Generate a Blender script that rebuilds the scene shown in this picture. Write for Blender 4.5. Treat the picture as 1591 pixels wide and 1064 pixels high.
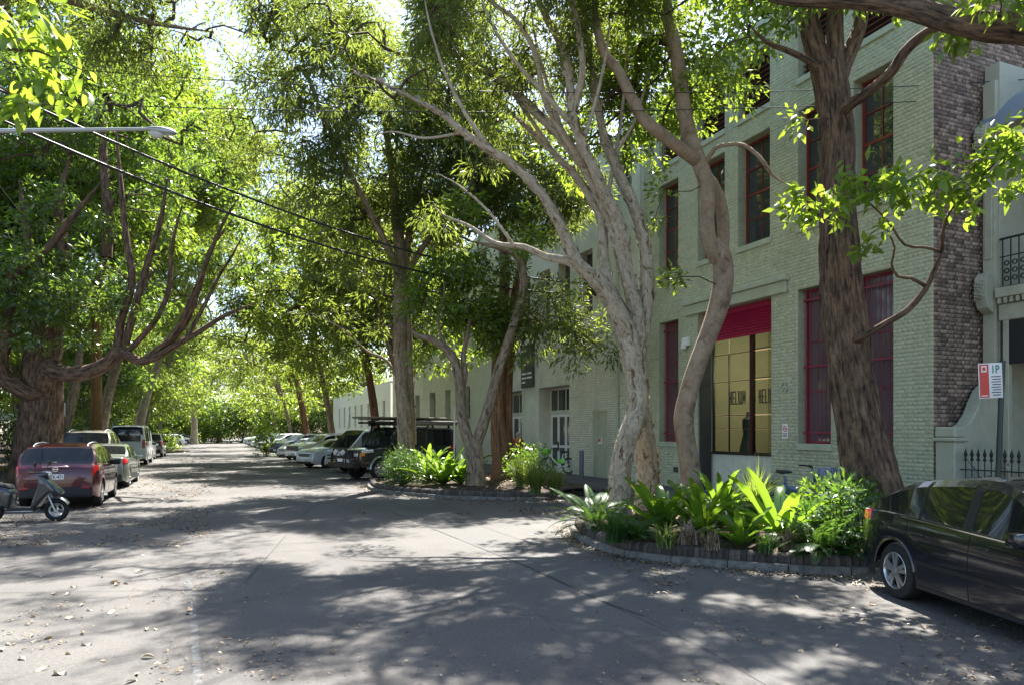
import bpy, bmesh, math, random
import numpy as np
from mathutils import Vector, Matrix
random.seed(7); RNG = np.random.default_rng(11)
for o in list(bpy.data.objects): bpy.data.objects.remove(o)
SC = bpy.context.scene; COL = SC.collection
# ---------------------------------------------------------------- camera
CAMH, FPX, U0, V0 = 1.95, 1100.0, 795.5, 668.0
YAW = math.radians(22.7); SY, CY = math.sin(YAW), math.cos(YAW)
cam = bpy.data.cameras.new('camera'); cam.sensor_fit = 'HORIZONTAL'; cam.sensor_width = 36.0
cam.lens = 36.0 * FPX / 1591.0; cam.shift_y = (668.0 - 532.0) / 1591.0
cam.clip_start = 0.05; cam.clip_end = 3000
camo = bpy.data.objects.new('camera', cam); COL.objects.link(camo)
camo.location = (0, 0, CAMH); camo.rotation_euler = (math.radians(90), 0, -YAW); SC.camera = camo
# ---------------------------------------------------------------- light
SUN_EL, SUN_AZ = 57.0, 33.0          # azimuth from +Y towards +X
w = bpy.data.worlds.new('World'); SC.world = w; w.use_nodes = True
nt = w.node_tree; bg = nt.nodes['Background']
sky = nt.nodes.new('ShaderNodeTexSky'); sky.sky_type = 'NISHITA'; sky.sun_disc = False
sky.sun_elevation = math.radians(SUN_EL); sky.sun_rotation = math.radians(SUN_AZ)
sky.air_density = 1.0; sky.dust_density = 1.2; sky.ozone_density = 1.0
nt.links.new(sky.outputs[0], bg.inputs[0]); bg.inputs[1].default_value = 0.078
sl = bpy.data.lights.new('sun', 'SUN'); sl.energy = 5.0; sl.angle = math.radians(0.55); sl.color = (1.0, 0.96, 0.90)
so = bpy.data.objects.new('sun', sl); COL.objects.link(so)
_e, _a = math.radians(SUN_EL), math.radians(SUN_AZ)
SUNV = Vector((math.cos(_e) * math.sin(_a), math.cos(_e) * math.cos(_a), math.sin(_e)))
so.rotation_euler = SUNV.to_track_quat('Z', 'Y').to_euler(); so.location = (20, 30, 40)
vs = SC.view_settings; SC.display_settings.display_device = 'sRGB'
vs.view_transform = 'Standard'; vs.look = 'None'; vs.gamma = 1.0; vs.use_curve_mapping = False
vs.exposure = 2.2
# ---------------------------------------------------------------- pixel <-> place (photograph 1591x1064)
def P(u, v, d):
    l = (u - U0) / FPX * d
    return Vector((SY * d + CY * l, CY * d - SY * l, CAMH - (v - V0) / FPX * d))
def G(u, v, z=0.0): return P(u, v, (CAMH - z) * FPX / (v - V0))
def FX(u, v, X):
    l = (u - U0) / FPX; return P(u, v, X / (SY + CY * l))
def FY(u, v, Y):
    l = (u - U0) / FPX; return P(u, v, Y / (CY - SY * l))
def PXN(p):
    d = SY * p[:, 0] + CY * p[:, 1]; l = CY * p[:, 0] - SY * p[:, 1]; d = np.maximum(d, 0.01)
    return U0 + l / d * FPX, V0 - (p[:, 2] - CAMH) / d * FPX, d
# ---------------------------------------------------------------- numpy noise
def _h(ix, iy, iz):
    n = (ix.astype(np.int64) * 374761393 + iy.astype(np.int64) * 668265263 + iz.astype(np.int64) * 2147483647) & 0xffffffff
    n = ((n ^ (n >> 13)) * 1274126177) & 0xffffffff
    return ((n ^ (n >> 16)) & 0xffff) / 65535.0
def vnoise(p):
    p = np.asarray(p, float); i = np.floor(p).astype(np.int64); f = p - i; f = f * f * (3 - 2 * f); r = 0
    for a in (0, 1):
        for b in (0, 1):
            for c in (0, 1):
                wt = (f[:, 0] if a else 1 - f[:, 0]) * (f[:, 1] if b else 1 - f[:, 1]) * (f[:, 2] if c else 1 - f[:, 2])
                r = r + wt * _h(i[:, 0] + a, i[:, 1] + b, i[:, 2] + c)
    return r * 2 - 1
# ---------------------------------------------------------------- materials
def _new(name):
    m = bpy.data.materials.new(name); m.use_nodes = True; n = m.node_tree
    return m, n, n.nodes['Principled BSDF']
def plain(name, c, rough=0.5, metal=0.0, spec=0.5, coat=0.0, emit=None, es=0.0):
    m, n, b = _new(name); b.inputs['Base Color'].default_value = (*c, 1); b.inputs['Roughness'].default_value = rough
    b.inputs['Metallic'].default_value = metal; b.inputs['Specular IOR Level'].default_value = spec
    b.inputs['Coat Weight'].default_value = coat; b.inputs['Coat Roughness'].default_value = 0.03
    if emit: b.inputs['Emission Color'].default_value = (*emit, 1); b.inputs['Emission Strength'].default_value = es
    return m
def surf(name, c1, c2, scale=4.0, rough=0.8, bump=0.3, bscale=None, coord='Object', stretch=(1, 1, 1), detail=6.0, c3=None, s3=0.6, spec=0.3, dist=0.01, objrand=0.0):
    """two-tone noise colour with fine relief; optional third tone in large stains"""
    m, n, b = _new(name); N, L = n.nodes, n.links
    tc = N.new('ShaderNodeTexCoord'); mp = N.new('ShaderNodeMapping'); mp.inputs['Scale'].default_value = stretch
    L.new(tc.outputs[coord], mp.inputs[0])
    t = N.new('ShaderNodeTexNoise'); t.inputs['Scale'].default_value = scale; t.inputs['Detail'].default_value = detail; t.inputs['Roughness'].default_value = 0.65
    L.new(mp.outputs[0], t.inputs['Vector'])
    r = N.new('ShaderNodeValToRGB'); r.color_ramp.elements[0].position = 0.33; r.color_ramp.elements[1].position = 0.68
    r.color_ramp.elements[0].color = (*c1, 1); r.color_ramp.elements[1].color = (*c2, 1)
    L.new(t.outputs[0], r.inputs[0]); out = r.outputs[0]
    if c3:
        t3 = N.new('ShaderNodeTexNoise'); t3.inputs['Scale'].default_value = s3; t3.inputs['Detail'].default_value = 8; t3.inputs['Roughness'].default_value = 0.7
        L.new(mp.outputs[0], t3.inputs['Vector'])
        r3 = N.new('ShaderNodeValToRGB'); r3.color_ramp.elements[0].position = 0.5; r3.color_ramp.elements[1].position = 0.68
        L.new(t3.outputs[0], r3.inputs[0]); mx = N.new('ShaderNodeMixRGB'); mx.inputs[2].default_value = (*c3, 1)
        L.new(r3.outputs[0], mx.inputs[0]); L.new(out, mx.inputs[1]); out = mx.outputs[0]
    if objrand:
        oi = N.new('ShaderNodeAttribute'); oi.attribute_name = 'tint'
        hs = N.new('ShaderNodeHueSaturation'); mr = N.new('ShaderNodeMapRange')
        mr.inputs[3].default_value = 1 - objrand; mr.inputs[4].default_value = 1 + objrand
        L.new(oi.outputs['Fac'], mr.inputs[0]); L.new(mr.outputs[0], hs.inputs['Value']); L.new(out, hs.inputs['Color']); out = hs.outputs[0]
    L.new(out, b.inputs['Base Color']); b.inputs['Roughness'].default_value = rough; b.inputs['Specular IOR Level'].default_value = spec
    if bump:
        tb = N.new('ShaderNodeTexNoise'); tb.inputs['Scale'].default_value = bscale or scale * 3; tb.inputs['Detail'].default_value = 6
        L.new(mp.outputs[0], tb.inputs['Vector']); bp = N.new('ShaderNodeBump'); bp.inputs['Strength'].default_value = bump; bp.inputs['Distance'].default_value = dist
        L.new(tb.outputs[0], bp.inputs['Height']); L.new(bp.outputs[0], b.inputs['Normal'])
    return m
def leafmat(name, dark, light, trans, tw=0.5, rough=0.38, gloss=0.05):
    m, n, b = _new(name); N, L = n.nodes, n.links; n.nodes.remove(b)
    at = N.new('ShaderNodeAttribute'); at.attribute_name = 'tint'
    mx = N.new('ShaderNodeMixRGB'); mx.inputs[1].default_value = (*dark, 1); mx.inputs[2].default_value = (*light, 1); L.new(at.outputs['Fac'], mx.inputs[0])
    mt = N.new('ShaderNodeMixRGB'); mt.inputs[1].default_value = (*[x * 0.55 for x in trans], 1); mt.inputs[2].default_value = (*trans, 1); L.new(at.outputs['Fac'], mt.inputs[0])
    d = N.new('ShaderNodeBsdfDiffuse'); t = N.new('ShaderNodeBsdfTranslucent'); g = N.new('ShaderNodeBsdfGlossy'); g.inputs['Roughness'].default_value = rough
    L.new(mx.outputs[0], d.inputs[0]); L.new(mt.outputs[0], t.inputs[0])
    s = N.new('ShaderNodeMixShader'); s.inputs[0].default_value = tw; L.new(d.outputs[0], s.inputs[1]); L.new(t.outputs[0], s.inputs[2])
    s2 = N.new('ShaderNodeMixShader'); s2.inputs[0].default_value = gloss; L.new(s.outputs[0], s2.inputs[1]); L.new(g.outputs[0], s2.inputs[2])
    L.new(s2.outputs[0], n.nodes['Material Output'].inputs[0]); return m
def bark(name, stops, su=3.0, sv=0.8, bump=0.8, fine=0.35, scale=6.0, dist=0.03, warp=0.9):
    """uv.x runs round the stem in metres, uv.y along it; stops: (position, colour) over a stretched noise"""
    m, n, b = _new(name); N, L = n.nodes, n.links
    tc = N.new('ShaderNodeTexCoord'); mp = N.new('ShaderNodeMapping'); mp.inputs['Scale'].default_value = (su, sv, 1)
    L.new(tc.outputs['UV'], mp.inputs[0])
    t = N.new('ShaderNodeTexNoise'); t.inputs['Scale'].default_value = scale; t.inputs['Detail'].default_value = 10; t.inputs['Roughness'].default_value = 0.68; t.inputs['Distortion'].default_value = warp
    L.new(mp.outputs[0], t.inputs['Vector'])
    r = N.new('ShaderNodeValToRGB'); el = r.color_ramp.elements
    while len(el) < len(stops): el.new(0.5)
    for e, (q, c) in zip(el, stops): e.position = q; e.color = (*c, 1)
    L.new(t.outputs[0], r.inputs[0])
    t2 = N.new('ShaderNodeTexNoise'); t2.inputs['Scale'].default_value = 2.2; t2.inputs['Detail'].default_value = 9; t2.inputs['Roughness'].default_value = 0.75; L.new(tc.outputs['UV'], t2.inputs['Vector'])
    mr = N.new('ShaderNodeMapRange'); mr.inputs[1].default_value = 0.3; mr.inputs[2].default_value = 0.7; mr.inputs[3].default_value = 1 - fine; mr.inputs[4].default_value = 1 + fine; L.new(t2.outputs[0], mr.inputs[0])
    hs = N.new('ShaderNodeHueSaturation'); L.new(mr.outputs[0], hs.inputs['Value']); L.new(r.outputs[0], hs.inputs['Color'])
    L.new(hs.outputs[0], b.inputs['Base Color']); b.inputs['Roughness'].default_value = 0.9; b.inputs['Specular IOR Level'].default_value = 0.15
    bp = N.new('ShaderNodeBump'); bp.inputs['Strength'].default_value = bump; bp.inputs['Distance'].default_value = dist
    L.new(t.outputs[0], bp.inputs['Height']); L.new(bp.outputs[0], b.inputs['Normal']); return m
def asphalt_mat():
    m, n, b = _new('asphalt'); N, L = n.nodes, n.links
    tc = N.new('ShaderNodeTexCoord')
    def noise(s, d=6, r=0.6):
        t = N.new('ShaderNodeTexNoise'); t.inputs['Scale'].default_value = s; t.inputs['Detail'].default_value = d; t.inputs['Roughness'].default_value = r
        L.new(tc.outputs['Object'], t.inputs['Vector']); return t.outputs[0]
    def ramp(i, p0, p1, c0, c1):
        r = N.new('ShaderNodeValToRGB'); r.color_ramp.elements[0].position = p0; r.color_ramp.elements[1].position = p1
        r.color_ramp.elements[0].color = (*c0, 1); r.color_ramp.elements[1].color = (*c1, 1); L.new(i, r.inputs[0]); return r.outputs[0]
    def mix(f, a, c, mode='MIX'):
        x = N.new('ShaderNodeMixRGB'); x.blend_type = mode
        if isinstance(f, float): x.inputs[0].default_value = f
        else: L.new(f, x.inputs[0])
        L.new(a, x.inputs[1])
        if isinstance(c, tuple): x.inputs[2].default_value = (*c, 1)
        else: L.new(c, x.inputs[2])
        return x.outputs[0]
    base = ramp(noise(140, 3, 0.7), 0.3, 0.75, (0.078, 0.0735, 0.068), (0.182, 0.172, 0.159))
    big = ramp(noise(0.35, 6), 0.3, 0.75, (0.70, 0.70, 0.71), (1.12, 1.11, 1.10))
    c = mix(1.0, base, big, 'MULTIPLY'); c = mix(1.0, c, ramp(noise(28, 4, 0.7), 0.3, 0.7, (0.74, 0.74, 0.74), (1.2, 1.2, 1.2)), 'MULTIPLY')
    c = mix(ramp(noise(1.7, 8, 0.75), 0.6, 0.82, (0, 0, 0), (0.45, 0.45, 0.45)), c, (0.075, 0.072, 0.068))
    mw = N.new('ShaderNodeMapping'); mw.inputs['Scale'].default_value = (0.85, 0.06, 1); L.new(tc.outputs['Object'], mw.inputs[0])
    tw = N.new('ShaderNodeTexNoise'); tw.inputs['Scale'].default_value = 1.0; tw.inputs['Detail'].default_value = 4; L.new(mw.outputs[0], tw.inputs['Vector'])
    c = mix(1.0, c, ramp(tw.outputs[0], 0.3, 0.7, (0.84, 0.84, 0.85), (1.1, 1.1, 1.09)), 'MULTIPLY')
    c = mix(ramp(noise(0.9, 3, 0.45), 0.66, 0.74, (0, 0, 0), (0.5, 0.5, 0.5)), c, (0.05, 0.048, 0.046))
    vo = N.new('ShaderNodeTexVoronoi'); vo.feature = 'DISTANCE_TO_EDGE'; vo.inputs['Scale'].default_value = 0.23; vo.inputs['Randomness'].default_value = 1.0
    wv = N.new('ShaderNodeVectorMath'); wv.operation = 'ADD'; nz = N.new('ShaderNodeTexNoise'); nz.inputs['Scale'].default_value = 1.5; nz.inputs['Detail'].default_value = 5
    L.new(tc.outputs['Object'], nz.inputs['Vector']); L.new(tc.outputs['Object'], wv.inputs[0]); L.new(nz.outputs['Color'], wv.inputs[1]); L.new(wv.outputs[0], vo.inputs['Vector'])
    c = mix(ramp(vo.outputs['Distance'], 0.0, 0.006, (0.4, 0.4, 0.4), (0, 0, 0)), c, (0.04, 0.03, 0.03))
    L.new(c, b.inputs['Base Color']); b.inputs['Roughness'].default_value = 0.88; b.inputs['Specular IOR Level'].default_value = 0.25
    bp = N.new('ShaderNodeBump'); bp.inputs['Strength'].default_value = 0.5; bp.inputs['Distance'].default_value = 0.006
    L.new(noise(170, 3), bp.inputs['Height']); L.new(bp.outputs[0], b.inputs['Normal']); return m
def worn_paint(name, c):
    m, n, b = _new(name); N, L = n.nodes, n.links
    b.inputs['Base Color'].default_value = (*c, 1); b.inputs['Roughness'].default_value = 0.8
    tc = N.new('ShaderNodeTexCoord'); t = N.new('ShaderNodeTexNoise'); t.inputs['Scale'].default_value = 9; t.inputs['Detail'].default_value = 8; t.inputs['Roughness'].default_value = 0.75
    L.new(tc.outputs['Object'], t.inputs['Vector']); r = N.new('ShaderNodeValToRGB'); r.color_ramp.elements[0].position = 0.42; r.color_ramp.elements[1].position = 0.62
    r.color_ramp.elements[1].color = (0.34, 0.34, 0.34, 1); L.new(t.outputs[0], r.inputs[0]); L.new(r.outputs[0], b.inputs['Alpha']); return m
def carpaint(name, c, metal=0.0, rough=0.3):
    m, n, b = _new(name); N, L = n.nodes, n.links
    b.inputs['Roughness'].default_value = rough; b.inputs['Metallic'].default_value = metal
    b.inputs['Coat Weight'].default_value = 0.9; b.inputs['Coat Roughness'].default_value = 0.04
    tc = N.new('ShaderNodeTexCoord'); t = N.new('ShaderNodeTexNoise'); t.inputs['Scale'].default_value = 5; t.inputs['Detail'].default_value = 8; t.inputs['Roughness'].default_value = 0.7
    L.new(tc.outputs['Object'], t.inputs['Vector']); r = N.new('ShaderNodeValToRGB'); r.color_ramp.elements[0].position = 0.45; r.color_ramp.elements[1].position = 0.85
    L.new(t.outputs[0], r.inputs[0]); mx = N.new('ShaderNodeMixRGB'); mx.inputs[1].default_value = (*c, 1); mx.inputs[2].default_value = (*[0.8 * x + 0.008 for x in c], 1)
    L.new(r.outputs[0], mx.inputs[0]); L.new(mx.outputs[0], b.inputs['Base Color']); return m
def glassmat(name, tint=(0.02, 0.025, 0.025), thru=0.35, rough=0.02):
    m, n, b = _new(name); N, L = n.nodes, n.links
    b.inputs['Base Color'].default_value = (*tint, 1); b.inputs['Roughness'].default_value = rough; b.inputs['Specular IOR Level'].default_value = 0.6; b.inputs['IOR'].default_value = 1.5
    t = N.new('ShaderNodeBsdfTransparent'); t.inputs[0].default_value = (0.6, 0.68, 0.64, 1)
    s = N.new('ShaderNodeMixShader'); s.inputs[0].default_value = thru; L.new(b.outputs[0], s.inputs[1]); L.new(t.outputs[0], s.inputs[2])
    L.new(s.outputs[0], n.nodes['Material Output'].inputs[0]); return m
M = {}
M['asphalt'] = asphalt_mat()
M['patch'] = surf('newer_asphalt', (0.065, 0.063, 0.059), (0.14, 0.133, 0.124), 150, 0.88, 0.5, 170, dist=0.006, detail=3)
M['path'] = surf('footpath_asphalt', (0.05, 0.052, 0.06), (0.085, 0.087, 0.095), 120, 0.85, 0.4, 150, dist=0.005, detail=3, c3=(0.11, 0.10, 0.09), s3=0.8)
M['soil'] = surf('mulch_soil', (0.025, 0.018, 0.012), (0.085, 0.06, 0.04), 30, 0.95, 0.9, 40, dist=0.04, c3=(0.12, 0.085, 0.055), s3=3)
M['stone'] = surf('kerb_stone', (0.075, 0.072, 0.062), (0.19, 0.18, 0.16), 9, 0.9, 0.6, 30, c3=(0.07, 0.065, 0.05), s3=2.5)
M['kerb_brick'] = surf('kerb_brick', (0.045, 0.037, 0.031), (0.11, 0.088, 0.073), 14, 0.85, 0.5, 50, objrand=0.35, c3=(0.05, 0.045, 0.035), s3=6)
M['green_brick'] = surf('green_painted_brick', (0.415, 0.428, 0.292), (0.488, 0.50, 0.352), 7, 0.55, 0.25, 60, objrand=0.08, c3=(0.35, 0.362, 0.245), s3=0.45, dist=0.004)
M['green_mortar'] = surf('green_painted_mortar', (0.34, 0.357, 0.25), (0.44, 0.46, 0.33), 9, 0.75, 0.4, 60, c3=(0.25, 0.275, 0.19), s3=0.5, dist=0.004)
M['green_trim'] = surf('green_painted_trim', (0.38, 0.41, 0.30), (0.46, 0.49, 0.37), 3, 0.5, 0.12, 40, c3=(0.31, 0.335, 0.25), s3=0.7)
M['grey_brick'] = surf('grey_painted_brick', (0.52, 0.53, 0.42), (0.63, 0.64, 0.52), 5, 0.6, 0.3, 60, objrand=0.06, c3=(0.44, 0.44, 0.35), s3=0.5, dist=0.004)
M['grey_wall'] = surf('pale_grey_wall', (0.54, 0.545, 0.45), (0.65, 0.655, 0.55), 2, 0.7, 0.25, 30, c3=(0.44, 0.44, 0.36), s3=0.35)
M['raw_brick'] = surf('weathered_bare_brick', (0.15, 0.108, 0.082), (0.37, 0.275, 0.215), 12, 0.9, 0.6, 60, objrand=0.45, c3=(0.14, 0.11, 0.095), s3=1.2, dist=0.006)
M['raw_mortar'] = surf('dark_mortar', (0.05, 0.043, 0.038), (0.11, 0.095, 0.08), 20, 0.95, 0.5, 80)
M['red_paint'] = plain('dark_red_paint', (0.25, 0.02, 0.045), 0.4)
M['maroon'] = plain('dark_maroon_paint', (0.045, 0.006, 0.009), 0.4)
M['red_frame'] = plain('brick_red_frame_paint', (0.22, 0.03, 0.022), 0.4)
M['shutter'] = surf('magenta_red_shutter', (0.27, 0.010, 0.045), (0.33, 0.013, 0.055), 3, 0.38, 0.05, 20)
M['black_metal'] = plain('black_steel', (0.015, 0.014, 0.014), 0.4)
M['iron'] = plain('black_cast_iron', (0.012, 0.012, 0.012), 0.5)
M['steel'] = plain('galvanised_steel', (0.45, 0.47, 0.48), 0.45, 0.8)
M['chrome'] = plain('bright_metal', (0.75, 0.75, 0.75), 0.15, 1.0)
M['white'] = plain('white_paint', (0.75, 0.75, 0.72), 0.5)
M['signwhite'] = plain('white_sign_face', (0.78, 0.78, 0.76), 0.4)
M['signred'] = plain('red_sign_face', (0.62, 0.05, 0.03), 0.4)
M['signgreen'] = plain('green_sign_print', (0.03, 0.2, 0.09), 0.5)
M['ink'] = plain('black_print', (0.012, 0.012, 0.012), 0.5)
M['concrete'] = surf('weathered_concrete', (0.24, 0.23, 0.215), (0.38, 0.37, 0.345), 8, 0.9, 0.4, 40, c3=(0.17, 0.165, 0.15), s3=1.5)
M['pane_dark'] = plain('dark_window_glass', (0.045, 0.05, 0.055), 0.03, 0, 0.9)
M['pane_mauve'] = plain('curtained_window_glass', (0.115, 0.09, 0.105), 0.05, 0, 0.8)
M['glass'] = glassmat('car_glass', (0.012, 0.014, 0.014), thru=0.14, rough=0.03)
M['shopglass'] = glassmat('shop_glass', (0.015, 0.015, 0.015), 0.93, 0.01)
M['warmwall'] = surf('warm_plaster', (0.50, 0.44, 0.31), (0.58, 0.51, 0.37), 2, 0.85, 0.1, 30)
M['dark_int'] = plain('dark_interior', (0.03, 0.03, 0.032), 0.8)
M['tyre'] = surf('tyre_rubber', (0.012, 0.012, 0.012), (0.03, 0.029, 0.028), 20, 0.85, 0.2, 60)
M['alloy'] = plain('silver_alloy', (0.52, 0.53, 0.54), 0.28, 0.85)
M['darkalloy'] = plain('dark_alloy', (0.06, 0.06, 0.062), 0.35, 0.7)
M['plastic'] = surf('black_plastic', (0.015, 0.015, 0.016), (0.026, 0.026, 0.027), 30, 0.55, 0.15, 90, dist=0.002)
M['under'] = plain('underbody_black', (0.008, 0.008, 0.008), 0.9)
M['lamp_red'] = plain('tail_lamp_red', (0.42, 0.012, 0.016), 0.12, 0, 0.6, 0.8)
M['lamp_clear'] = plain('headlamp_clear', (0.62, 0.64, 0.66), 0.08, 0.35, 0.8, 1.0)
M['amber'] = plain('indicator_amber', (0.75, 0.24, 0.02), 0.2)
M['yellow'] = plain('yellow_plate', (0.72, 0.55, 0.03), 0.45)
M['awning'] = plain('blue_grey_awning', (0.22, 0.26, 0.31), 0.5)
M['terrace'] = surf('pale_green_render', (0.40, 0.40, 0.30), (0.48, 0.48, 0.37), 3, 0.65, 0.15, 40, c3=(0.28, 0.30, 0.23), s3=0.8)
M['wood_pole'] = bark('pole_timber', [(.3, (.22, .11, .045)), (.6, (.36, .20, .09))], 5, 0.15, 0.3, .2)
M['bark_paper'] = bark('paperbark', [(.33, (.055, .04, .028)), (.39, (.18, .12, .072)), (.45, (.33, .265, .18)), (.53, (.42, .37, .28)), (.60, (.29, .215, .14)), (.68, (.46, .42, .33))], 1.5, 0.42, 0.9, .3)
M['bark_smooth'] = bark('smooth_tan_bark', [(.33, (.12, .08, .055)), (.43, (.25, .18, .125)), (.58, (.31, .24, .17)), (.68, (.22, .20, .15))], 1.0, 0.8, 0.3, .35, 4.0, .015)
M['bark_rough'] = bark('furrowed_brown_bark', [(.36, (.024, .018, .014)), (.45, (.085, .058, .042)), (.55, (.165, .105, .068)), (.68, (.225, .155, .105))], 2.7, 0.42, 1.0, .45, 6.0, .05, .25)
M['bark_tan'] = bark('tan_striped_bark', [(.33, (.06, .04, .028)), (.43, (.20, .145, .095)), (.54, (.29, .225, .155)), (.66, (.35, .285, .20))], 2.2, 0.3, 0.9, .35)
M['bark_red'] = bark('stringy_red_brown_bark', [(.34, (.05, .025, .015)), (.46, (.15, .078, .045)), (.6, (.24, .14, .085))], 3.2, 0.16, 0.9, .35)
M['bark_grey'] = bark('grey_brown_bark', [(.34, (.06, .045, .033)), (.45, (.19, .142, .10)), (.6, (.31, .25, .18))], 2.0, 0.5, 0.8, .35)
M['twig'] = plain('twig_bark', (0.085, 0.062, 0.042), 0.9, 0, 0.1)
M['leaf_mela'] = leafmat('fine_olive_leaf', (0.035, 0.055, 0.014), (0.085, 0.12, 0.030), (0.36, 0.45, 0.06), 0.52)
M['leaf_box'] = leafmat('dark_broad_leaf', (0.035, 0.065, 0.015), (0.085, 0.145, 0.03), (0.30, 0.46, 0.045), 0.5, 0.3, 0.07)
M['leaf_lime'] = leafmat('lime_broad_leaf', (0.05, 0.10, 0.016), (0.11, 0.19, 0.028), (0.40, 0.55, 0.045), 0.54)
M['leaf_far'] = leafmat('street_leaf', (0.045, 0.075, 0.017), (0.10, 0.155, 0.034), (0.42, 0.54, 0.06), 0.54)
M['fern'] = leafmat('fern_frond_green', (0.045, 0.11, 0.014), (0.09, 0.19, 0.02), (0.28, 0.45, 0.03), 0.48, 0.28, 0.08)
M['fern_dark'] = leafmat('dark_fern_green', (0.022, 0.06, 0.016), (0.06, 0.13, 0.03), (0.16, 0.30, 0.035), 0.4)
M['grass'] = leafmat('strap_grass', (0.05, 0.10, 0.02), (0.17, 0.22, 0.06), (0.34, 0.45, 0.07), 0.5)
M['dryleaf'] = leafmat('dry_leaf', (0.13, 0.085, 0.045), (0.42, 0.33, 0.22), (0.25, 0.18, 0.10), 0.15)
M['paleleaf'] = leafmat('pale_dry_leaf', (0.30, 0.24, 0.16), (0.55, 0.48, 0.38), (0.25, 0.20, 0.12), 0.1)
# ---------------------------------------------------------------- object helpers
def link(name, data, parent=None):
    o = bpy.data.objects.new(name, data); COL.objects.link(o)
    if parent is not None: o.parent = parent
    return o
def tag(o, label=None, cat=None, group=None, kind=None):
    if label: o['label'] = label
    if cat: o['category'] = cat
    if group: o['group'] = group
    if kind: o['kind'] = kind
    return o
def thing(name, label, cat, loc=(0, 0, 0), rz=0.0, group=None):
    o = link(name, None); o.empty_display_size = 0.2; o.location = loc; o.rotation_euler = (0, 0, rz)
    return tag(o, label, cat, group)
def copy_tree(o, parent=None):
    c = o.copy(); COL.objects.link(c)
    if parent is not None: c.parent = parent
    for ch in list(o.children): copy_tree(ch, c)
    return c
def smooth_by_angle(me, deg=35):
    bm = bmesh.new(); bm.from_mesh(me); lim = math.radians(deg)
    for f in bm.faces: f.smooth = True
    for e in bm.edges:
        if len(e.link_faces) == 2 and e.calc_face_angle(0) > lim: e.smooth = False
    bm.to_mesh(me); bm.free()
def npmesh(name, V, F, mat, parent=None, uv=None, tint=None, smooth=False, link_it=True):
    """V (n,3), F (m,k) one face size; uv per vertex; tint per face"""
    V = np.asarray(V, np.float32); F = np.asarray(F, np.int32); me = bpy.data.meshes.new(name); k = F.shape[1]
    me.vertices.add(len(V)); me.vertices.foreach_set('co', V.ravel())
    me.loops.add(F.size); me.loops.foreach_set('vertex_index', F.ravel())
    me.polygons.add(len(F)); me.polygons.foreach_set('loop_start', np.arange(0, F.size, k, dtype=np.int32))
    if smooth: me.polygons.foreach_set('use_smooth', np.ones(len(F), bool))
    if uv is not None:
        l = me.uv_layers.new(name='UVMap'); l.data.foreach_set('uv', np.asarray(uv, np.float32)[F.ravel()].ravel())
    if tint is not None:
        a = me.attributes.new('tint', 'FLOAT', 'FACE'); a.data.foreach_set('value', np.asarray(tint, np.float32))
    me.update(calc_edges=True); me.materials.append(mat)
    return link(name, me, parent) if link_it else me
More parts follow.
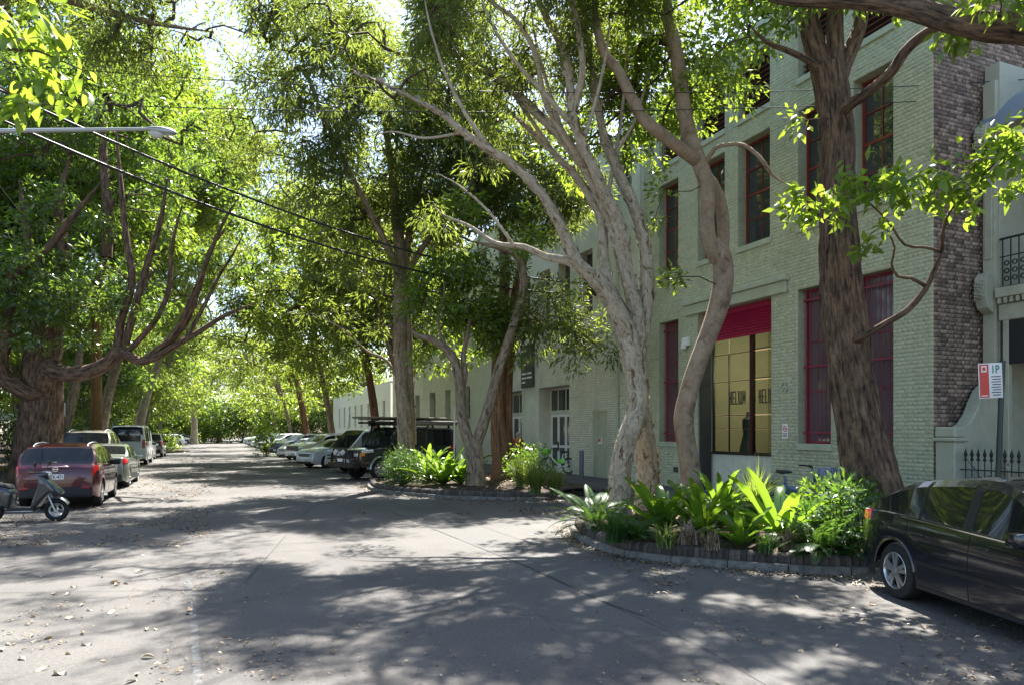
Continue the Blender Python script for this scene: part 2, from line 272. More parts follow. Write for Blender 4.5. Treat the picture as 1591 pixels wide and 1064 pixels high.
class MB:
    def __init__(s): s.v = []; s.f = []
    def add(s, V, F):
        b = len(s.v); s.v += [tuple(p) for p in V]; s.f += [tuple(i + b for i in f) for f in F]; return s
    def box(s, x0, x1, y0, y1, z0, z1, rot=None, c=None):
        V = [Vector((x, y, z)) for z in (z0, z1) for y in (y0, y1) for x in (x0, x1)]
        if rot is not None: c = Vector(c or (0, 0, 0)); V = [rot @ (p - c) + c for p in V]
        return s.add(V, [(0, 2, 3, 1), (4, 5, 7, 6), (0, 1, 5, 4), (2, 6, 7, 3), (0, 4, 6, 2), (1, 3, 7, 5)])
    def tube(s, pts, r, n=8, cap=True):
        pts = [Vector(p) for p in pts]; rs = r if isinstance(r, (list, tuple)) else [r] * len(pts)
        b = len(s.v); up = Vector((0, 0, 1)); prev = None
        for i, p in enumerate(pts):
            t = (pts[min(i + 1, len(pts) - 1)] - pts[max(i - 1, 0)]).normalized()
            if prev is None:
                a = t.cross(up); a = t.cross(Vector((1, 0, 0))) if a.length < 0.1 else a; a.normalize()
            else: a = (prev - t * prev.dot(t)); a = a.normalized() if a.length > 1e-6 else t.orthogonal().normalized()
            prev = a; c = t.cross(a)
            for k in range(n):
                th = 2 * math.pi * k / n; s.v.append(tuple(p + (a * math.cos(th) + c * math.sin(th)) * rs[i]))
        for i in range(len(pts) - 1):
            for k in range(n):
                q = (k + 1) % n; s.f.append((b + i * n + k, b + i * n + q, b + (i + 1) * n + q, b + (i + 1) * n + k))
        if cap:
            s.f.append(tuple(b + k for k in range(n - 1, -1, -1))); e = b + (len(pts) - 1) * n; s.f.append(tuple(e + k for k in range(n)))
        return s
    def lathe(s, prof, n=24, axis='z', c=(0, 0, 0), closed=False):
        b = len(s.v); c = Vector(c)
        for (r, h) in prof:
            for k in range(n):
                th = 2 * math.pi * k / n; x, y = r * math.cos(th), r * math.sin(th)
                p = {'z': (x, y, h), 'y': (x, h, y), 'x': (h, x, y)}[axis]; s.v.append(tuple(c + Vector(p)))
        m = len(prof); rng = m if closed else m - 1
        for i in range(rng):
            j = (i + 1) % m
            for k in range(n):
                q = (k + 1) % n; s.f.append((b + i * n + k, b + i * n + q, b + j * n + q, b + j * n + k))
        return s
    def prism(s, poly, a, b_, axis='y'):
        n = len(poly); b = len(s.v)
        for h in (a, b_):
            for (p, q) in poly: s.v.append({'y': (p, h, q), 'x': (h, p, q), 'z': (p, q, h)}[axis])
        s.f.append(tuple(b + i for i in range(n))); s.f.append(tuple(b + n + i for i in range(n - 1, -1, -1)))
        for i in range(n): j = (i + 1) % n; s.f.append((b + i, b + n + i, b + n + j, b + j))
        return s
    def sphere(s, c, r, n=12, m=8, sc=(1, 1, 1)):
        b = len(s.v)
        for i in range(m + 1):
            ph = math.pi * i / m
            for k in range(n):
                th = 2 * math.pi * k / n
                s.v.append((c[0] + r * sc[0] * math.sin(ph) * math.cos(th), c[1] + r * sc[1] * math.sin(ph) * math.sin(th), c[2] + r * sc[2] * math.cos(ph)))
        for i in range(m):
            for k in range(n):
                q = (k + 1) % n; s.f.append((b + i * n + k, b + (i + 1) * n + k, b + (i + 1) * n + q, b + i * n + q))
        return s
    def mesh(s, name, mat, smooth=None, bevel=0.0, seg=1):
        me = bpy.data.meshes.new(name); me.from_pydata(s.v, [], s.f)
        bm = bmesh.new(); bm.from_mesh(me); bmesh.ops.remove_doubles(bm, verts=bm.verts, dist=1e-5)
        bmesh.ops.recalc_face_normals(bm, faces=bm.faces)
        if bevel:
            es = [e for e in bm.edges if len(e.link_faces) == 2 and e.calc_face_angle(0) > 0.5]
            bmesh.ops.bevel(bm, geom=es, offset=bevel, segments=seg, profile=0.5, affect='EDGES', clamp_overlap=True)
        bm.to_mesh(me); bm.free(); me.materials.append(mat)
        if smooth: smooth_by_angle(me, smooth)
        return me
    def build(s, name, mat, parent=None, smooth=None, bevel=0.0, seg=1):
        return link(name, s.mesh(name, mat, smooth, bevel, seg), parent)
def textmesh(name, txt, size, mat, parent, matrix, xs=1.0, weight=0.0, depth=0.002, align='CENTER'):
    cu = bpy.data.curves.new(name, 'FONT'); cu.body = txt; cu.size = size; cu.align_x = align; cu.offset = weight; cu.extrude = depth; cu.resolution_u = 3
    t = bpy.data.objects.new('tmp', cu); COL.objects.link(t); bpy.context.view_layer.update()
    me = bpy.data.meshes.new_from_object(t.evaluated_get(bpy.context.evaluated_depsgraph_get()))
    bpy.data.objects.remove(t); me.name = name; me.materials.clear(); me.materials.append(mat); me.transform(Matrix.Diagonal((xs, 1, 1, 1)))
    o = link(name, me, parent); o.matrix_local = matrix; return o
def facing(loc, right, up):
    r = Vector(right).normalized(); u = Vector(up).normalized(); n = r.cross(u)
    m = Matrix((r, u, n)).transposed().to_4x4(); m.translation = Vector(loc); return m
# ================================================================ vegetation builders
def catmull(pts, r, step):
    pts = np.array([tuple(p) for p in pts], float); r = np.array(r, float)
    if len(pts) < 3:
        n = max(2, int(np.linalg.norm(pts[-1] - pts[0]) / step)); t = np.linspace(0, 1, n)[:, None]
        return pts[0] + (pts[-1] - pts[0]) * t, r[0] + (r[-1] - r[0]) * t[:, 0]
    Q = np.vstack([2 * pts[0] - pts[1], pts, 2 * pts[-1] - pts[-2]]); op, orr = [], []
    for i in range(1, len(Q) - 2):
        n = max(2, int(np.linalg.norm(Q[i + 1] - Q[i]) / step))
        for t in np.arange(n) / n:
            op.append(0.5 * (2 * Q[i] + (Q[i + 1] - Q[i - 1]) * t + (2 * Q[i - 1] - 5 * Q[i] + 4 * Q[i + 1] - Q[i + 2]) * t * t + (3 * Q[i] - Q[i - 1] - 3 * Q[i + 1] + Q[i + 2]) * t ** 3))
            orr.append(r[i - 1] + (r[i] - r[i - 1]) * t)
    op.append(pts[-1]); orr.append(r[-1]); return np.array(op), np.array(orr)
def stem_mesh(pts, r, segs=14, step=0.12, amp=0.06, freq=(6, 6, 1.2), lobes=0.0, flare=0.0, wander=0.0):
    C, R = catmull(pts, r, step); n = len(C)
    if wander: C = C + wander * np.stack([vnoise(C * 0.9 + k * 31) for k in range(3)], 1) * np.linspace(0, 1, n)[:, None].clip(0, 0.3) * 3
    T = np.gradient(C, axis=0); T /= np.linalg.norm(T, axis=1)[:, None] + 1e-9
    A = np.zeros_like(C); a = np.cross(T[0], (0.3, 1, 0.1)); a /= np.linalg.norm(a)
    for i in range(n): a = a - T[i] * a.dot(T[i]); a /= np.linalg.norm(a) + 1e-9; A[i] = a
    B = np.cross(T, A); th = np.linspace(0, 2 * np.pi, segs + 1); L = np.concatenate([[0], np.cumsum(np.linalg.norm(np.diff(C, axis=0), axis=1))])
    if flare: R = R * (1 + flare * np.exp(-L / 0.45))
    ct, st = np.cos(th), np.sin(th); ct[-1], st[-1] = ct[0], st[0]
    D = A[:, None, :] * ct[None, :, None] + B[:, None, :] * st[None, :, None]
    q = np.stack([np.broadcast_to(ct * freq[0], (n, segs + 1)) * R[:, None] / R.mean(), np.broadcast_to(st * freq[1], (n, segs + 1)) * R[:, None] / R.mean(), np.broadcast_to((L * freq[2])[:, None], (n, segs + 1))], -1).reshape(-1, 3) + C[0] * 3.7
    k = 1 + amp * (vnoise(q) + 0.5 * vnoise(q * 2.1 + 9))
    if lobes: k = k + lobes * vnoise(np.stack([np.broadcast_to(ct * 1.3, (n, segs + 1)).ravel(), np.broadcast_to(st * 1.3, (n, segs + 1)).ravel(), np.broadcast_to((L * 0.8)[:, None], (n, segs + 1)).ravel()], 1) + C[0])
    V = C[:, None, :] + D * (R[:, None, None] * k.reshape(n, segs + 1, 1))
    idx = np.arange(n * (segs + 1)).reshape(n, segs + 1)
    F = np.stack([idx[:-1, :-1], idx[:-1, 1:], idx[1:, 1:], idx[1:, :-1]], -1).reshape(-1, 4)
    UV = np.stack([np.broadcast_to(th[None, :] * R.mean(), (n, segs + 1)), np.broadcast_to(L[:, None], (n, segs + 1))], -1).reshape(-1, 2)
    return V.reshape(-1, 3), F, UV, C, R
def nrm(a): return a / (np.linalg.norm(a, axis=-1, keepdims=True) + 1e-9)
def leaves_geo(pos, dirn, ln, wd, up=None, fold=0.18):
    """one folded diamond per leaf"""
    n = len(pos); d = nrm(dirn); s = nrm(np.cross(d, RNG.normal(size=(n, 3)) * 0.6 + (np.array([0, 0, 1.0]) if up is None else up)))
    nn = np.cross(s, d); ln = np.asarray(ln).reshape(-1, 1); wd = np.asarray(wd).reshape(-1, 1)
    a = pos; c = pos + d * ln; m = pos + d * ln * 0.45
    V = np.stack([a, m + s * wd * .5 + nn * wd * fold, c, m - s * wd * .5 + nn * wd * fold], 1).reshape(-1, 3)
    F = np.arange(4 * n).reshape(n, 4); return V, F
def segs_geo(Pa, Pb, ra, rb, k=4):
    d = nrm(Pb - Pa); a = nrm(np.cross(d, np.array([0.31, 0.17, 0.93]))); c = np.cross(d, a); th = np.arange(k) * 2 * np.pi / k
    off = a[:, None] * np.cos(th)[None, :, None] + c[:, None] * np.sin(th)[None, :, None]
    V = np.concatenate([Pa[:, None] + off * ra[:, None, None], Pb[:, None] + off * rb[:, None, None]], 1)
    n = len(Pa); b = (np.arange(n) * 2 * k)[:, None]; F = []
    for i in range(k): j = (i + 1) % k; F.append(np.stack([b[:, 0] + i, b[:, 0] + j, b[:, 0] + k + j, b[:, 0] + k + i], 1))
    return V.reshape(-1, 3), np.concatenate(F)
# gaps in the canopy: where the road of the photograph lies in the sun, no foliage stands between it and the sun
GAPS = []
def gap(u, v, ru, rv, keep=0.04): GAPS.append((u, v, ru, rv, keep))
def in_gap(c, noisy=True):
    k = c[:, 2] / SUNV.z; g = np.stack([c[:, 0] - SUNV.x * k, c[:, 1] - SUNV.y * k, c[:, 2] * 0], 1)
    u, v, d = PXN(g); out = np.zeros(len(c), bool); rnd = RNG.random(len(c)); ok = (SY * g[:, 0] + CY * g[:, 1]) > 2.5
    j = vnoise(g * 0.9) * 0.35
    for (a, b, ru, rv, keep) in GAPS: out |= ok & ((((u - a) / ru) ** 2 + ((v - b) / rv) ** 2) < 1 + j) & (rnd > keep)
    if not noisy: return out
    dist = np.sqrt((g[:, :2] ** 2).sum(1)); n1 = vnoise(g * 1.6 + 3) + 0.6 * vnoise(g * 3.6 + 8); n2 = vnoise(g * np.array([.8, .42, 1]) + 40) + 0.5 * vnoise(g * 1.4 + 21)
    out |= ok & (dist < 30) & (n1 > -0.04 + .012 * np.maximum(dist - 12, 0)) & (rnd > 0.07); out |= ok & (dist >= 30) & (dist < 70) & (g[:, 0] > -6) & (g[:, 0] < 9) & (n2 > 0.12) & (rnd > 0.15)
    return out
NLEAF = [0]
def tree(name, label, base, stems, blobs, leaf, bm_, lm, group=None, rs=1.0, flakes=0, spacing=0.5, twig=0.006, mask=True, gapuse=True, joint_frac=0.45, cat='tree', segs=14, step=0.14, amp=0.07, freq=(6, 6, 1.2), viewclear=None):
    """stems: (part name, points, radii, options); blobs: (centre, rx, rz, density)"""
    base = Vector(base); t = thing(name, label, cat, base, 0, group); b0 = np.array(base); nodes = []; nr = []
    for (pn, pts, rr, op) in stems:
        o = dict(segs=segs, step=step, amp=amp, freq=freq); o.update(op); rr = [q * rs for q in rr]; rr = rr[:-1] + [rr[-1] * (.35 if pn == 'limb' else 1)]
        V, F, UV, C, R = stem_mesh(pts, rr, **o); npmesh(pn, V - b0, F, bm_, t, UV, smooth=True)
        if flakes and R.mean() > .07:
            nf = int(flakes * R.mean() * len(C) * o['step'] * 6); Vr = V.reshape(len(C), -1, 3); ri = RNG.integers(1, len(C) - 1, nf); ki = RNG.integers(0, Vr.shape[1] - 1, nf); q = Vr[ri, ki]; nn = nrm(q - C[ri]); tt = nrm(C[ri + 1] - C[ri - 1]); ss = np.cross(nn, tt)
            fl, fw_ = RNG.uniform(.04, .17, (nf, 1)), RNG.uniform(.012, .045, (nf, 1)); li = RNG.uniform(.008, .04, (nf, 1)); lean = RNG.normal(0, .5, (nf, 1)); up = nrm(tt + ss * lean); sd = np.cross(nn, up)
            FV = np.stack([q - sd * fw_ + nn * .002, q + sd * fw_ + nn * .004, q + up * fl + sd * fw_ * .6 + nn * li, q + up * fl - sd * fw_ * .7 + nn * li * .6], 1).reshape(-1, 3); fo_ = npmesh('bark_flakes', FV - b0, np.arange(4 * nf).reshape(nf, 4), bm_, t, np.stack([FV[:, 0] * 1.3 + FV[:, 1] + np.repeat(RNG.random(nf), 4), FV[:, 2] * .5], 1)); fo_['kind'] = 'stuff'
        k0 = int(len(C) * (joint_frac if pn == 'trunk' else 0.2)); nodes.append(C[k0:]); nr.append(R[k0:])
    nodes = np.concatenate(nodes); cl = []
    for (c, rx, rz, dn) in blobs:
        n = max(3, int(4.19 * rx * rx * rz / spacing ** 3 * dn))
        q = nrm(RNG.normal(size=(n, 3))) * (RNG.random((n, 1)) ** 0.42) * np.array([rx, rx, rz]); cl.append(np.array(c) + q)
    if not cl: return t
    cl = np.concatenate(cl); hol = vnoise(cl * 1.15) + 0.6 * vnoise(cl * 2.6 + 5); cl = cl[hol > -0.58]
    if gapuse: cl = cl[~in_gap(cl, gapuse != 'soft')]
    if viewclear is not None: cl = cl[~viewclear(cl)]
    cl = cl[cl[:, 2] > 0.6]
    d0 = np.array([np.min(((nodes - c) ** 2).sum(1)) for c in cl]); cl = cl[np.argsort(d0)]
    N0 = len(nodes); pos = np.zeros((N0 + 2 * len(cl), 3)); pos[:N0] = nodes; cnt = N0; par = -np.ones(N0 + 2 * len(cl), int); ends = []
    for c in cl:
        dd = ((pos[:cnt] - c) ** 2).sum(1); j = int(np.argmin(dd)); L = math.sqrt(dd[j])
        m = (pos[j] + c) / 2 + RNG.normal(size=3) * 0.10 * L + np.array([0, 0, 0.06 * L])
        pos[cnt] = m; par[cnt] = j; pos[cnt + 1] = c; par[cnt + 1] = cnt; ends.append(cnt + 1); cnt += 2
    w_ = np.zeros(cnt)
    for i in range(cnt - 1, N0 - 1, -1):
        w_[i] += 1; p = par[i]
        if p >= N0: w_[p] += w_[i]
    ii = np.arange(N0, cnt); rb = twig * np.sqrt(w_[ii]); pi = par[ii]; ra = np.where(pi >= N0, twig * np.sqrt(np.maximum(w_[np.maximum(pi, 0)], 1)), rb * 1.25)
    ra = np.minimum(ra, rb * 1.8)
    V, F = segs_geo(pos[pi], pos[ii], ra, rb); o = npmesh('twigs', V - b0, F, bm_ if leaf.get('twigbark') else M['twig'], t, uv=np.stack([V[:, 0] + V[:, 1], V[:, 2]], 1), smooth=True); o['kind'] = 'stuff'
    ends = np.array(ends); E = pos[ends]; TD = nrm(E - pos[par[ends]]); per = leaf['per']; n = len(E) * per
    TDr = np.repeat(TD, per, 0); ctr = np.repeat(E, per, 0); off = nrm(RNG.normal(size=(n, 3))) * (RNG.random((n, 1)) ** 0.5) * leaf['spread'] * np.array([1, 1, leaf.get('flat', 0.75)])
    lp = ctr + off + TDr * leaf['spread'] * 0.3; ld = nrm(off) * 0.8 + TDr * 0.5 + RNG.normal(size=(n, 3)) * 0.45 + np.array([0, 0, -leaf.get('droop', 0.4)])
    sc = RNG.uniform(0.65, 1.25, n); V, F = leaves_geo(lp, ld, leaf['l'] * sc, leaf['w'] * sc)
    tint = np.clip(np.repeat(RNG.normal(0.45, 0.22, len(E)), per) + RNG.normal(0, 0.16, n), 0, 1)
    o = npmesh('crown', V - b0, F, lm, t, tint=tint); o['kind'] = 'stuff'; NLEAF[0] += n; return t
LF = {'mela': dict(l=0.165, w=0.03, per=80, spread=0.34, droop=0.5), 'melafar': dict(l=0.23, w=0.05, per=60, spread=0.44, droop=0.5),
      'box': dict(l=0.20, w=0.08, per=44, spread=0.38, droop=0.35), 'lime': dict(l=0.155, w=0.068, per=42, spread=0.31, droop=0.3),
      'far': dict(l=0.28, w=0.105, per=60, spread=0.62, droop=0.4), 'vfar': dict(l=0.42, w=0.175, per=54, spread=0.95, droop=0.4)}
def PP(*a): return [P(*q) for q in a]
def B(u, v, d, r, rz=None, dn=1.0): return (P(u, v, d), r, rz or r, dn)
# ---- ferns, tufts, shrubs
def strap_frond(L, W, arch, n=9, ripple=0.012, seed=0):
    V, F, = [], []; r = random.Random(seed)
    for i in range(n + 1):
        t = i / n; x = L * t * (1 - 0.18 * arch * t * t); z = L * (0.95 * t - arch * t * t * t * 0.75)
        w_ = W * (0.10 + 0.9 * math.sin(math.pi * min(1, t * 0.92 + 0.06)) ** 0.75) * (1 if t < 0.97 else 0.25); k = ripple * math.sin(i * 2.1 + seed)
        V += [(x, -w_ / 2, z + W * 0.18 + k), (x, 0, z), (x, w_ / 2, z + W * 0.18 - k)]
    for i in range(n):
        a = 3 * i; F += [(a, a + 1, a + 4, a + 3), (a + 1, a + 2, a + 5, a + 4)]
    return V, F
def birds_nest(name, label, loc, n, L, W, group=None, seed=1, lean=(0.25, 0.95)):
    r = random.Random(seed); t = thing(name, label, 'fern', loc, r.uniform(0, 6), group); ms = []
    for k in range(4):
        V, F = strap_frond(L * r.uniform(0.85, 1.1), W * r.uniform(0.85, 1.15), r.uniform(0.25, 0.75), seed=seed * 7 + k)
        ms.append(npmesh('frond', V, F, M['fern'], uv=None, tint=[r.uniform(0.25, 1)] * len(F), smooth=True, link_it=False))
    for i in range(n):
        o = link('frond', ms[i % 4], t); o.rotation_euler = (r.uniform(-0.15, 0.15), r.uniform(lean[0] - 0.55, lean[1] - 0.55), i * 2.399 + r.uniform(-.2, .2)); o.scale = [r.uniform(0.65, 1.05)] * 3
    return t
def pinnate(L, W, arch, n=26):
    V, F = [], []
    def ax(t): return Vector((L * t * (1 - 0.15 * t), 0, L * (0.8 * t - arch * t * t)))
    for i in range(n):
        t = 0.08 + 0.92 * i / n; p = ax(t); q = ax(min(1, t + 0.03)); d = (q - p).normalized(); w_ = W * 0.5 * math.sin(math.pi * (0.12 + 0.86 * t)) ** 0.8
        for s in (-1, 1):
            tip = p + Vector((0, s * w_, -0.12 * w_)) + d * w_ * 0.35; h = d * L / n * 0.42; m = (p + tip) / 2; b = len(V)
            V += [tuple(p - h * 0.7), tuple(m + h), tuple(tip), tuple(m - h)]; F.append((b, b + 1, b + 2, b + 3))
    for i in range(8):
        a, c = ax(i / 8), ax((i + 1) / 8); b = len(V); V += [tuple(a + Vector((0, .004, 0))), tuple(a - Vector((0, .004, 0))), tuple(c - Vector((0, .003, 0))), tuple(c + Vector((0, .003, 0)))]; F.append((b, b + 1, b + 2, b + 3))
    return V, F
def sword_fern(name, label, loc, n, L, W, mat='fern_dark', group=None, seed=1, cat='fern'):
    r = random.Random(seed); t = thing(name, label, cat, loc, r.uniform(0, 6), group); ms = []
    for k in range(3):
        V, F = pinnate(L * r.uniform(.85, 1.15), W, r.uniform(0.35, 0.75)); ms.append(npmesh('frond', V, F, M[mat], tint=[r.random() for _ in F], link_it=False))
    for i in range(n):
        o = link('frond', ms[i % 3], t); o.rotation_euler = (r.uniform(-.2, .2), r.uniform(-0.45, 0.4), i * 2.399 + r.uniform(-.3, .3)); o.scale = [r.uniform(.6, 1.1)] * 3
    return t
def tuft(name, label, loc, n, L, W, spread, mat='grass', group=None, seed=1, cat='grass clump', area=0.0):
    g = np.random.default_rng(seed); az = g.uniform(0, 2 * np.pi, n); out = g.uniform(0.1, 1, n) * spread; l = L * g.uniform(.55, 1.1, n); V, F, T = [], [], []
    bx, by = g.normal(0, 0.05 + area, n), g.normal(0, 0.05 + area, n)
    for i in range(n):
        ca, sa = math.cos(az[i]), math.sin(az[i]); b = len(V)
        for k in range(5):
            q = k / 4; rr = out[i] * l[i] * q ** 1.6; z = l[i] * (q - 0.45 * out[i] * q ** 2.4); w_ = W * (1 - q) ** 0.6 * 0.5 + 0.0008
            cx, cy = bx[i] + ca * rr, by[i] + sa * rr; V += [(cx - sa * w_, cy + ca * w_, z), (cx + sa * w_, cy - ca * w_, z)]
        for k in range(4): F.append((b + 2 * k, b + 2 * k + 1, b + 2 * k + 3, b + 2 * k + 2)); T.append(float(np.clip(g.normal(.5, .25), 0, 1)))
    o = npmesh(name, V, F, M[mat], tint=T, smooth=True); o.location = loc; return tag(o, label, cat, group)
def shrub(name, label, loc, rx, rz, n, leafl, leafw, mat, group=None, seed=1, cat='shrub', stems=7, z0=0.5):
    g = np.random.default_rng(seed); t = thing(name, label, cat, loc, 0, group)
    tips = nrm(g.normal(size=(stems * 5, 3))) * (g.random((stems * 5, 1)) ** 0.45) * np.array([rx, rx, rz * 0.55]) + np.array([0, 0, rz * z0])
    tips[:, 2] = np.maximum(tips[:, 2], 0.06); b = np.zeros_like(tips); b[:, :2] = tips[:, :2] * 0.15; mid = (b + tips) * .5 + g.normal(0, 0.04, tips.shape); rr = np.full(len(tips), 0.006)
    V1, F1 = segs_geo(b, mid, rr * 1.5, rr); V2, F2 = segs_geo(mid, tips, rr, rr * .5)
    o = npmesh('stems', np.vstack([V1, V2]), np.vstack([F1, F2 + len(V1)]), M['twig'], t, smooth=True); o['kind'] = 'stuff'
    per = max(4, n // len(tips)); c = np.repeat(tips, per, 0); m = len(c); off = nrm(g.normal(size=(m, 3))) * (g.random((m, 1)) ** .6) * min(rx, rz) * 0.42
    lp = c + off; lp[:, 2] = np.maximum(lp[:, 2], 0.02); sc = g.uniform(.6, 1.25, m); V, F = leaves_geo(lp, nrm(off) + g.normal(0, .5, (m, 3)) + np.array([0, 0, .15]), leafl * sc, leafw * sc)
    o = npmesh('foliage', V, F, M[mat], t, tint=np.clip(np.repeat(g.normal(.5, .2, len(tips)), per) + g.normal(0, .15, m), 0, 1)); o['kind'] = 'stuff'; return t
# ================================================================ the setting
def sheet(name, pts, z, mat, kind='structure'):
    me = bpy.data.meshes.new(name); me.from_pydata([(x, y, z) for x, y in pts], [], [tuple(range(len(pts)))]); me.materials.append(mat)
    bm = bmesh.new(); bm.from_mesh(me); bmesh.ops.recalc_face_normals(bm, faces=bm.faces)
    if bm.faces and bm.faces[:][0].normal.z < 0: bmesh.ops.reverse_faces(bm, faces=bm.faces)
    bm.to_mesh(me); bm.free(); o = link(name, me); o['kind'] = kind; return o
KX = 10.8          # kerb of the right footpath
LK = -5.3          # kerb of the left footpath
sheet('ground', [(-400, -120), (400, -120), (400, 500), (-400, 500)], -0.03, M['soil'])
sheet('road', [(LK, -40), (KX, -40), (KX, 180), (LK, 180)], 0.0, M['asphalt'])
sheet('road_patch', [tuple(G(u, v)[:2]) for u, v in [(598, 790), (820, 880), (1100, 1010), (1250, 1100), (1500, 1100), (1100, 925), (900, 868), (700, 800)]], 0.004, M['patch'])
cl_ = [G(u, v) for u, v in [(292, 900), (300, 930), (301, 960), (303, 1000), (307, 1064)]]
mb = MB()
for i in range(len(cl_) - 1):
    a, b = cl_[i], cl_[i + 1]; k = 0.03
    mb.add([(a.x - k, a.y, 0), (a.x + k, a.y, 0), (b.x + k, b.y, 0), (b.x - k, b.y, 0)], [(0, 1, 2, 3)])
o = mb.build('road_marking', worn_paint('faded_line_paint', (0.33, 0.36, 0.38))); o.location.z = 0.006; o['kind'] = 'structure'
# a tar-sealed seam wandering over the road
sp = [G(u, v) for u, v in [(1000, 955), (1060, 990), (1120, 1015), (1180, 1042), (1240, 1064)]]; mb = MB()
for i in range(len(sp) - 1):
    for j in range(6):
        a = sp[i].lerp(sp[i + 1], j / 6); b = sp[i].lerp(sp[i + 1], (j + 1) / 6); w_ = 0.008 + 0.006 * random.random()
        mb.add([(a.x, a.y - w_, 0), (b.x, b.y - w_, 0), (b.x, b.y + w_, 0), (a.x, a.y + w_, 0)], [(0, 1, 2, 3)])
M['tar'] = plain('tar', (0.025, 0.025, 0.025), 0.6); o = mb.build('road_seam', M['tar']); o.location.z = 0.008; o['kind'] = 'structure'
def seam(pix, w0):
    q = [G(u, v) for u, v in pix]; m_ = MB()
    for i in range(len(q) - 1):
        for j in range(8):
            a, b = q[i].lerp(q[i + 1], j / 8), q[i].lerp(q[i + 1], (j + 1) / 8); dv = (b - a).normalized(); n_ = Vector((-dv.y, dv.x, 0)) * w0 * random.uniform(.5, 1.4); m_.add([a - n_, b - n_, b + n_, a + n_], [(0, 1, 2, 3)])
    o = m_.build('road_seam', M['tar']); o.location.z = 0.008; o['kind'] = 'structure'
seam([(598, 790), (700, 832), (820, 880), (950, 940), (1000, 957)], .012); seam([(700, 800), (800, 835), (900, 868)], .008); seam([(240, 862), (420, 846), (560, 838)], .010); seam([(560, 740), (480, 790), (380, 905)], .008)
def slab(name, x0, x1, y0, y1, z, mat):
    o = MB().box(x0, x1, y0, y1, -0.02, z).build(name, mat); o['kind'] = 'structure'; return o
slab('footpath', KX, 13.47, -30, 140, 0.15, M['path'])
slab('footpath', -9.0, LK, -30, 140, 0.13, M['path'])
def kerb(x, y0, y1, h, side):
    k = link('kerb', None); k['kind'] = 'structure'; k.location = (x, y0, 0); m = MB().box(-0.075, 0.075, 0.006, 0.994, 0, h + 0.012).mesh('kerb_stone', M['stone'], bevel=0.018)
    for i in range(int(y1 - y0)):
        o = link('kerb_stone', m, k); o.location = (random.uniform(-.006, .006), i, random.uniform(-.008, .004))
kerb(KX - 0.075, 13.6, 17.5, 0.15, 1); kerb(LK + 0.075, 6, 70, 0.13, 1)
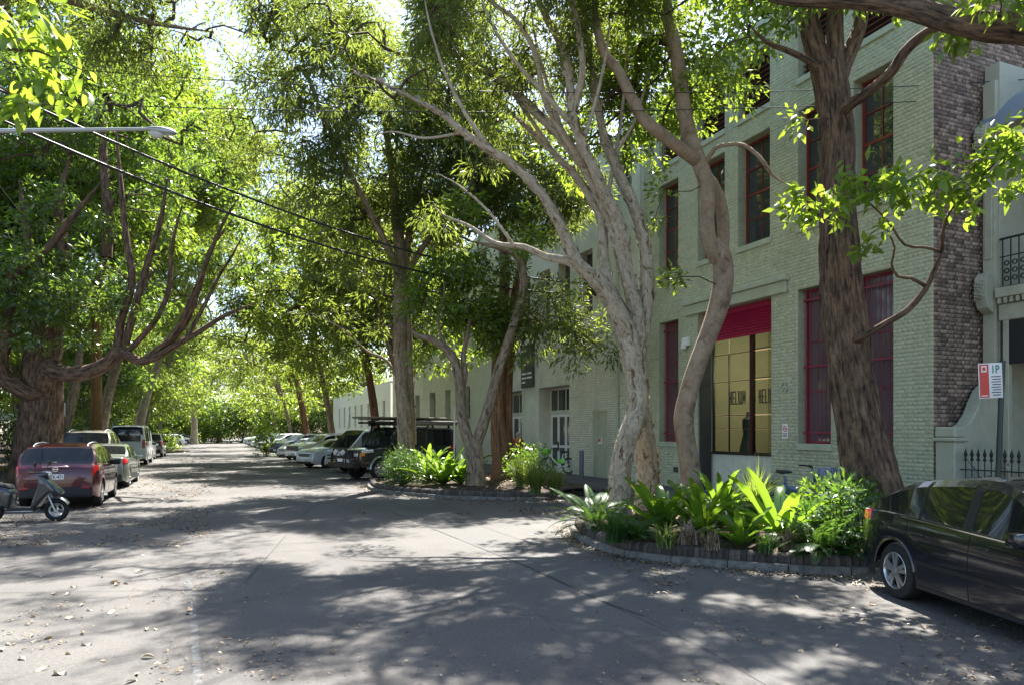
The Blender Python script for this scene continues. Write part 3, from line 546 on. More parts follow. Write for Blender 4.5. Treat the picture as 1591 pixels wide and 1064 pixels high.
# ---------------------------------------------------------------- garden beds in rolled brick edging
def resample(pts, d):
    pts = [Vector((p[0], p[1], 0)) for p in pts]; C, _ = catmull(pts, [1] * len(pts), 0.02); L = np.concatenate([[0], np.cumsum(np.linalg.norm(np.diff(C, axis=0), axis=1))])
    n = int(L[-1] / d); s = np.linspace(0, L[-1], n + 1); return np.stack([np.interp(s, L, C[:, k]) for k in range(3)], 1)
def bed(label, front, back, group):
    c = Vector((sum(p[0] for p in front + back) / len(front + back), sum(p[1] for p in front + back) / len(front + back), 0)); t = thing('garden_bed', label, 'garden bed', c, 0, group)
    f = resample(front, 0.0835); T = nrm(np.gradient(f, axis=0)); Nn = np.stack([-T[:, 1], T[:, 0], T[:, 2]], 1)
    cen = np.array([c.x, c.y, 0])
    if ((cen - f) * Nn).sum(1).mean() < 0: Nn = -Nn               # Nn points into the bed
    ms = []
    for k in range(5):
        w_ = 0.0395; prof = [(-.005, .08), (-.005, .17), (.01, .205), (.045, .235), (.10, .245), (.15, .235), (.19, .20), (.19, .08)]
        mb_ = MB().prism(prof, -w_ * random.uniform(.97, 1.02), w_ * random.uniform(.97, 1.02), 'y'); m_ = mb_.mesh('kerb_brick', M['kerb_brick'], 40, 0.004)
        a = m_.attributes.new('tint', 'FLOAT', 'FACE'); a.data.foreach_set('value', np.full(len(m_.polygons), k / 4, np.float32)); ms.append(m_)
    for i in range(len(f)):
        o = link('brick', random.choice(ms), t); p = f[i] + Nn[i] * 0.13; o.location = Vector(p) - c + Vector((0, 0, random.uniform(-.005, .005)))
        o.rotation_euler = (random.uniform(-.012, .012), random.uniform(-.03, .03), math.atan2(Nn[i][1], Nn[i][0]) + random.uniform(-.012, .012))
    g = resample(front, 0.8); T = nrm(np.gradient(g, axis=0)); N2 = np.stack([-T[:, 1], T[:, 0], T[:, 2]], 1)
    if ((cen - g) * N2).sum(1).mean() < 0: N2 = -N2
    for i in range(len(g) - 1):
        ks = np.linspace(0.008, 0.992, 6); mb_ = MB(); V = []
        for q in ks:
            a = g[i] + (g[i + 1] - g[i]) * q; nn = N2[i] + (N2[i + 1] - N2[i]) * q; nn = nn / np.linalg.norm(nn)
            for (off, z) in [(0, -.02), (0.012, .085), (0.03, .105), (.30, .105), (.30, -.02)]: V.append(tuple(a + nn * off - cen + np.array([0, 0, z])))
        F = [(5 * j + k, 5 * j + k + 1, 5 * j + 5 + k + 1, 5 * j + 5 + k) for j in range(5) for k in range(4)] + [(0, 1, 2, 3, 4), (25, 26, 27, 28, 29)]
        mb_.add(V, F).build('kerb_stone', M['stone'], t, 40)
    inn = [tuple((f[i] + Nn[i] * 0.28)[:2]) for i in range(0, len(f), 4)]; poly = inn + back
    vs_ = [Vector((p[0] - c.x, p[1] - c.y, 0.16)) for p in poly]; bm = bmesh.new(); bv = [bm.verts.new(p) for p in vs_]; bm.faces.new(bv)
    bmesh.ops.triangulate(bm, faces=bm.faces); bmesh.ops.subdivide_edges(bm, edges=bm.edges, cuts=5, use_grid_fill=True)
    for v in bm.verts:
        e = min((v.co - q).length for q in vs_); q = vnoise(np.array([[v.co.x * 2.5, v.co.y * 2.5, c.x], [v.co.x * 9, v.co.y * 9, 3]])); v.co.z += min(e, 0.6) * 0.14 + 0.035 * q[0] * min(1, e * 4) + 0.015 * q[1]
    bmesh.ops.recalc_face_normals(bm, faces=bm.faces); me = bpy.data.meshes.new('soil'); bm.to_mesh(me); bm.free(); me.materials.append(M['soil']); link('soil', me, t); return t
def gl(lst): return [tuple(G(u, v)[:2]) for u, v in lst]
bed1 = bed('near garden bed with rolled brick edging, ferns and the paperbark growing in it', [(10.7, 14.6), (8.6, 13.9), (7.2, 13.2)] + gl([(893, 815), (883, 824), (899, 840), (942, 858), (1007, 871), (1089, 879), (1187, 887), (1285, 893), (1332, 894)]) + [(8.5, 6.7), (9.4, 6.8)], [(10.72, 7.0), (10.72, 14.5)], 'brick edged garden beds')
bed2 = bed('farther garden bed with rolled brick edging in front of the black four wheel drive', [(10.7, 27.6), (8.0, 26.6), (5.8, 25.4)] + gl([(574, 752), (570, 757), (580, 763), (614, 768), (682, 774), (752, 777), (830, 778), (868, 777), (890, 768)]) + [(10.3, 18.2)], [(10.72, 18.3), (10.72, 27.4)], 'brick edged garden beds')
# ---------------------------------------------------------------- brickwork
def brick_mesh(name, l, h, d, mat, tint):
    me = npmesh(name, [(0, 0, 0), (l, 0, 0), (l, 0, h), (0, 0, h), (.003, -d, .003), (l - .003, -d, .003), (l - .003, -d, h - .003), (.003, -d, h - .003)],
                [(4, 5, 6, 7), (0, 1, 5, 4), (1, 2, 6, 5), (2, 3, 7, 6), (3, 0, 4, 7)], mat, tint=[tint] * 5, link_it=False); return me
def brickwork(name, parent, org, run, outw, length, z0, z1, holes, mat, near, d=0.012, skip=None):
    """run: unit vector along the wall, outw: outward normal; bricks stand d proud of the mortar face; the 300 nearest are objects"""
    org, run, outw = Vector(org), Vector(run), Vector(outw); bx = []; row = 0; z = z0; H_, J = 0.074, 0.012; g = np.random.default_rng(3)
    while z + H_ < z1:
        L = 0.232 if row % 2 == 0 else 0.110; s = -0.06 if row % 2 == 0 else 0.0
        while s < length:
            a, b = max(s, 0.0), min(s + L, length); segs = [(a, b)]
            for (h0, h1, hz0, hz1) in holes:
                if z + H_ > hz0 + .01 and z < hz1 - .01: segs = [q for (p0, p1) in segs for q in ((p0, min(p1, h0)), (max(p0, h1), p1)) if q[1] - q[0] > 0.03]
            for (p0, p1) in segs:
                if p1 - p0 > 0.03 and not (skip and skip(p0, z)): bx.append((p0, z, p1 - p0))
            s += L + J
        z += H_ + J; row += 1
    wpos = [org + run * (b[0] + b[2] / 2) + Vector((0, 0, b[1])) for b in bx]; dist = [-(2.0 if abs(b[2] - .232) < 1e-4 else 1.0) / ((w_ - camo.location).length) for b, w_ in zip(bx, wpos)]
    full = [i for i in sorted(range(len(bx)), key=lambda i: dist[i]) if abs(bx[i][2] - .232) < 1e-4 or abs(bx[i][2] - .110) < 1e-4]
    big = set(full[:near]); cache = {}; R_ = Matrix((run, -outw, Vector((0, 0, 1)))).transposed().to_4x4()
    for i in big:
        k = (round(bx[i][2], 3), int(g.integers(0, 6)))
        if k not in cache: cache[k] = brick_mesh(name, k[0], H_, d, mat, k[1] / 5)
        o = link(name, cache[k], parent); m = R_.copy(); m.translation = org + run * bx[i][0] + outw * float(g.uniform(-.0015, .0025)) + Vector((0, 0, bx[i][1])) - parent.location; o.matrix_local = m
    V, F, T = [], [], []
    for i, (s, z, l) in enumerate(bx):
        if i in big: continue
        b = len(V); q = d + float(g.uniform(-.0015, .0025)); t_ = float(g.random())
        for (a, c, e) in [(0, 0, 0), (l, 0, 0), (l, 0, H_), (0, 0, H_), (.003, q, .003), (l - .003, q, .003), (l - .003, q, H_ - .003), (.003, q, H_ - .003)]:
            V.append(tuple(org + run * (s + a) + outw * c + Vector((0, 0, z + e)) - parent.location))
        F += [tuple(b + k for k in f) for f in [(4, 5, 6, 7), (0, 1, 5, 4), (1, 2, 6, 5), (2, 3, 7, 6), (3, 0, 4, 7)]]; T += [t_] * 5
    if F: o = npmesh('brickwork', V, F, mat, parent, tint=T); o['kind'] = 'stuff'
def wall_x(name, X, y0, y1, z0, z1, holes, mat, parent, depth=0.4):
    """street wall in the plane X facing -X with real openings and reveals; holes: (ya, yb, za, zb[, depth])"""
    ys = sorted({y0, y1, *[h[0] for h in holes], *[h[1] for h in holes]}); zs = sorted({z0, z1, *[h[2] for h in holes], *[h[3] for h in holes]}); m = MB()
    for i in range(len(ys) - 1):
        for j in range(len(zs) - 1):
            cy, cz = (ys[i] + ys[i + 1]) / 2, (zs[j] + zs[j + 1]) / 2
            if any(h[0] < cy < h[1] and h[2] < cz < h[3] for h in holes): continue
            m.add([(X, ys[i], zs[j]), (X, ys[i + 1], zs[j]), (X, ys[i + 1], zs[j + 1]), (X, ys[i], zs[j + 1])], [(0, 3, 2, 1)])
    for h in holes:
        d = h[4] if len(h) > 4 else depth; a, b, c, e = h[:4]; q = [(a, c), (b, c), (b, e), (a, e)]
        for k in range(4):
            (ya, za), (yb, zb) = q[k], q[(k + 1) % 4]; m.add([(X, ya, za), (X, yb, zb), (X + d, yb, zb), (X + d, ya, za)], [(0, 1, 2, 3)])
    m.v = [tuple(Vector(p) - parent.location) for p in m.v]; me = bpy.data.meshes.new(name); me.from_pydata(m.v, [], m.f); me.materials.append(mat); me.update(); return link(name, me, parent)
def window_x(parent, X, y0, y1, z0, z1, fmat, pmat, cols=2, rows=4, bars=0, sill=None, sash=True, fw=0.06, label=None):
    """frame with real bars and panes in the plane X; origin at the parent"""
    L0 = parent.location; f = MB(); t = 0.07
    def bx(m, a, b, c, d, e, g): m.box(a - L0.x, b - L0.x, c - L0.y, d - L0.y, e - L0.z, g - L0.z)
    bx(f, X, X + t, y0, y0 + fw, z0, z1); bx(f, X, X + t, y1 - fw, y1, z0, z1); bx(f, X, X + t, y0 + fw, y1 - fw, z0, z0 + fw); bx(f, X, X + t, y0 + fw, y1 - fw, z1 - fw, z1)
    w0, w1, h0, h1 = y0 + fw, y1 - fw, z0 + fw, z1 - fw
    for r in range(1, rows):
        z = h0 + (h1 - h0) * r / rows; q = 0.03 if (sash and r == rows // 2) else 0.012; bx(f, X + .012, X + t - .012, w0, w1, z - q, z + q)
    for c in range(1, cols): y = w0 + (w1 - w0) * c / cols; bx(f, X + .02, X + t - .02, y - .011, y + .011, h0, h1)
    fo = f.build('window', fmat, parent)
    if label: fo['label'] = label
    for r in range(rows):
        for c in range(cols):
            p = MB(); xo = X + (0.03 if r < rows // 2 else 0.045); bx(p, xo, xo + .006, w0 + (w1 - w0) * c / cols, w0 + (w1 - w0) * (c + 1) / cols, h0 + (h1 - h0) * r / rows, h0 + (h1 - h0) * (r + 1) / rows); p.build('pane', pmat, fo)
    for k in range(bars):
        y = y0 + (y1 - y0) * (k + .5) / bars; b = MB(); b.tube([(X - .09 - L0.x, y - L0.y, z0 + .02 - L0.z), (X - .09 - L0.x, y - L0.y, z1 - .02 - L0.z)], 0.009, 6); b.build('security_bar', M['red_paint'], fo)
    if bars:
        for q in (0.07, 0.5, 0.93):
            b = MB(); z = z0 + (z1 - z0) * q; bx(b, X - .105, X - .08, y0, y1, z - .02, z + .02); b.build('cross_rail', M['red_paint'], fo)
    if sill:
        b = MB(); bx(b, sill[0], X - .002, y0 - .04, y1 + .04, z0 - .16, z0 - .004); b.build('sill', sill[1], fo, bevel=.01)
    return fo
# ---- the green warehouse
FXX = 13.5
wh = thing('brick_warehouse', 'tall green painted brick warehouse with a shop opening and barred red windows', 'building', (FXX, 10.0, 0))
HW = [(10.93, 11.97, 1.62, 5.46), (12.61, 13.64, 1.62, 5.46), (18.63, 19.69, 1.58, 5.46), (14.57, 17.66, 0.14, 5.46, 0.6),
      (10.93, 11.97, 7.04, 9.94), (12.65, 13.64, 7.04, 9.94), (14.62, 15.86, 7.04, 9.94), (16.42, 17.66, 7.04, 9.94), (18.63, 19.69, 7.04, 9.94),
      (10.93, 11.97, 10.75, 12.2), (12.65, 13.64, 10.75, 12.2), (14.62, 15.86, 10.6, 12.2), (16.42, 17.66, 10.6, 12.2), (18.63, 19.69, 10.6, 12.2)]
WT = 12.7
wall_x('street_wall', FXX, 10.0, 20.6, 0, WT, HW, M['green_mortar'], wh)
m = MB()
m.add([(0, 0, 0), (14, 0, 0), (14, 0, WT), (0, 0, WT)], [(0, 1, 2, 3)]); m.build('side_wall', M['raw_mortar'], wh)
MB().box(0.02, 14, 0.02, 10.58, WT - .2, WT).build('roof', M['concrete'], wh); MB().box(13.9, 14.0, 0.03, 10.6, 0, WT - .21).build('rear_wall', M['dark_int'], wh)
MB().box(-.06, 0.3, 0, 10.6, WT, WT + .25).build('parapet_coping', M['green_trim'], wh)
brickwork('painted_brick', wh, (FXX, 10.0, 0.15), (0, 1, 0), (-1, 0, 0), 10.6, 0.0, WT - .16, [(h[0] - 10, h[1] - 10, h[2] - .15, h[3] - .15) for h in HW] + [(3.99, 8.23, 5.31, 5.75)], M['green_brick'], 300, d=.0035)
brickwork('bare_brick', wh, (FXX, 10.0, 0.15), (1, 0, 0), (0, -1, 0), 4.6, 0.0, WT - .16, [], M['raw_brick'], 300, skip=lambda s, z: (s > 1.5 and z < 6) or s < -.1)
for i, h in enumerate(HW[:3]): window_x(wh, FXX + .28, *h[:4], M['red_paint'], M['pane_mauve'], 1, 3, 8, (FXX - .05, M['green_trim']), False)
for i, h in enumerate(HW[4:9]): window_x(wh, FXX + .28, *h[:4], M['red_frame'], M['pane_dark'], 2, 4, 0, (FXX - .05, M['green_trim']))
for i, h in enumerate(HW[9:]):
    fo = MB().box(.28, .30, h[0] - 10, h[1] - 10, h[2], h[3]).build('window', M['dark_int'], wh); lv = MB().box(0, .10, .02, h[1] - h[0] - .02, 0, .018, Matrix.Rotation(-.6, 3, 'Y')).mesh('louvre_blade', M['red_frame'])
    for k in range(int((h[3] - h[2]) / .14)): o = link('louvre_blade', lv, fo); o.location = (.17, h[0] - 10, h[2] + .06 + k * .14)
    MB().box(-.05, .16, h[0] - 10.04, h[1] - 9.96, h[2] - .16, h[2] - .003).build('sill', M['green_trim'], fo, bevel=.01)
l_ = MB(); l_.box(-.09, 0, 3.99, 8.23, 5.47, 5.77); l_.build('lintel', M['green_trim'], wh, bevel=.012); l_ = MB(); l_.box(-.16, 0, 3.93, 8.29, 5.772, 5.90); l_.build('lintel_cap', M['green_trim'], wh, bevel=.015)
sh = MB().box(.22, .36, 4.57, 7.66, 5.30, 5.458).build('roller_shutter', M['shutter'], wh, bevel=.01); MB().box(.26, .33, 4.575, 7.655, 4.60, 4.68).build('bottom_rail', M['shutter'], sh)
slm = MB().prism([(.27, 0), (.245, .025), (.262, .06), (.275, .078), (.30, .078), (.30, 0)], 4.58, 7.65, 'y').mesh('slat', M['shutter'], 30)
for k in range(8): o = link('slat', slm, sh); o.location = (0, 0, 4.683 + k * .08)
XG = .55
MB().box(XG - .02, XG + .25, 4.57, 7.66, .14, 1.24).build('stall_riser', M['grey_wall'], wh, bevel=.008)
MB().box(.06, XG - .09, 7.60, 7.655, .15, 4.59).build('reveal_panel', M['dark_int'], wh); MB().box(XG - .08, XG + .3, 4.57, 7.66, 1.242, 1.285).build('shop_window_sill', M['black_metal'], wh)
sf = MB()
sf.box(XG, XG + .06, 4.575, 4.63, 1.29, 5.3); sf.box(XG, XG + .06, 7.60, 7.655, 1.29, 5.3)
for z in (2.0, 2.39, 3.39, 4.2): sf.box(XG + .005, XG + .045, 5.99, 7.6, z - .013, z + .013)
for z in (2.0, 3.42, 4.24): sf.box(XG + .005, XG + .045, 4.63, 5.88, z - .013, z + .013)
sf.box(XG + .004, XG + .046, 6.905, 6.928, 1.29, 4.2); sf.box(XG, XG + .06, 4.63, 7.6, 1.288, 1.32)
sfo = sf.build('shopfront', M['black_metal'], wh); MB().box(XG - .03, XG + .09, 5.88, 5.99, 1.29, 5.29).build('post', M['maroon'], sfo)
for (a, b) in [(4.63, 5.88), (5.99, 6.90), (6.93, 7.60)]:
    for (c, d) in [(1.32, 1.98), (2.02, 2.37), (2.41, 3.37), (3.41, 4.18), (4.22, 5.28)]: MB().box(XG + .02, XG + .026, a, b, c, d).build('shop_pane', M['shopglass'], sfo)
def block_letters(txt, yl, z0, h, wd, st, gap_):
    m = MB(); y = yl; x0, x1 = XG + .010, XG + .016
    def bar(a, b, c, d): m.box(x0, x1, y - b, y - a, z0 + c, z0 + d)
    for ch in txt:
        cw = st if ch == 'I' else (wd * 1.3 if ch == 'M' else wd)
        if ch in 'HEMLU': bar(0, st, 0, h)
        if ch == 'I': bar(0, st, 0, h)
        if ch in 'HMU': bar(cw - st, cw, 0, h)
        if ch == 'H': bar(st, cw - st, h * .44, h * .56)
        if ch in 'EL': bar(st, cw, 0, h * .11)
        if ch == 'E': bar(st, cw * .9, h * .45, h * .55); bar(st, cw, h * .89, h)
        if ch == 'U': bar(st, cw - st, 0, h * .11)
        if ch == 'M':
            for s0, s1 in ((st * .6, cw / 2), (cw - st * .6, cw / 2)):
                q = [(s0 - st * .35, h), (s0 + st * .35, h), (s1 + st * .35, h * .25), (s1 - st * .35, h * .25)]; b0 = len(m.v)
                for xx in (x0, x1): m.v += [(xx, y - a_, z0 + z_) for a_, z_ in q]
                m.f += [tuple(b0 + i for i in f) for f in [(0, 1, 2, 3), (4, 7, 6, 5), (0, 4, 5, 1), (1, 5, 6, 2), (2, 6, 7, 3), (3, 7, 4, 0)]]
        y -= cw + gap_
    m.build('shop_name', M['ink'], wh)
for yy in (6.885, 5.67): block_letters('HELIUM', yy, 2.70, .40, .098, .034, .026)
rm = MB(); W0, W1 = 3.6, 8.6   # the shop room
rm.add([(3.6, W0, .3), (3.6, W1, .3), (3.6, W1, 5.4), (3.6, W0, 5.4)], [(0, 1, 2, 3)]); rm.add([(XG + .3, W0, .3), (3.6, W0, .3), (3.6, W0, 5.4), (XG + .3, W0, 5.4)], [(0, 1, 2, 3)])
rm.add([(XG + .3, W1, .3), (3.6, W1, .3), (3.6, W1, 5.4), (XG + .3, W1, 5.4)], [(0, 1, 2, 3)]); rm.build('shop_wall', M['warmwall'], wh)
MB().box(XG + .26, 3.6, W0, W1, .2, .3).build('shop_floor', M['concrete'], wh); MB().box(XG + .1, 3.6, W0, W1, 5.41, 5.5).build('shop_ceiling', M['dark_int'], wh)
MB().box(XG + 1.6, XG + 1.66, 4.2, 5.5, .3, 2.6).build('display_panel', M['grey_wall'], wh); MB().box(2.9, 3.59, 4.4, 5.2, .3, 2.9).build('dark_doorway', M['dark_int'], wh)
def local(o): return o
dz = MB(); dz.lathe([(.34, .35), (.30, .7), (.22, 1.2), (.14, 1.55), (.17, 1.8), (.16, 1.98), (.06, 2.06), (.045, 2.2), (.0, 2.22)], 18)
gd = thing('dress_stand', 'long grey dress on a stand inside the shop window, left of the dark red post', 'dress stand', (FXX + 1.35, 17.0, .3)); dz.build('dress', plain('grey_cloth', (.16, .16, .16), .9), gd, 40)
dz2 = MB(); dz2.box(-.3, .3, -.25, .25, 0, 1.05); cb = thing('display_plinth', 'dark plinth with a black box inside the shop window', 'plinth', (FXX + 1.3, 15.3, .3)); dz2.build('plinth', M['dark_int'], cb); MB().box(-.15, .15, -.2, .2, 1.05, 1.45).build('box', M['black_metal'], cb, bevel=.01)
cr = thing('clothes_rail', 'clothes rail hung with dark and cream garments inside the shop', 'clothes rail', (FXX + 2.2, 15.0, .3)); MB().tube([(0, -.7, 0), (0, -.7, 1.9), (0, .7, 1.9), (0, .7, 0)], .02, 8).build('rail', M['black_metal'], cr)
for k in range(9): MB().box(-.22, .22, -.6 + k * .14, -.52 + k * .14, .55 + .1 * (k % 3), 1.86).build('garment', [M['ink'], plain('cream_cloth', (.5, .42, .3), .9), M['dark_int']][k % 3], cr, bevel=.03)
lp = thing('ceiling_lamp', 'lit spotlight under the shop ceiling', 'lamp', (FXX + 2.3, 15.9, 4.0)); MB().lathe([(.0, .16), (.05, .15), (.06, 0), (.055, 0), (.045, .10), (0, .12)], 14).build('lamp_shade', M['black_metal'], lp, 40); MB().tube([(0, 0, .15), (0, 0, 1.2)], .008, 6).build('stem', M['black_metal'], lp)
MB().sphere((0, 0, .0), .045, 12, 8).build('bulb', plain('lit_bulb', (1, .9, .6), .3, emit=(1, .82, .5), es=25), lp, 60)
pl_ = bpy.data.lights.new('shop_lamp_light', 'POINT'); pl_.energy = 52; pl_.color = (1, .86, .62); pl_.shadow_soft_size = .08; po = bpy.data.objects.new('shop_lamp_light', pl_); COL.objects.link(po); po.parent = lp; po.location = (0, 0, -.14)
textmesh('house_number', '66', 0.30, M['green_trim'], wh, facing((-.03, 4.10, 2.97), (0, -1, 0), (0, 0, 1)), 0.85, .012, .015)
ns = thing('wall_sign', 'small white no smoking sign on the green wall right of the shop', 'sign', (FXX - .012, 14.06, 1.74)); MB().box(-.008, 0, -.1, .1, 0, .38).build('plate', M['signwhite'], ns, bevel=.003)
MB().lathe([(.055, 0), (.072, 0), (.072, -.003), (.055, -.003)], 24, 'x', (-.009, 0, .25), True).build('ring', M['signred'], ns); MB().box(-.0125, -.009, -.06, .06, -.006, .006, Matrix.Rotation(.78, 3, 'X')).build('bar', M['signred'], ns).location = (0, 0, .25)
MB().box(-.0105, -.009, -.045, .035, .243, .257).build('cigarette', M['ink'], ns)
for k in range(3): MB().box(-.0105, -.009, -.07, .07, .05 + k * .035, .065 + k * .035).build('print', M['ink'], ns)
ab = thing('alarm_box', 'white box fixed high on the green wall left of the shop', 'alarm box', (FXX - .012, 18.15, 4.55)); MB().box(-.12, 0, -.15, .15, 0, .26).build('case', M['white'], ab, bevel=.012); MB().box(-.18, -.12, -.10, .10, -.10, .06).build('lens_hood', M['white'], ab, bevel=.01)
av = MB().box(-.015, 0, -.12, .12, 0, .17).build('air_vent', M['raw_mortar']); av.location = (FXX - .012, 18.75, .62); tag(av, 'small dark air vent low in the green wall left of the shop', 'vent')
# ---- the grey neighbour
gy = thing('grey_building', 'long pale grey painted building with recessed entries beyond the green warehouse', 'building', (FXX, 20.62, 0)); GH = 12.5
HG = [(23.07, 24.2, .14, 2.68, .10), (26.16, 29.2, .14, 3.86, 1.0), (31.1, 34.5, .14, 3.86, 1.0)] + [(24.2 + k, 25.3 + k, 6.5, 9.04) for k in (0, 1.9, 3.8, 5.9, 7.8, 10.2, 13.0)]
HG += [(45.58, 46.95, 2.6, 4.5), (49.5, 50.7, 2.6, 4.5), (42.3, 43.4, 2.6, 4.5), (38.6, 39.8, 2.6, 4.5)] + [(40 + 3.4 * k, 41.2 + 3.4 * k, 6.5, 9.04) for k in range(5)] + [(21.4 + 2.9 * k, 22.6 + 2.9 * k, 10.4, 11.9) for k in range(12)]
wall_x('street_wall', FXX + .02, 20.62, 34.6, 0, GH, [h for h in HG if h[1] < 34.6], M['grey_wall'], gy); wall_x('street_wall', FXX + .02, 34.6, 58, 0, GH, [h for h in HG if h[0] > 34.6], M['grey_wall'], gy)
brickwork('grey_brick', gy, (FXX + .02, 20.64, .15), (0, 1, 0), (-1, 0, 0), 8.4, 0, 6.2, [(h[0] - 20.64, h[1] - 20.64, h[2] - .15, h[3] - .15) for h in HG], M['grey_brick'], 120, d=.009)
MB().box(.05, 14, 0, 37.4, GH - .2, GH).build('roof', M['concrete'], gy); MB().box(13.9, 14, 0.02, 37.35, 0, GH - .21).build('rear_wall', M['dark_int'], gy); MB().box(.03, 14, 37.36, 37.4, 0, GH - .21).build('end_wall', M['grey_wall'], gy); MB().box(-.05, .3, 0, 37.4, GH, GH + .2).build('parapet_coping', M['grey_wall'], gy)
for h in HG[3:]: window_x(gy, FXX + .32, *h[:4], M['green_trim'], M['pane_dark'], 2, 4 if h[2] > 5 else 2)
MB().box(.06, .13, 2.44, 3.59, .15, 2.70).build('service_door', M['green_trim'], gy, bevel=.006)
do = MB().box(-.06, 0, -.10, .10, 0, .24).build('call_box', M['signwhite']); do.location = (FXX + .05, 23.6, 1.42); tag(do, 'small red and white call box on the grey service door', 'call box'); rb = MB().box(-.064, -.06, -.085, .085, .10, .22).build('red_panel', M['signred'], do)
def entry(y0, y1):
    X = .62; a, b = y0 - 20.62, y1 - 20.62; e = MB()
    for y in (a, b - .08): e.box(X, X + .08, y, y + .08, .15, 3.85)
    e.box(X, X + .08, a + .08, b - .08, 2.68, 2.84); e.box(X, X + .08, a + .08, b - .08, 3.75, 3.85)
    for k in (1, 2, 3): y = a + (b - a) * k / 4; e.box(X + .01, X + .07, y - .03, y + .03, 2.84, 3.75)
    y = (a + b) / 2; fr = e.build('entry_frame', M['grey_wall'], gy)
    for k in range(4): MB().box(X + .03, X + .04, a + (b - a) * k / 4, a + (b - a) * (k + 1) / 4, 2.84, 3.75).build('transom_pane', M['pane_dark'], fr)
    for s in (0, 1, 2, 3):
        c, d = a + .08 + (b - a - .16) * s / 4, a + .08 + (b - a - .16) * (s + 1) / 4; q = MB()
        q.box(X + .01, X + .06, c + .004, c + .10, .16, 2.67); q.box(X + .01, X + .06, d - .10, d - .004, .16, 2.67)
        for (z0, z1) in ((.16, .34), (1.18, 1.30), (2.55, 2.67)): q.box(X + .01, X + .06, c + .10, d - .10, z0, z1)
        dr = q.build('entry_door', M['white'], gy)
        for (z0, z1) in ((.34, 1.18), (1.30, 2.55)): MB().box(X + .03, X + .038, c + .10, d - .10, z0, z1).build('door_pane', M['pane_dark'], dr)
        MB().box(X - .03, X + .01, (c if s % 2 else d) - .05, (c if s % 2 else d) - .03 + .05, 1.05, 1.45).build('pull_handle', M['steel'], dr)
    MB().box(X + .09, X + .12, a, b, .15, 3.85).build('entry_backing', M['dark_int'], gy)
entry(26.16, 29.2); entry(31.1, 34.5)
bs = thing('wall_banner', 'dark grey notice panel with rows of white lettering on the grey building', 'sign', (FXX - .01, 29.6, 3.95)); MB().box(-.06, 0, 0, 1.4, 0, 2.0).build('panel', plain('charcoal_panel', (.035, .04, .042), .5), bs, bevel=.005)
for k, (a, b, z) in enumerate([(.1, .6, 1.7), (.1, .7, 1.35), (.1, .55, 1.05), (.1, .62, .62), (.75, 1.2, .62), (.1, .6, .42), (.7, 1.25, .42), (.1, .5, .22)]): MB().box(-.063, -.06, 1.4 - b, 1.4 - a, z, z + .075).build('lettering', M['white'], bs)
dp = MB().tube([(0, 0, .15), (0, 0, 11)], .05, 10).build('downpipe', M['green_trim']); dp.location = (FXX - .08, 22.2, 0); tag(dp, 'thin green painted downpipe on the grey building beside the paperbark', 'downpipe')
dp2 = MB().tube([(0, 0, .15), (0, 0, 12.3)], .05, 10).build('downpipe', M['grey_wall']); dp2.location = (FXX - .08, 20.75, 0); tag(dp2, 'pale downpipe at the joint between the green and the grey buildings', 'downpipe')
bo = MB().lathe([(.09, 0), (.09, 1.0), (.085, 1.03), (0, 1.04)], 16).build('bollard', plain('grey_blue_paint', (.13, .14, .17), .5), None, 40); bo.location = (12.9, 23.95, .15); tag(bo, 'grey bollard on the footpath beside the grey service door', 'bollard')
# low white building further along
lw = thing('white_building', 'low white rendered building far along the right side of the street', 'building', (FXX + .3, 60, 0)); wall_x('street_wall', FXX + .3, 60, 92, 0, 6.2, [(62 + 3.5 * k, 63 + 3.5 * k, 2.2, 4.6) for k in range(8)], M['white'], lw)
MB().box(0.02, 12, 0, 32, 6, 6.2).build('roof', M['concrete'], lw); MB().box(0.02, 12, 0, .1, 0, 5.99).build('end_wall', M['white'], lw)
for k in range(8): window_x(lw, FXX + .55, 62 + 3.5 * k, 63 + 3.5 * k, 2.2, 4.6, M['green_trim'], M['pane_dark'], 1, 2)
# ---- the terrace house on the far right
th = thing('terrace_house', 'pale green terrace house with an iron lace balcony at the right edge', 'house', (15.0, 9.98, 0))
def TB(n, x0, x1, y0, y1, z0, z1, mat='terrace', par=None, bev=.01): return MB().box(x0, x1, y0, y1, z0, z1).build(n, M[mat], par or th, bevel=bev)
TB('party_wall', 0, 6, -.34, -.02, 0, 9.6); TB('front_wall', 1.3, 1.6, -6, -.36, 0, 9.6); TB('pilaster', -.12, -.002, -.32, -.06, 0.9, 9.2); TB('pilaster_panel', -.15, -.122, -.27, -.11, 5.5, 7.1)
for (z0, z1) in ((4.35, 5.2), (7.5, 8.3)):
    b = MB().prism([(-.13, z0), (-.32, z0 + .12), (-.42, z0 + .4), (-.40, z1 - .1), (-.30, z1), (-.13, z1)], -.31, -.07, 'y').build('scroll_bracket', M['terrace'], th, bevel=.01); b.data.transform(Matrix.Translation((0, 0, 0)))
    for k in range(40): MB().sphere((-.43 + .012 * (k % 3), -.10 - .02 * (k % 9), z0 + .3 + (z1 - z0 - .45) * ((k * 7) % 40) / 40), .022, 6, 4).build('boss', M['terrace'], b)
TB('balcony_floor', -.1, 1.3, -6, -.36, 4.62, 4.80); TB('cornice', -.2, -.102, -6, -.36, 4.66, 4.86)
for k in range(16): TB('dentil', -.17, -.102, -.46 - k * .12, -.40 - k * .12, 4.54, 4.655, bev=0)
TB('frieze', -.08, .02, -6, -.36, 4.2, 4.53); rl = MB()
rl.box(-.05, -.02, -6, -.36, 5.86, 5.90); rl.box(-.05, -.02, -6, -.36, 4.87, 4.90); rl.box(-.045, -.025, -6, -.36, 5.5, 5.52)
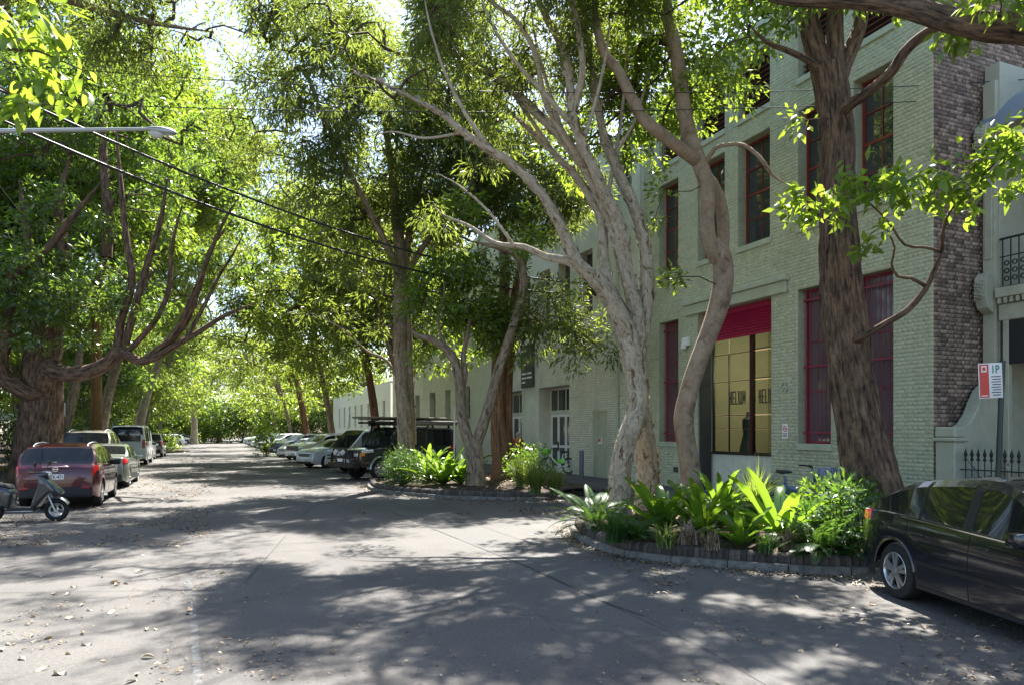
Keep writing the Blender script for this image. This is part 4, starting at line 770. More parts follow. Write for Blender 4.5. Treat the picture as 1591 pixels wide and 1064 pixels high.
for k in range(24):
    y = -.42 - k * .16; rl.box(-.045, -.025, y - .008, y + .008, 4.9, 5.86)
    for j in range(3): rl.lathe([(.035, -.008), (.055, -.008), (.055, .008), (.035, .008)], 10, 'x', (-.035, y - .08, 5.05 + j * .16), True)
rl.build('balcony_railing', M['iron'], th)
pr = [(1.3 * (1 - k / 8) - .35 * (k / 8), 9.2 - 1.05 * (k / 8) ** 2.2) for k in range(9)]
MB().prism(pr + [(p, q - .05) for p, q in pr[::-1]], -6, -.02, 'y').build('awning_roof', M['awning'], th, 30)
MB().box(-.05, -.02, -6, -.4, 3.3, 4.18).build('lace_valance', M['iron'], th); TB('balcony_door', 1.26, 1.295, -1.6, -.7, 4.85, 7.4, 'pane_dark'); TB('front_window', 1.25, 1.295, -1.8, -.6, .8, 3.2, 'pane_dark'); TB('veranda_column', -.06, .06, -.55, -.43, .15, 4.2, 'terrace')
gw = thing('garden_wall', 'pale green garden wall rising in a scroll curve to the terrace house', 'wall', (13.52, 9.6, 0))
cv = [(0.0, 0.15), (0, 1.92), (.12, 1.97), (.3, 2.0), (.5, 2.1), (.68, 2.3), (.82, 2.55), (.97, 2.77), (1.15, 2.90), (1.36, 2.95), (1.36, .15)]
MB().prism(cv, 0, .28, 'y').build('wall_panel', M['terrace'], gw, 30, .015); MB().box(-.06, .26, -.08, .34, .15, 1.72).build('pier', M['terrace'], gw, bevel=.02); MB().box(-.1, .30, -.12, .38, 1.725, 1.80).build('pier_cap', M['terrace'], gw, bevel=.02); MB().box(-.07, .27, -.09, .35, 1.803, 2.02).build('pier_block', M['terrace'], gw, bevel=.03)
fe = thing('iron_fence', 'black iron picket fence with spear finials in front of the terrace house', 'fence', (13.6, 9.5, .15)); pk = MB(); pk.tube([(0, 0, 0), (0, 0, 1.2)], .011, 6); pk.lathe([(.0, 1.46), (.010, 1.42), (.034, 1.33), (.014, 1.27), (.03, 1.24), (.03, 1.215), (.011, 1.2)], 8); pkm = pk.mesh('picket', M['iron'], 40)
for k in range(44): o = link('picket', pkm, fe); o.location = (0, -.1 - k * .125, 0)
for z in (.18, 1.02): MB().box(-.018, .018, -5.6, 0, z, z + .022).build('rail', M['iron'], fe)
MB().box(-.14, .14, -5.6, 0, -.02, .16).build('plinth', M['terrace'], fe, bevel=.015)
# ---- house behind the left tree
lh = thing('cream_house', 'cream house with a pitched verandah behind the big left tree', 'house', (-11.0, 36, 0))
MB().box(-6, 0, -8, 10, 0, 6.5).build('wall', M['white'], lh); MB().prism([(-6.4, 6.5), (.4, 6.5), (-3, 9)], -8.4, 10.4, 'y').build('roof', M['awning'], lh)
MB().prism([(0, 3.2), (2.2, 2.5), (2.2, 2.38), (0, 3.05)], -8, 8, 'y').build('verandah_roof', M['white'], lh)
for y in (-7.5, -3.5, .5, 4.5): MB().box(2.0, 2.12, y, y + .12, 0, 2.4).build('post', M['white'], lh); MB().box(.002, .03, y + 1, y + 2.2, .8, 2.2).build('window', M['pane_dark'], lh)
for y in (-6, -2, 2, 6): MB().box(.002, .04, y, y + 1.2, 3.9, 5.6).build('window', M['pane_dark'], lh)
# ================================================================ trees
gap(120, 985, 260, 95); gap(250, 900, 120, 40); gap(400, 845, 150, 26); gap(345, 706, 110, 12, .25); gap(330, 692, 70, 6, .2); gap(600, 930, 30, 14); gap(480, 870, 70, 18)
gap(1570, 985, 90, 40, .2); gap(1340, 955, 90, 26, .2); gap(1110, 985, 60, 22); gap(930, 975, 45, 18); gap(860, 1010, 60, 22); gap(1060, 930, 60, 12); gap(900, 935, 30, 10)
gap(1100, 800, 60, 22, .1); gap(1215, 810, 60, 30, .1); gap(1300, 780, 50, 30, .2); gap(690, 735, 60, 14, .1); gap(860, 760, 30, 8, .1); gap(330, 760, 30, 8); gap(222, 718, 22, 8); gap(180, 740, 25, 8); gap(700, 800, 50, 7)
def R(p, *a): return p
# --- paperbark in the near bed (two trunks crossing, many pale limbs)
d = 14.3
tree('paperbark_tree', 'pale paperbark with two crossing trunks and many flaky limbs in the near garden bed', P(965, 806, d)[:2] + (0.18,) if False else (*P(965, 806, d)[:2], 0.18), [
 ('trunk', PP((962, 812, d), (962, 780, d), (963, 735, d), (972, 690, d), (988, 645, d + .05), (992, 605, d + .1), (985, 560, d + .1), (975, 520, d + .1), (955, 475, d), (925, 430, d - .1)), [.245, .235, .23, .235, .24, .25, .26, .25, .22, .18], dict(segs=30, step=.05, amp=.09, freq=(7, 7, 1.6), lobes=.16, flare=.25)),
 ('trunk', PP((1008, 795, d + 1.3), (1006, 740, d + 1.2), (1004, 700, d + 1.0), (1000, 660, d + .7), (994, 620, d + .35), (988, 580, d + .2)), [.29, .275, .27, .25, .22, .17], dict(segs=30, step=.05, amp=.09, freq=(7, 7, 1.6), lobes=.16, flare=.25)),
 ('limb', PP((985, 560, d + .1), (990, 510, d + .2), (983, 460, d + .3), (968, 400, d + .4), (950, 340, d + .5), (915, 268, d + .6), (879, 221, d + .8), (823, 166, d + 1.1), (780, 126, d + 1.4), (735, 100, d + 1.7), (690, 72, d + 2), (640, 55, d + 2.3)), [.19, .185, .175, .165, .155, .14, .125, .11, .095, .08, .06, .04], dict(segs=20, step=.06, amp=.1, lobes=.12)),
 ('limb', PP((940, 455, d), (915, 425, d - .1), (893, 400, d - .2), (868, 345, d - .3), (840, 300, d - .4), (800, 258, d - .5), (765, 236, d - .5), (720, 206, d - .5), (690, 180, d - .4), (655, 160, d - .3), (600, 132, d), (550, 112, d + .4)), [.155, .145, .135, .12, .11, .1, .09, .08, .065, .045, .028, .012], dict(segs=18, step=.06, amp=.1, lobes=.1)),
 ('limb', PP((925, 430, d - .1), (880, 405, d - .1), (850, 400, d), (815, 384, d + .1), (770, 378, d + .3), (730, 352, d + .5), (690, 335, d + .8), (672, 318, d + 1.0)), [.12, .1, .085, .07, .055, .04, .022, .01], dict(segs=14, amp=.1)),
 ('limb', PP((965, 480, d + .1), (945, 440, d + .3), (938, 390, d + .5), (935, 340, d + .7), (918, 308, d + .9), (893, 272, d + 1.1), (859, 237, d + 1.4), (820, 200, d + 1.7), (780, 162, d + 2)), [.14, .13, .12, .11, .1, .09, .075, .06, .045], dict(segs=16, amp=.1, lobes=.1)),
 ('limb', PP((975, 415, d + .4), (962, 350, d + .3), (930, 280, d + .2), (905, 225, d + .1), (890, 180, d), (884, 120, d), (872, 70, d), (845, 20, d + .1), (820, -40, d + .3), (800, -110, d + .5)), [.15, .14, .13, .12, .11, .10, .09, .075, .06, .04], dict(segs=16, amp=.1, lobes=.1)),
 ('limb', PP((890, 180, d), (905, 110, d - .2), (897, 40, d - .4), (885, -30, d - .5), (880, -120, d - .5)), [.09, .08, .07, .055, .03], dict(segs=12)),
 ('limb', PP((992, 560, d + .15), (1003, 480, d + .4), (1006, 420, d + .5), (1000, 370, d + .6), (985, 320, d + .7), (960, 265, d + .8), (940, 215, d + .9), (925, 150, d + 1), (918, 90, d + 1.1), (905, 20, d + 1.2), (900, -60, d + 1.2)), [.17, .165, .16, .14, .13, .115, .1, .09, .075, .06, .04], dict(segs=18, step=.06, amp=.1, lobes=.12)),
 *[('limb', PP(*[(u_, v_, d + z_) for u_, v_, z_ in q_]), list(np.linspace(r_, .014, len(q_))), dict(segs=10, amp=.08)) for q_, r_ in [
  ([(893, 200, 0), (850, 150, -.3), (800, 95, -.6), (760, 30, -.8), (735, -40, -.9)], .07), ([(860, 237, 1.4), (800, 150, 1.6), (745, 70, 1.8), (700, 10, 2), (670, -50, 2.1)], .06), ([(879, 221, .8), (850, 130, .7), (830, 50, .7), (822, -40, .7)], .06),
  ([(935, 340, .7), (955, 250, .9), (968, 160, 1.1), (975, 70, 1.2), (978, -30, 1.3)], .065), ([(950, 250, .8), (985, 190, .9), (1005, 120, 1), (1012, 40, 1.1)], .05), ([(765, 236, -.5), (725, 180, -.7), (690, 110, -.8), (668, 40, -.8), (655, -30, -.8)], .055),
  ([(720, 206, -.5), (660, 215, -.4), (610, 205, 0), (565, 215, .4)], .035), ([(800, 384, .1), (760, 330, .4), (715, 290, .8), (680, 270, 1.2)], .04), ([(905, 225, .1), (930, 140, -.1), (945, 60, -.2), (950, -30, -.2)], .055)]],
 ('limb', PP((915, 268, d + .6), (870, 200, d + .2), (845, 150, d), (830, 80, d - .2), (800, 30, d - .3), (760, 0, d - .2), (720, -60, d)), [.09, .08, .07, .06, .05, .045, .03], dict(segs=12))],
 [B(800, 60, 14.6, 1.7, 1.2), B(720, 40, 15.5, 1.8, 1.3), B(640, 70, 16.6, 1.8, 1.2), B(580, 120, 17.5, 1.5, 1.1), B(880, -40, 14, 2.0, 1.3), B(780, -90, 14.5, 2.4, 1.4), B(660, -80, 15.5, 2.6, 1.4), B(960, -80, 13.6, 2.2, 1.3), B(700, 150, 15.6, 1.2, .9, .7), B(620, 190, 16.4, 1.2, .8, .7), B(980, 60, 16.5, 1.6, 1.2), B(940, 150, 17, 1.3, 1.0, .8), B(740, 250, 15.4, .9, .6, .7), B(860, 120, 16, 1.4, 1), B(560, -20, 17, 2.4, 1.4), B(560, 140, 15.2, 1.3, .7, .8), B(480, 110, 15.8, .9, .6, .8), B(650, 330, 15.4, .8, .5, .7), B(700, 240, 14.6, .8, .5, .6)],
 LF['mela'], M['bark_paper'], M['leaf_mela'], flakes=70, rs=.86, spacing=.47, twig=.0065)
# --- smooth slim tree behind it
tree('street_tree', 'slender smooth tan trunk curving up in front of the shop', (*P(1078, 800, 15)[:2], 0.18), [
 ('trunk', PP((1080, 806, 15), (1074, 750, 15), (1066, 690, 15), (1063, 650, 15), (1072, 605, 15), (1086, 560, 15), (1103, 515, 15), (1118, 470, 15), (1124, 430, 15), (1120, 395, 15), (1107, 380, 15)), [.24, .21, .205, .215, .20, .20, .20, .205, .205, .19, .17], dict(segs=24, step=.07, amp=.035, freq=(3, 3, 1.3), lobes=.13, flare=.3)),
 ('limb', PP((1115, 405, 15), (1102, 375, 14.9), (1098, 340, 14.9), (1100, 300, 14.9), (1090, 262, 15), (1078, 235, 15), (1068, 200, 15), (1060, 150, 15), (1052, 90, 15), (1040, 30, 15.1), (1030, -50, 15.2)), [.165, .15, .15, .145, .15, .17, .155, .15, .14, .13, .10], dict(segs=20, step=.07, amp=.03, freq=(3, 3, 1.3), lobes=.1)),
 ('limb', PP((1120, 405, 15.1), (1124, 365, 15.3), (1120, 320, 15.3), (1108, 290, 15.2), (1092, 255, 15.05)), [.12, .125, .125, .12, .11], dict(segs=16, step=.07, amp=.03, lobes=.1)),
 ('limb', PP((1086, 252, 15), (1062, 235, 14.8), (1032, 212, 14.6), (1000, 185, 14.5), (980, 150, 14.4), (960, 110, 14.3), (938, 82, 14.2), (926, 30, 14.2), (922, -40, 14.2)), [.14, .13, .125, .115, .11, .10, .09, .075, .05], dict(segs=18, step=.07, amp=.04, lobes=.1)),
 ('limb', PP((1092, 262, 15), (1110, 232, 14.8), (1132, 225, 14.6), (1155, 226, 14.5), (1180, 245, 14.4), (1200, 272, 14.3), (1220, 285, 14.3)), [.06, .045, .04, .038, .04, .034, .02], dict(segs=10))],
 [B(940, 110, 17.5, 1.4, 1.1, .9), B(990, 200, 17.5, 1.2, .9, .9), B(900, 220, 18, 1.2, 1.0, .8), B(960, 20, 17.5, 1.5, 1.0, .9), B(1060, 160, 17.2, .9, .7, .9), B(1010, 20, 15.4, 1.3, 1), B(1075, 50, 15.2, 1.2, 1), B(1010, 120, 15.8, 1.2, .9), B(1100, 130, 15, .9, .7), B(1060, -70, 15.2, 2.0, 1.1), B(1010, 215, 15.8, .9, .7, .8), B(1140, 130, 14.8, .6, .5), B(1035, 330, 15, .4, .5, .6), B(1055, 430, 14.6, .22, .15), B(960, -60, 15, 1.7, 1)],
 LF['lime'], M['bark_smooth'], M['leaf_lime'], spacing=.46)
# --- big furrowed trunk at the right
dd = 12.2
tree('large_tree', 'large dark furrowed trunk leaning beside the black hatchback', (*P(1365, 850, dd)[:2], 0.15), [
 ('trunk', PP((1370, 865, dd), (1362, 800, dd), (1350, 735, dd), (1338, 670, dd), (1326, 600, dd), (1314, 520, dd), (1306, 440, dd), (1302, 360, dd), (1302, 280, dd), (1300, 210, dd), (1294, 150, dd), (1286, 105, dd)), [.56, .52, .47, .43, .41, .375, .345, .31, .29, .285, .29, .30], dict(segs=48, step=.05, amp=.10, freq=(9, 9, 1.1), lobes=.13, flare=.18)),
 ('limb', PP((1284, 125, dd), (1268, 80, dd), (1257, 30, dd), (1252, -40, dd), (1245, -130, dd + .2)), [.21, .19, .17, .15, .11], dict(segs=22, step=.06, amp=.1, freq=(7, 7, 1.2))),
 ('limb', PP((1294, 125, dd), (1296, 80, dd - .1), (1297, 20, dd - .15), (1300, -60, dd - .2)), [.18, .155, .135, .11], dict(segs=20, step=.06, amp=.1)),
 ('limb', PP((1300, 130, dd), (1318, 85, dd + .1), (1333, 50, dd + .2), (1345, 0, dd + .3), (1360, -70, dd + .4)), [.17, .14, .125, .11, .08], dict(segs=18, step=.06, amp=.1)),
 ('limb', PP((1304, 175, dd - .1), (1325, 160, dd - .5), (1350, 143, dd - .8), (1385, 112, dd - 1.1), (1405, 82, dd - 1.3), (1428, 60, dd - 1.5), (1450, 46, dd - 1.7), (1500, 30, dd - 2)), [.12, .095, .09, .088, .082, .08, .07, .06], dict(segs=16, step=.07, amp=.06)),
 ('limb', PP((1288, 120, dd), (1262, 98, dd - .2), (1230, 82, dd - .3), (1190, 65, dd - .4), (1165, 40, dd - .4)), [.085, .06, .05, .04, .025], dict(segs=12)),
 ('limb', PP((1325, 530, dd - .2), (1345, 520, dd - .6), (1380, 500, dd - .8), (1410, 482, dd - .9), (1436, 452, dd - 1), (1452, 420, dd - 1), (1463, 392, dd - 1.1)), [.10, .06, .055, .055, .05, .045, .03], dict(segs=12)),
 ('limb', PP((1440, 446, dd - 1), (1415, 432, dd - 1.1), (1395, 430, dd - 1.2), (1385, 410, dd - 1.2), (1390, 385, dd - 1.3), (1375, 350, dd - 1.5)), [.035, .028, .024, .02, .018, .012], dict(segs=8)),
 ('limb', PP((1463, 392, dd - 1.1), (1440, 385, dd - 1.3), (1405, 380, dd - 1.5), (1380, 345, dd - 1.6), (1340, 310, dd - 1.7), (1290, 310, dd - 1.8)), [.03, .024, .02, .016, .013, .008], dict(segs=8)),
 ('limb', PP((1463, 392, dd - 1.1), (1470, 340, dd - 1.5), (1500, 300, dd - 1.8), (1550, 250, dd - 2.2), (1600, 200, dd - 2.5)), [.03, .025, .02, .016, .01], dict(segs=8))],
 [B(1250, 10, 12.6, 1.0, .7), B(1180, 60, 12.4, .8, .6), B(1140, 100, 12.8, .75, .6), B(1200, -60, 12.4, 1.5, .8), B(1320, -90, 12.2, 1.6, .8), B(1215, 140, 12.2, .35, .3), B(1420, -90, 11, 1.6, .7), B(1400, 45, 11.4, .3, .2, .8), B(1240, 180, 12.1, .25, .35)],
 LF['lime'], M['bark_rough'], M['leaf_lime'], rs=.93, spacing=.44)
# --- the overhead limb at the top right and its tree outside the frame
tree('large_tree', 'thick dark bough reaching across the top right corner from a tree outside the frame', (10.0, 2.6, 0.1), [
 ('trunk', [(10.0, 2.6, -.1), (10.0, 2.7, 2), (9.9, 2.9, 4), (9.8, 3.2, 5.2)], [.5, .42, .38, .34], dict(segs=24, step=.1, amp=.1, flare=.2)),
 ('bough', [(9.8, 3.2, 5.1)] + PP((1760, 75, 7.2), (1660, 58, 7.7), (1591, 45, 8.1), (1540, 42, 8.3), (1480, 32, 8.6), (1430, 18, 8.9), (1370, 6, 9.2), (1300, 2, 9.5), (1230, 3, 9.8), (1170, -12, 10.1), (1090, -40, 10.4)), [.26, .22, .19, .17, .16, .145, .135, .115, .09, .06, .045, .025], dict(segs=22, step=.06, amp=.1, freq=(7, 7, 1.2)))],
 [B(1480, -70, 8.6, .9, .5), B(1560, -90, 8.2, 1.0, .5), B(1490, 55, 8.8, .22, .15, .7), B(1350, -60, 9.3, .9, .5), B(1200, -70, 10, 1.0, .5), B(1640, -120, 7, 1.4, .8), B(1700, 60, 6, .8, .6)],
 LF['lime'], M['bark_rough'], M['leaf_lime'], spacing=.44)
# --- tree with tall straight twin stem in the farther bed
d = 25.0
tree('paperbark_tree', 'tall straight pale trunk in the farther bed in front of the four wheel drive', (*P(632, 738, d)[:2], 0.18), [
 ('trunk', PP((634, 745, d), (631, 690, d), (628, 640, d), (624, 590, d), (622, 530, d), (621, 470, d), (622, 410, d), (618, 350, d), (612, 290, d), (600, 200, d)), [.34, .29, .26, .245, .23, .22, .21, .18, .15, .1], dict(segs=24, step=.08, amp=.09, lobes=.12, flare=.3)),
 ('trunk', PP((640, 690, d + .1), (638, 640, d + .1), (635, 570, d + .1), (633, 500, d + .1), (630, 420, d + .1), (640, 340, d + .2), (660, 260, d + .3)), [.16, .16, .15, .14, .13, .11, .07], dict(segs=16, step=.08, amp=.1)),
 ('limb', PP((622, 430, d), (600, 380, d - .5), (570, 320, d - 1), (530, 240, d - 1.8), (490, 150, d - 2.5), (460, 60, d - 3)), [.13, .12, .1, .08, .06, .04], {}),
 ('limb', PP((630, 430, d), (660, 380, d), (700, 330, d), (730, 260, d), (740, 180, d)), [.12, .1, .08, .06, .04], {}),
 ('limb', PP((626, 600, d), (600, 560, d - .2), (570, 545, d - .3), (530, 510, d - .4), (490, 490, d - .5)), [.07, .05, .04, .03, .02], {})],
 [B(640, 330, 25, 2.0, 1.5, 1.3), B(560, 270, 24.5, 2.0, 1.6, 1.3), B(700, 280, 25, 2.0, 1.6, 1.4), B(620, 190, 25, 2.6, 1.8, 1.3), B(720, 170, 25.5, 2.2, 1.7, 1.5), B(540, 370, 24.5, 1.4, 1.0, 1.2), B(690, 380, 26, 1.2, .8, 1.2), B(470, 60, 21.5, 1.5, 1.2, 1.4), B(480, 170, 21.5, 1.4, 1.4, 1.3), B(500, 270, 22, 1.1, 1.3, 1.2), B(430, 10, 21, 1.4, 1.1, 1.4), B(520, 20, 21.5, 1.7, 1.2, 1.4), B(600, 90, 24, 2.2, 1.5, 1.4), B(780, 180, 25, 2.2, 1.7, 1.3), B(790, 280, 25.5, 1.8, 1.2, 1.2), B(680, 40, 23, 2.0, 1.4, 1.2), B(560, 510, 24.6, 1.0, .8, .7), B(500, 480, 24.4, .9, .7, .7), B(425, 120, 23, 1.3, 1.2, 1.0), B(400, 215, 23.5, 1.3, 1.1, .9), B(345, 70, 22.5, 1.0, .8, .5), B(440, 300, 23.5, 1.0, .9, .9), B(375, 140, 23, .8, .7, .7), B(600, 440, 24.4, 1.1, .8, 1.0), B(560, 430, 24.6, 1.1, .7, .9)],
 LF['melafar'], M['bark_tan'], M['leaf_mela'], flakes=30, spacing=.56, twig=.008)
# --- forked tree and the red brown trunks beside it
d = 22.0
tree('street_tree', 'pale trunk forking low into two stems at the edge of the farther bed', (*P(738, 758, d)[:2], 0.18), [
 ('trunk', PP((740, 765, d), (739, 730, d), (737, 705, d), (732, 680, d)), [.30, .27, .27, .26], dict(segs=24, step=.06, amp=.08, lobes=.12, flare=.3)),
 ('limb', PP((734, 700, d), (722, 665, d), (716, 630, d), (714, 600, d), (708, 565, d), (695, 545, d), (672, 528, d - .1), (650, 522, d - .2), (638, 510, d - .3)), [.2, .18, .165, .16, .15, .13, .11, .09, .06], dict(segs=18, step=.06, amp=.1)),
 ('limb', PP((738, 695, d), (750, 660, d), (762, 625, d), (770, 590, d), (785, 545, d), (800, 500, d), (812, 460, d), (812, 420, d), (800, 395, d), (775, 385, d), (730, 375, d)), [.19, .17, .16, .155, .15, .14, .13, .125, .11, .09, .05], dict(segs=18, step=.06, amp=.1)),
 ('limb', PP((716, 610, d), (722, 580, d + .1), (720, 550, d + .2), (730, 500, d + .3), (720, 450, d + .4)), [.12, .1, .08, .06, .04], {}),
 ('limb', PP((695, 545, d), (680, 500, d), (690, 460, d), (688, 420, d)), [.05, .045, .035, .02], {})],
 [B(720, 480, 22.6, 1.2, .9, 1.5), B(670, 470, 22.4, .9, .8, 1.4), B(760, 500, 23, 1.0, .9, 1.4), B(690, 430, 22.5, 1.1, .6, 1.3), B(660, 560, 22.2, .6, .6, .9), B(700, 540, 23.5, .8, .6, .9), B(760, 410, 22, 1.0, .7, 1.2), B(750, 560, 24, .7, .5, .8), B(800, 360, 21.5, 1.1, .8), B(740, 330, 22, 1.3, .8)],
 LF['box'], M['bark_grey'], M['leaf_lime'], spacing=.5)
d = 24.5
tree('street_tree', 'pair of stringy red brown trunks beside the woman in red', (*P(786, 748, d)[:2], 0.16), [
 ('trunk', PP((782, 752, d), (778, 710, d), (775, 660, d), (774, 600, d), (776, 540, d), (780, 480, d), (785, 420, d), (780, 340, d)), [.36, .30, .27, .25, .22, .2, .17, .12], dict(segs=24, step=.08, amp=.1, freq=(9, 9, .8), flare=.25)),
 ('trunk', PP((795, 750, d + .1), (790, 700, d + .1), (788, 640, d + .1), (790, 580, d + .1), (796, 520, d + .1), (800, 460, d + .1), (815, 400, d), (830, 340, d)), [.26, .2, .18, .17, .16, .15, .13, .08], dict(segs=20, step=.08, amp=.1, freq=(9, 9, .8), flare=.25)),
 ('limb', PP((800, 470, d), (830, 500, d - 1), (860, 510, d - 2), (905, 520, d - 2.8), (935, 545, d - 3)), [.08, .06, .05, .04, .02], {})],
 [B(800, 500, 23, 1.1, .8, 1.3), B(850, 505, 22, 1.1, .8, 1.3), B(905, 520, 21.4, .9, .6, 1.2), B(945, 560, 21, .55, .5, .7), B(860, 455, 22.5, .9, .6, 1.1), B(820, 550, 22, .7, .4, .8), B(840, 330, 24, 1.6, 1.2), B(770, 300, 24.5, 1.6, 1.2), B(830, 250, 23.5, 1.5, 1.1), B(900, 560, 21.2, .5, .5, .4), B(800, 430, 23.5, .9, .6, .6), B(880, 300, 23, 1.2, .9)],
 LF['melafar'], M['bark_red'], M['leaf_mela'], spacing=.55, gapuse=False)
# --- the large left tree with the sweeping horizontal limb
d = 25.0
def fan(px):
    return px
tree('large_tree', 'massive brown trunk with a long sweeping limb behind the burgundy car', (*P(58, 745, d)[:2], 0.1), [
 ('trunk', PP((56, 760, d), (58, 720, d), (60, 680, d), (63, 640, d), (64, 600, d), (66, 560, d), (74, 520, d), (80, 470, d)), [.82, .74, .69, .64, .62, .60, .5, .4], dict(segs=40, step=.08, amp=.09, freq=(9, 9, .9), lobes=.08, flare=.15)),
 ('limb', PP((70, 600, d - .4), (78, 572, d - .7), (92, 578, d - .9), (115, 581, d - 1), (145, 575, d - 1), (172, 560, d - 1), (185, 545, d - 1), (215, 560, d - 1), (240, 555, d - 1), (270, 538, d - 1), (310, 515, d - 1), (350, 490, d - 1), (400, 470, d - 1)), [.32, .32, .30, .27, .25, .22, .19, .15, .13, .11, .09, .07, .04], dict(segs=20, step=.1, amp=.07)),
 ('limb', PP((62, 610, d - .3), (45, 612, d - .6), (25, 600, d - .8), (8, 588, d - .9), (0, 560, d - 1), (10, 520, d - 1), (16, 470, d - 1), (20, 430, d - 1), (50, 405, d - 1), (80, 380, d - 1), (115, 335, d - 1), (160, 280, d - .8)), [.32, .29, .28, .26, .24, .2, .18, .17, .14, .12, .1, .06], dict(segs=18, step=.1, amp=.07)),
 ('limb', PP((182, 550, d - 1), (188, 500, d - 1), (205, 440, d - .9), (196, 370, d - .9), (188, 290, d - .8), (180, 200, d - .7)), [.15, .13, .12, .11, .09, .06], {}),
 ('limb', PP((195, 535, d - 1), (212, 470, d - 1.1), (232, 400, d - 1.2), (250, 340, d - 1.3), (262, 260, d - 1.4)), [.13, .11, .1, .08, .05], {}),
 ('limb', PP((200, 545, d - 1), (240, 500, d - 1.2), (262, 450, d - 1.3), (268, 380, d - 1.3), (285, 310, d - 1.3)), [.1, .09, .08, .06, .04], {}),
 ('limb', PP((225, 558, d - 1), (270, 520, d - 1.1), (295, 470, d - 1.2), (320, 410, d - 1.3), (345, 350, d - 1.3), (375, 300, d - 1.2)), [.1, .09, .08, .07, .055, .03], {}),
 ('limb', PP((250, 548, d - 1), (290, 500, d - .8), (312, 440, d - .8), (325, 390, d - .7), (355, 350, d - .6), (370, 320, d - .5)), [.09, .08, .07, .055, .045, .03], {}),
 ('limb', PP((290, 525, d - 1), (320, 470, d - .9), (340, 430, d - .8), (362, 395, d - .7), (380, 360, d - .6)), [.07, .06, .05, .04, .025], {}),
 ('limb', PP((80, 480, d), (100, 400, d + .3), (90, 320, d + .5), (110, 240, d + .7)), [.3, .22, .16, .1], {}), ('limb', PP((78, 500, d), (60, 440, d + .5), (40, 350, d + .8), (30, 280, d + 1)), [.26, .2, .14, .08], {}),
 ('limb', PP((165, 400, d + 1), (168, 330, d + 1), (160, 240, d + 1.2), (165, 150, d + 1.3)), [.2, .18, .15, .1], {}), ('limb', PP((80, 500, d), (140, 460, d + .8), (165, 400, d + 1)), [.26, .22, .2], {})],
 [B(50, 480, 24, 2.0, .8, .8), B(130, 470, 24, 1.9, .75, .8), B(200, 480, 23.8, 1.4, .7, .7), B(30, 420, 24, 2.2, .9, .5), B(110, 420, 24.5, 2.0, .8, .45), B(185, 430, 24.4, 1.3, .8, .4), B(60, 340, 25, 2.2, 1.0, .3), B(150, 330, 25.5, 2.2, 1.0, .25), B(240, 290, 25.5, 2.0, 1.0, .25), B(330, 290, 25, 1.8, 1.0, .4), B(385, 350, 24.6, 1.2, 1.0, .6), B(400, 440, 24.2, .9, .8, .7), B(350, 400, 24.6, .8, .6, .25), B(100, 530, 23.4, 1.0, .5, .6), B(20, 540, 23.6, .9, .6, .6), B(60, 220, 27, 2.4, 1.2, .45), B(170, 210, 27, 2.2, 1.2, .4), B(270, 210, 27, 2.0, 1.2, .4), B(345, 200, 26.5, 1.6, 1.1, .5), B(60, 130, 27, 2.4, 1.4, .6), B(160, 150, 27, 2.2, 1.4, .6), B(290, 560, 24.4, .8, .45, .6), B(240, 585, 24.6, .7, .4, .6), B(15, 640, 27, .9, 1.0, .4)],
 LF['box'], M['bark_rough'], M['leaf_box'], spacing=.55, twig=.008, gapuse=True)
# --- overhead crown at the upper left, tree outside the frame
tree('street_tree', 'dark crown hanging into the upper left from a tree outside the frame', (-6.6, 11.5, .1), [
 ('trunk', [(-6.6, 11.5, -.1), (-6.5, 11.6, 2.2), (-6.3, 11.7, 4.5), (-6.0, 12.0, 6.5)], [.36, .3, .27, .22], dict(segs=20, amp=.08, flare=.25)),
 ('limb', [(-6.0, 12.0, 6.4)] + PP((-60, 10, 12), (60, -10, 13), (170, 20, 13.8), (260, 40, 14.4), (330, 50, 15.2)), [.2, .14, .1, .07, .045, .02], {}), ('limb', [(-6.0, 12.0, 6.4)] + PP((-100, 60, 10), (0, 60, 10), (70, 70, 9.8)), [.15, .08, .05, .03], {})],
 [B(220, 30, 14.2, 1.2, .8, 1.6), B(170, 80, 13.8, .9, .7, 1.6), B(280, 20, 14.8, .9, .7, 1.5), B(230, 100, 14, .7, .5, 1.5), B(120, 20, 13, 1, .7), B(180, -60, 13.4, 1.6, .9), B(40, -50, 12, 1.5, .9), B(300, -70, 14.6, 1.4, .8), B(300, 90, 14.6, .5, .4, .7), B(350, 45, 15.6, 1.0, .8, .9), B(395, 15, 16, .8, .6, .7), B(345, 120, 15.6, .6, .6, .7)],
 dict(l=0.13, w=0.03, per=40, spread=.3, droop=.5), M['bark_grey'], M['leaf_mela'], spacing=.46)
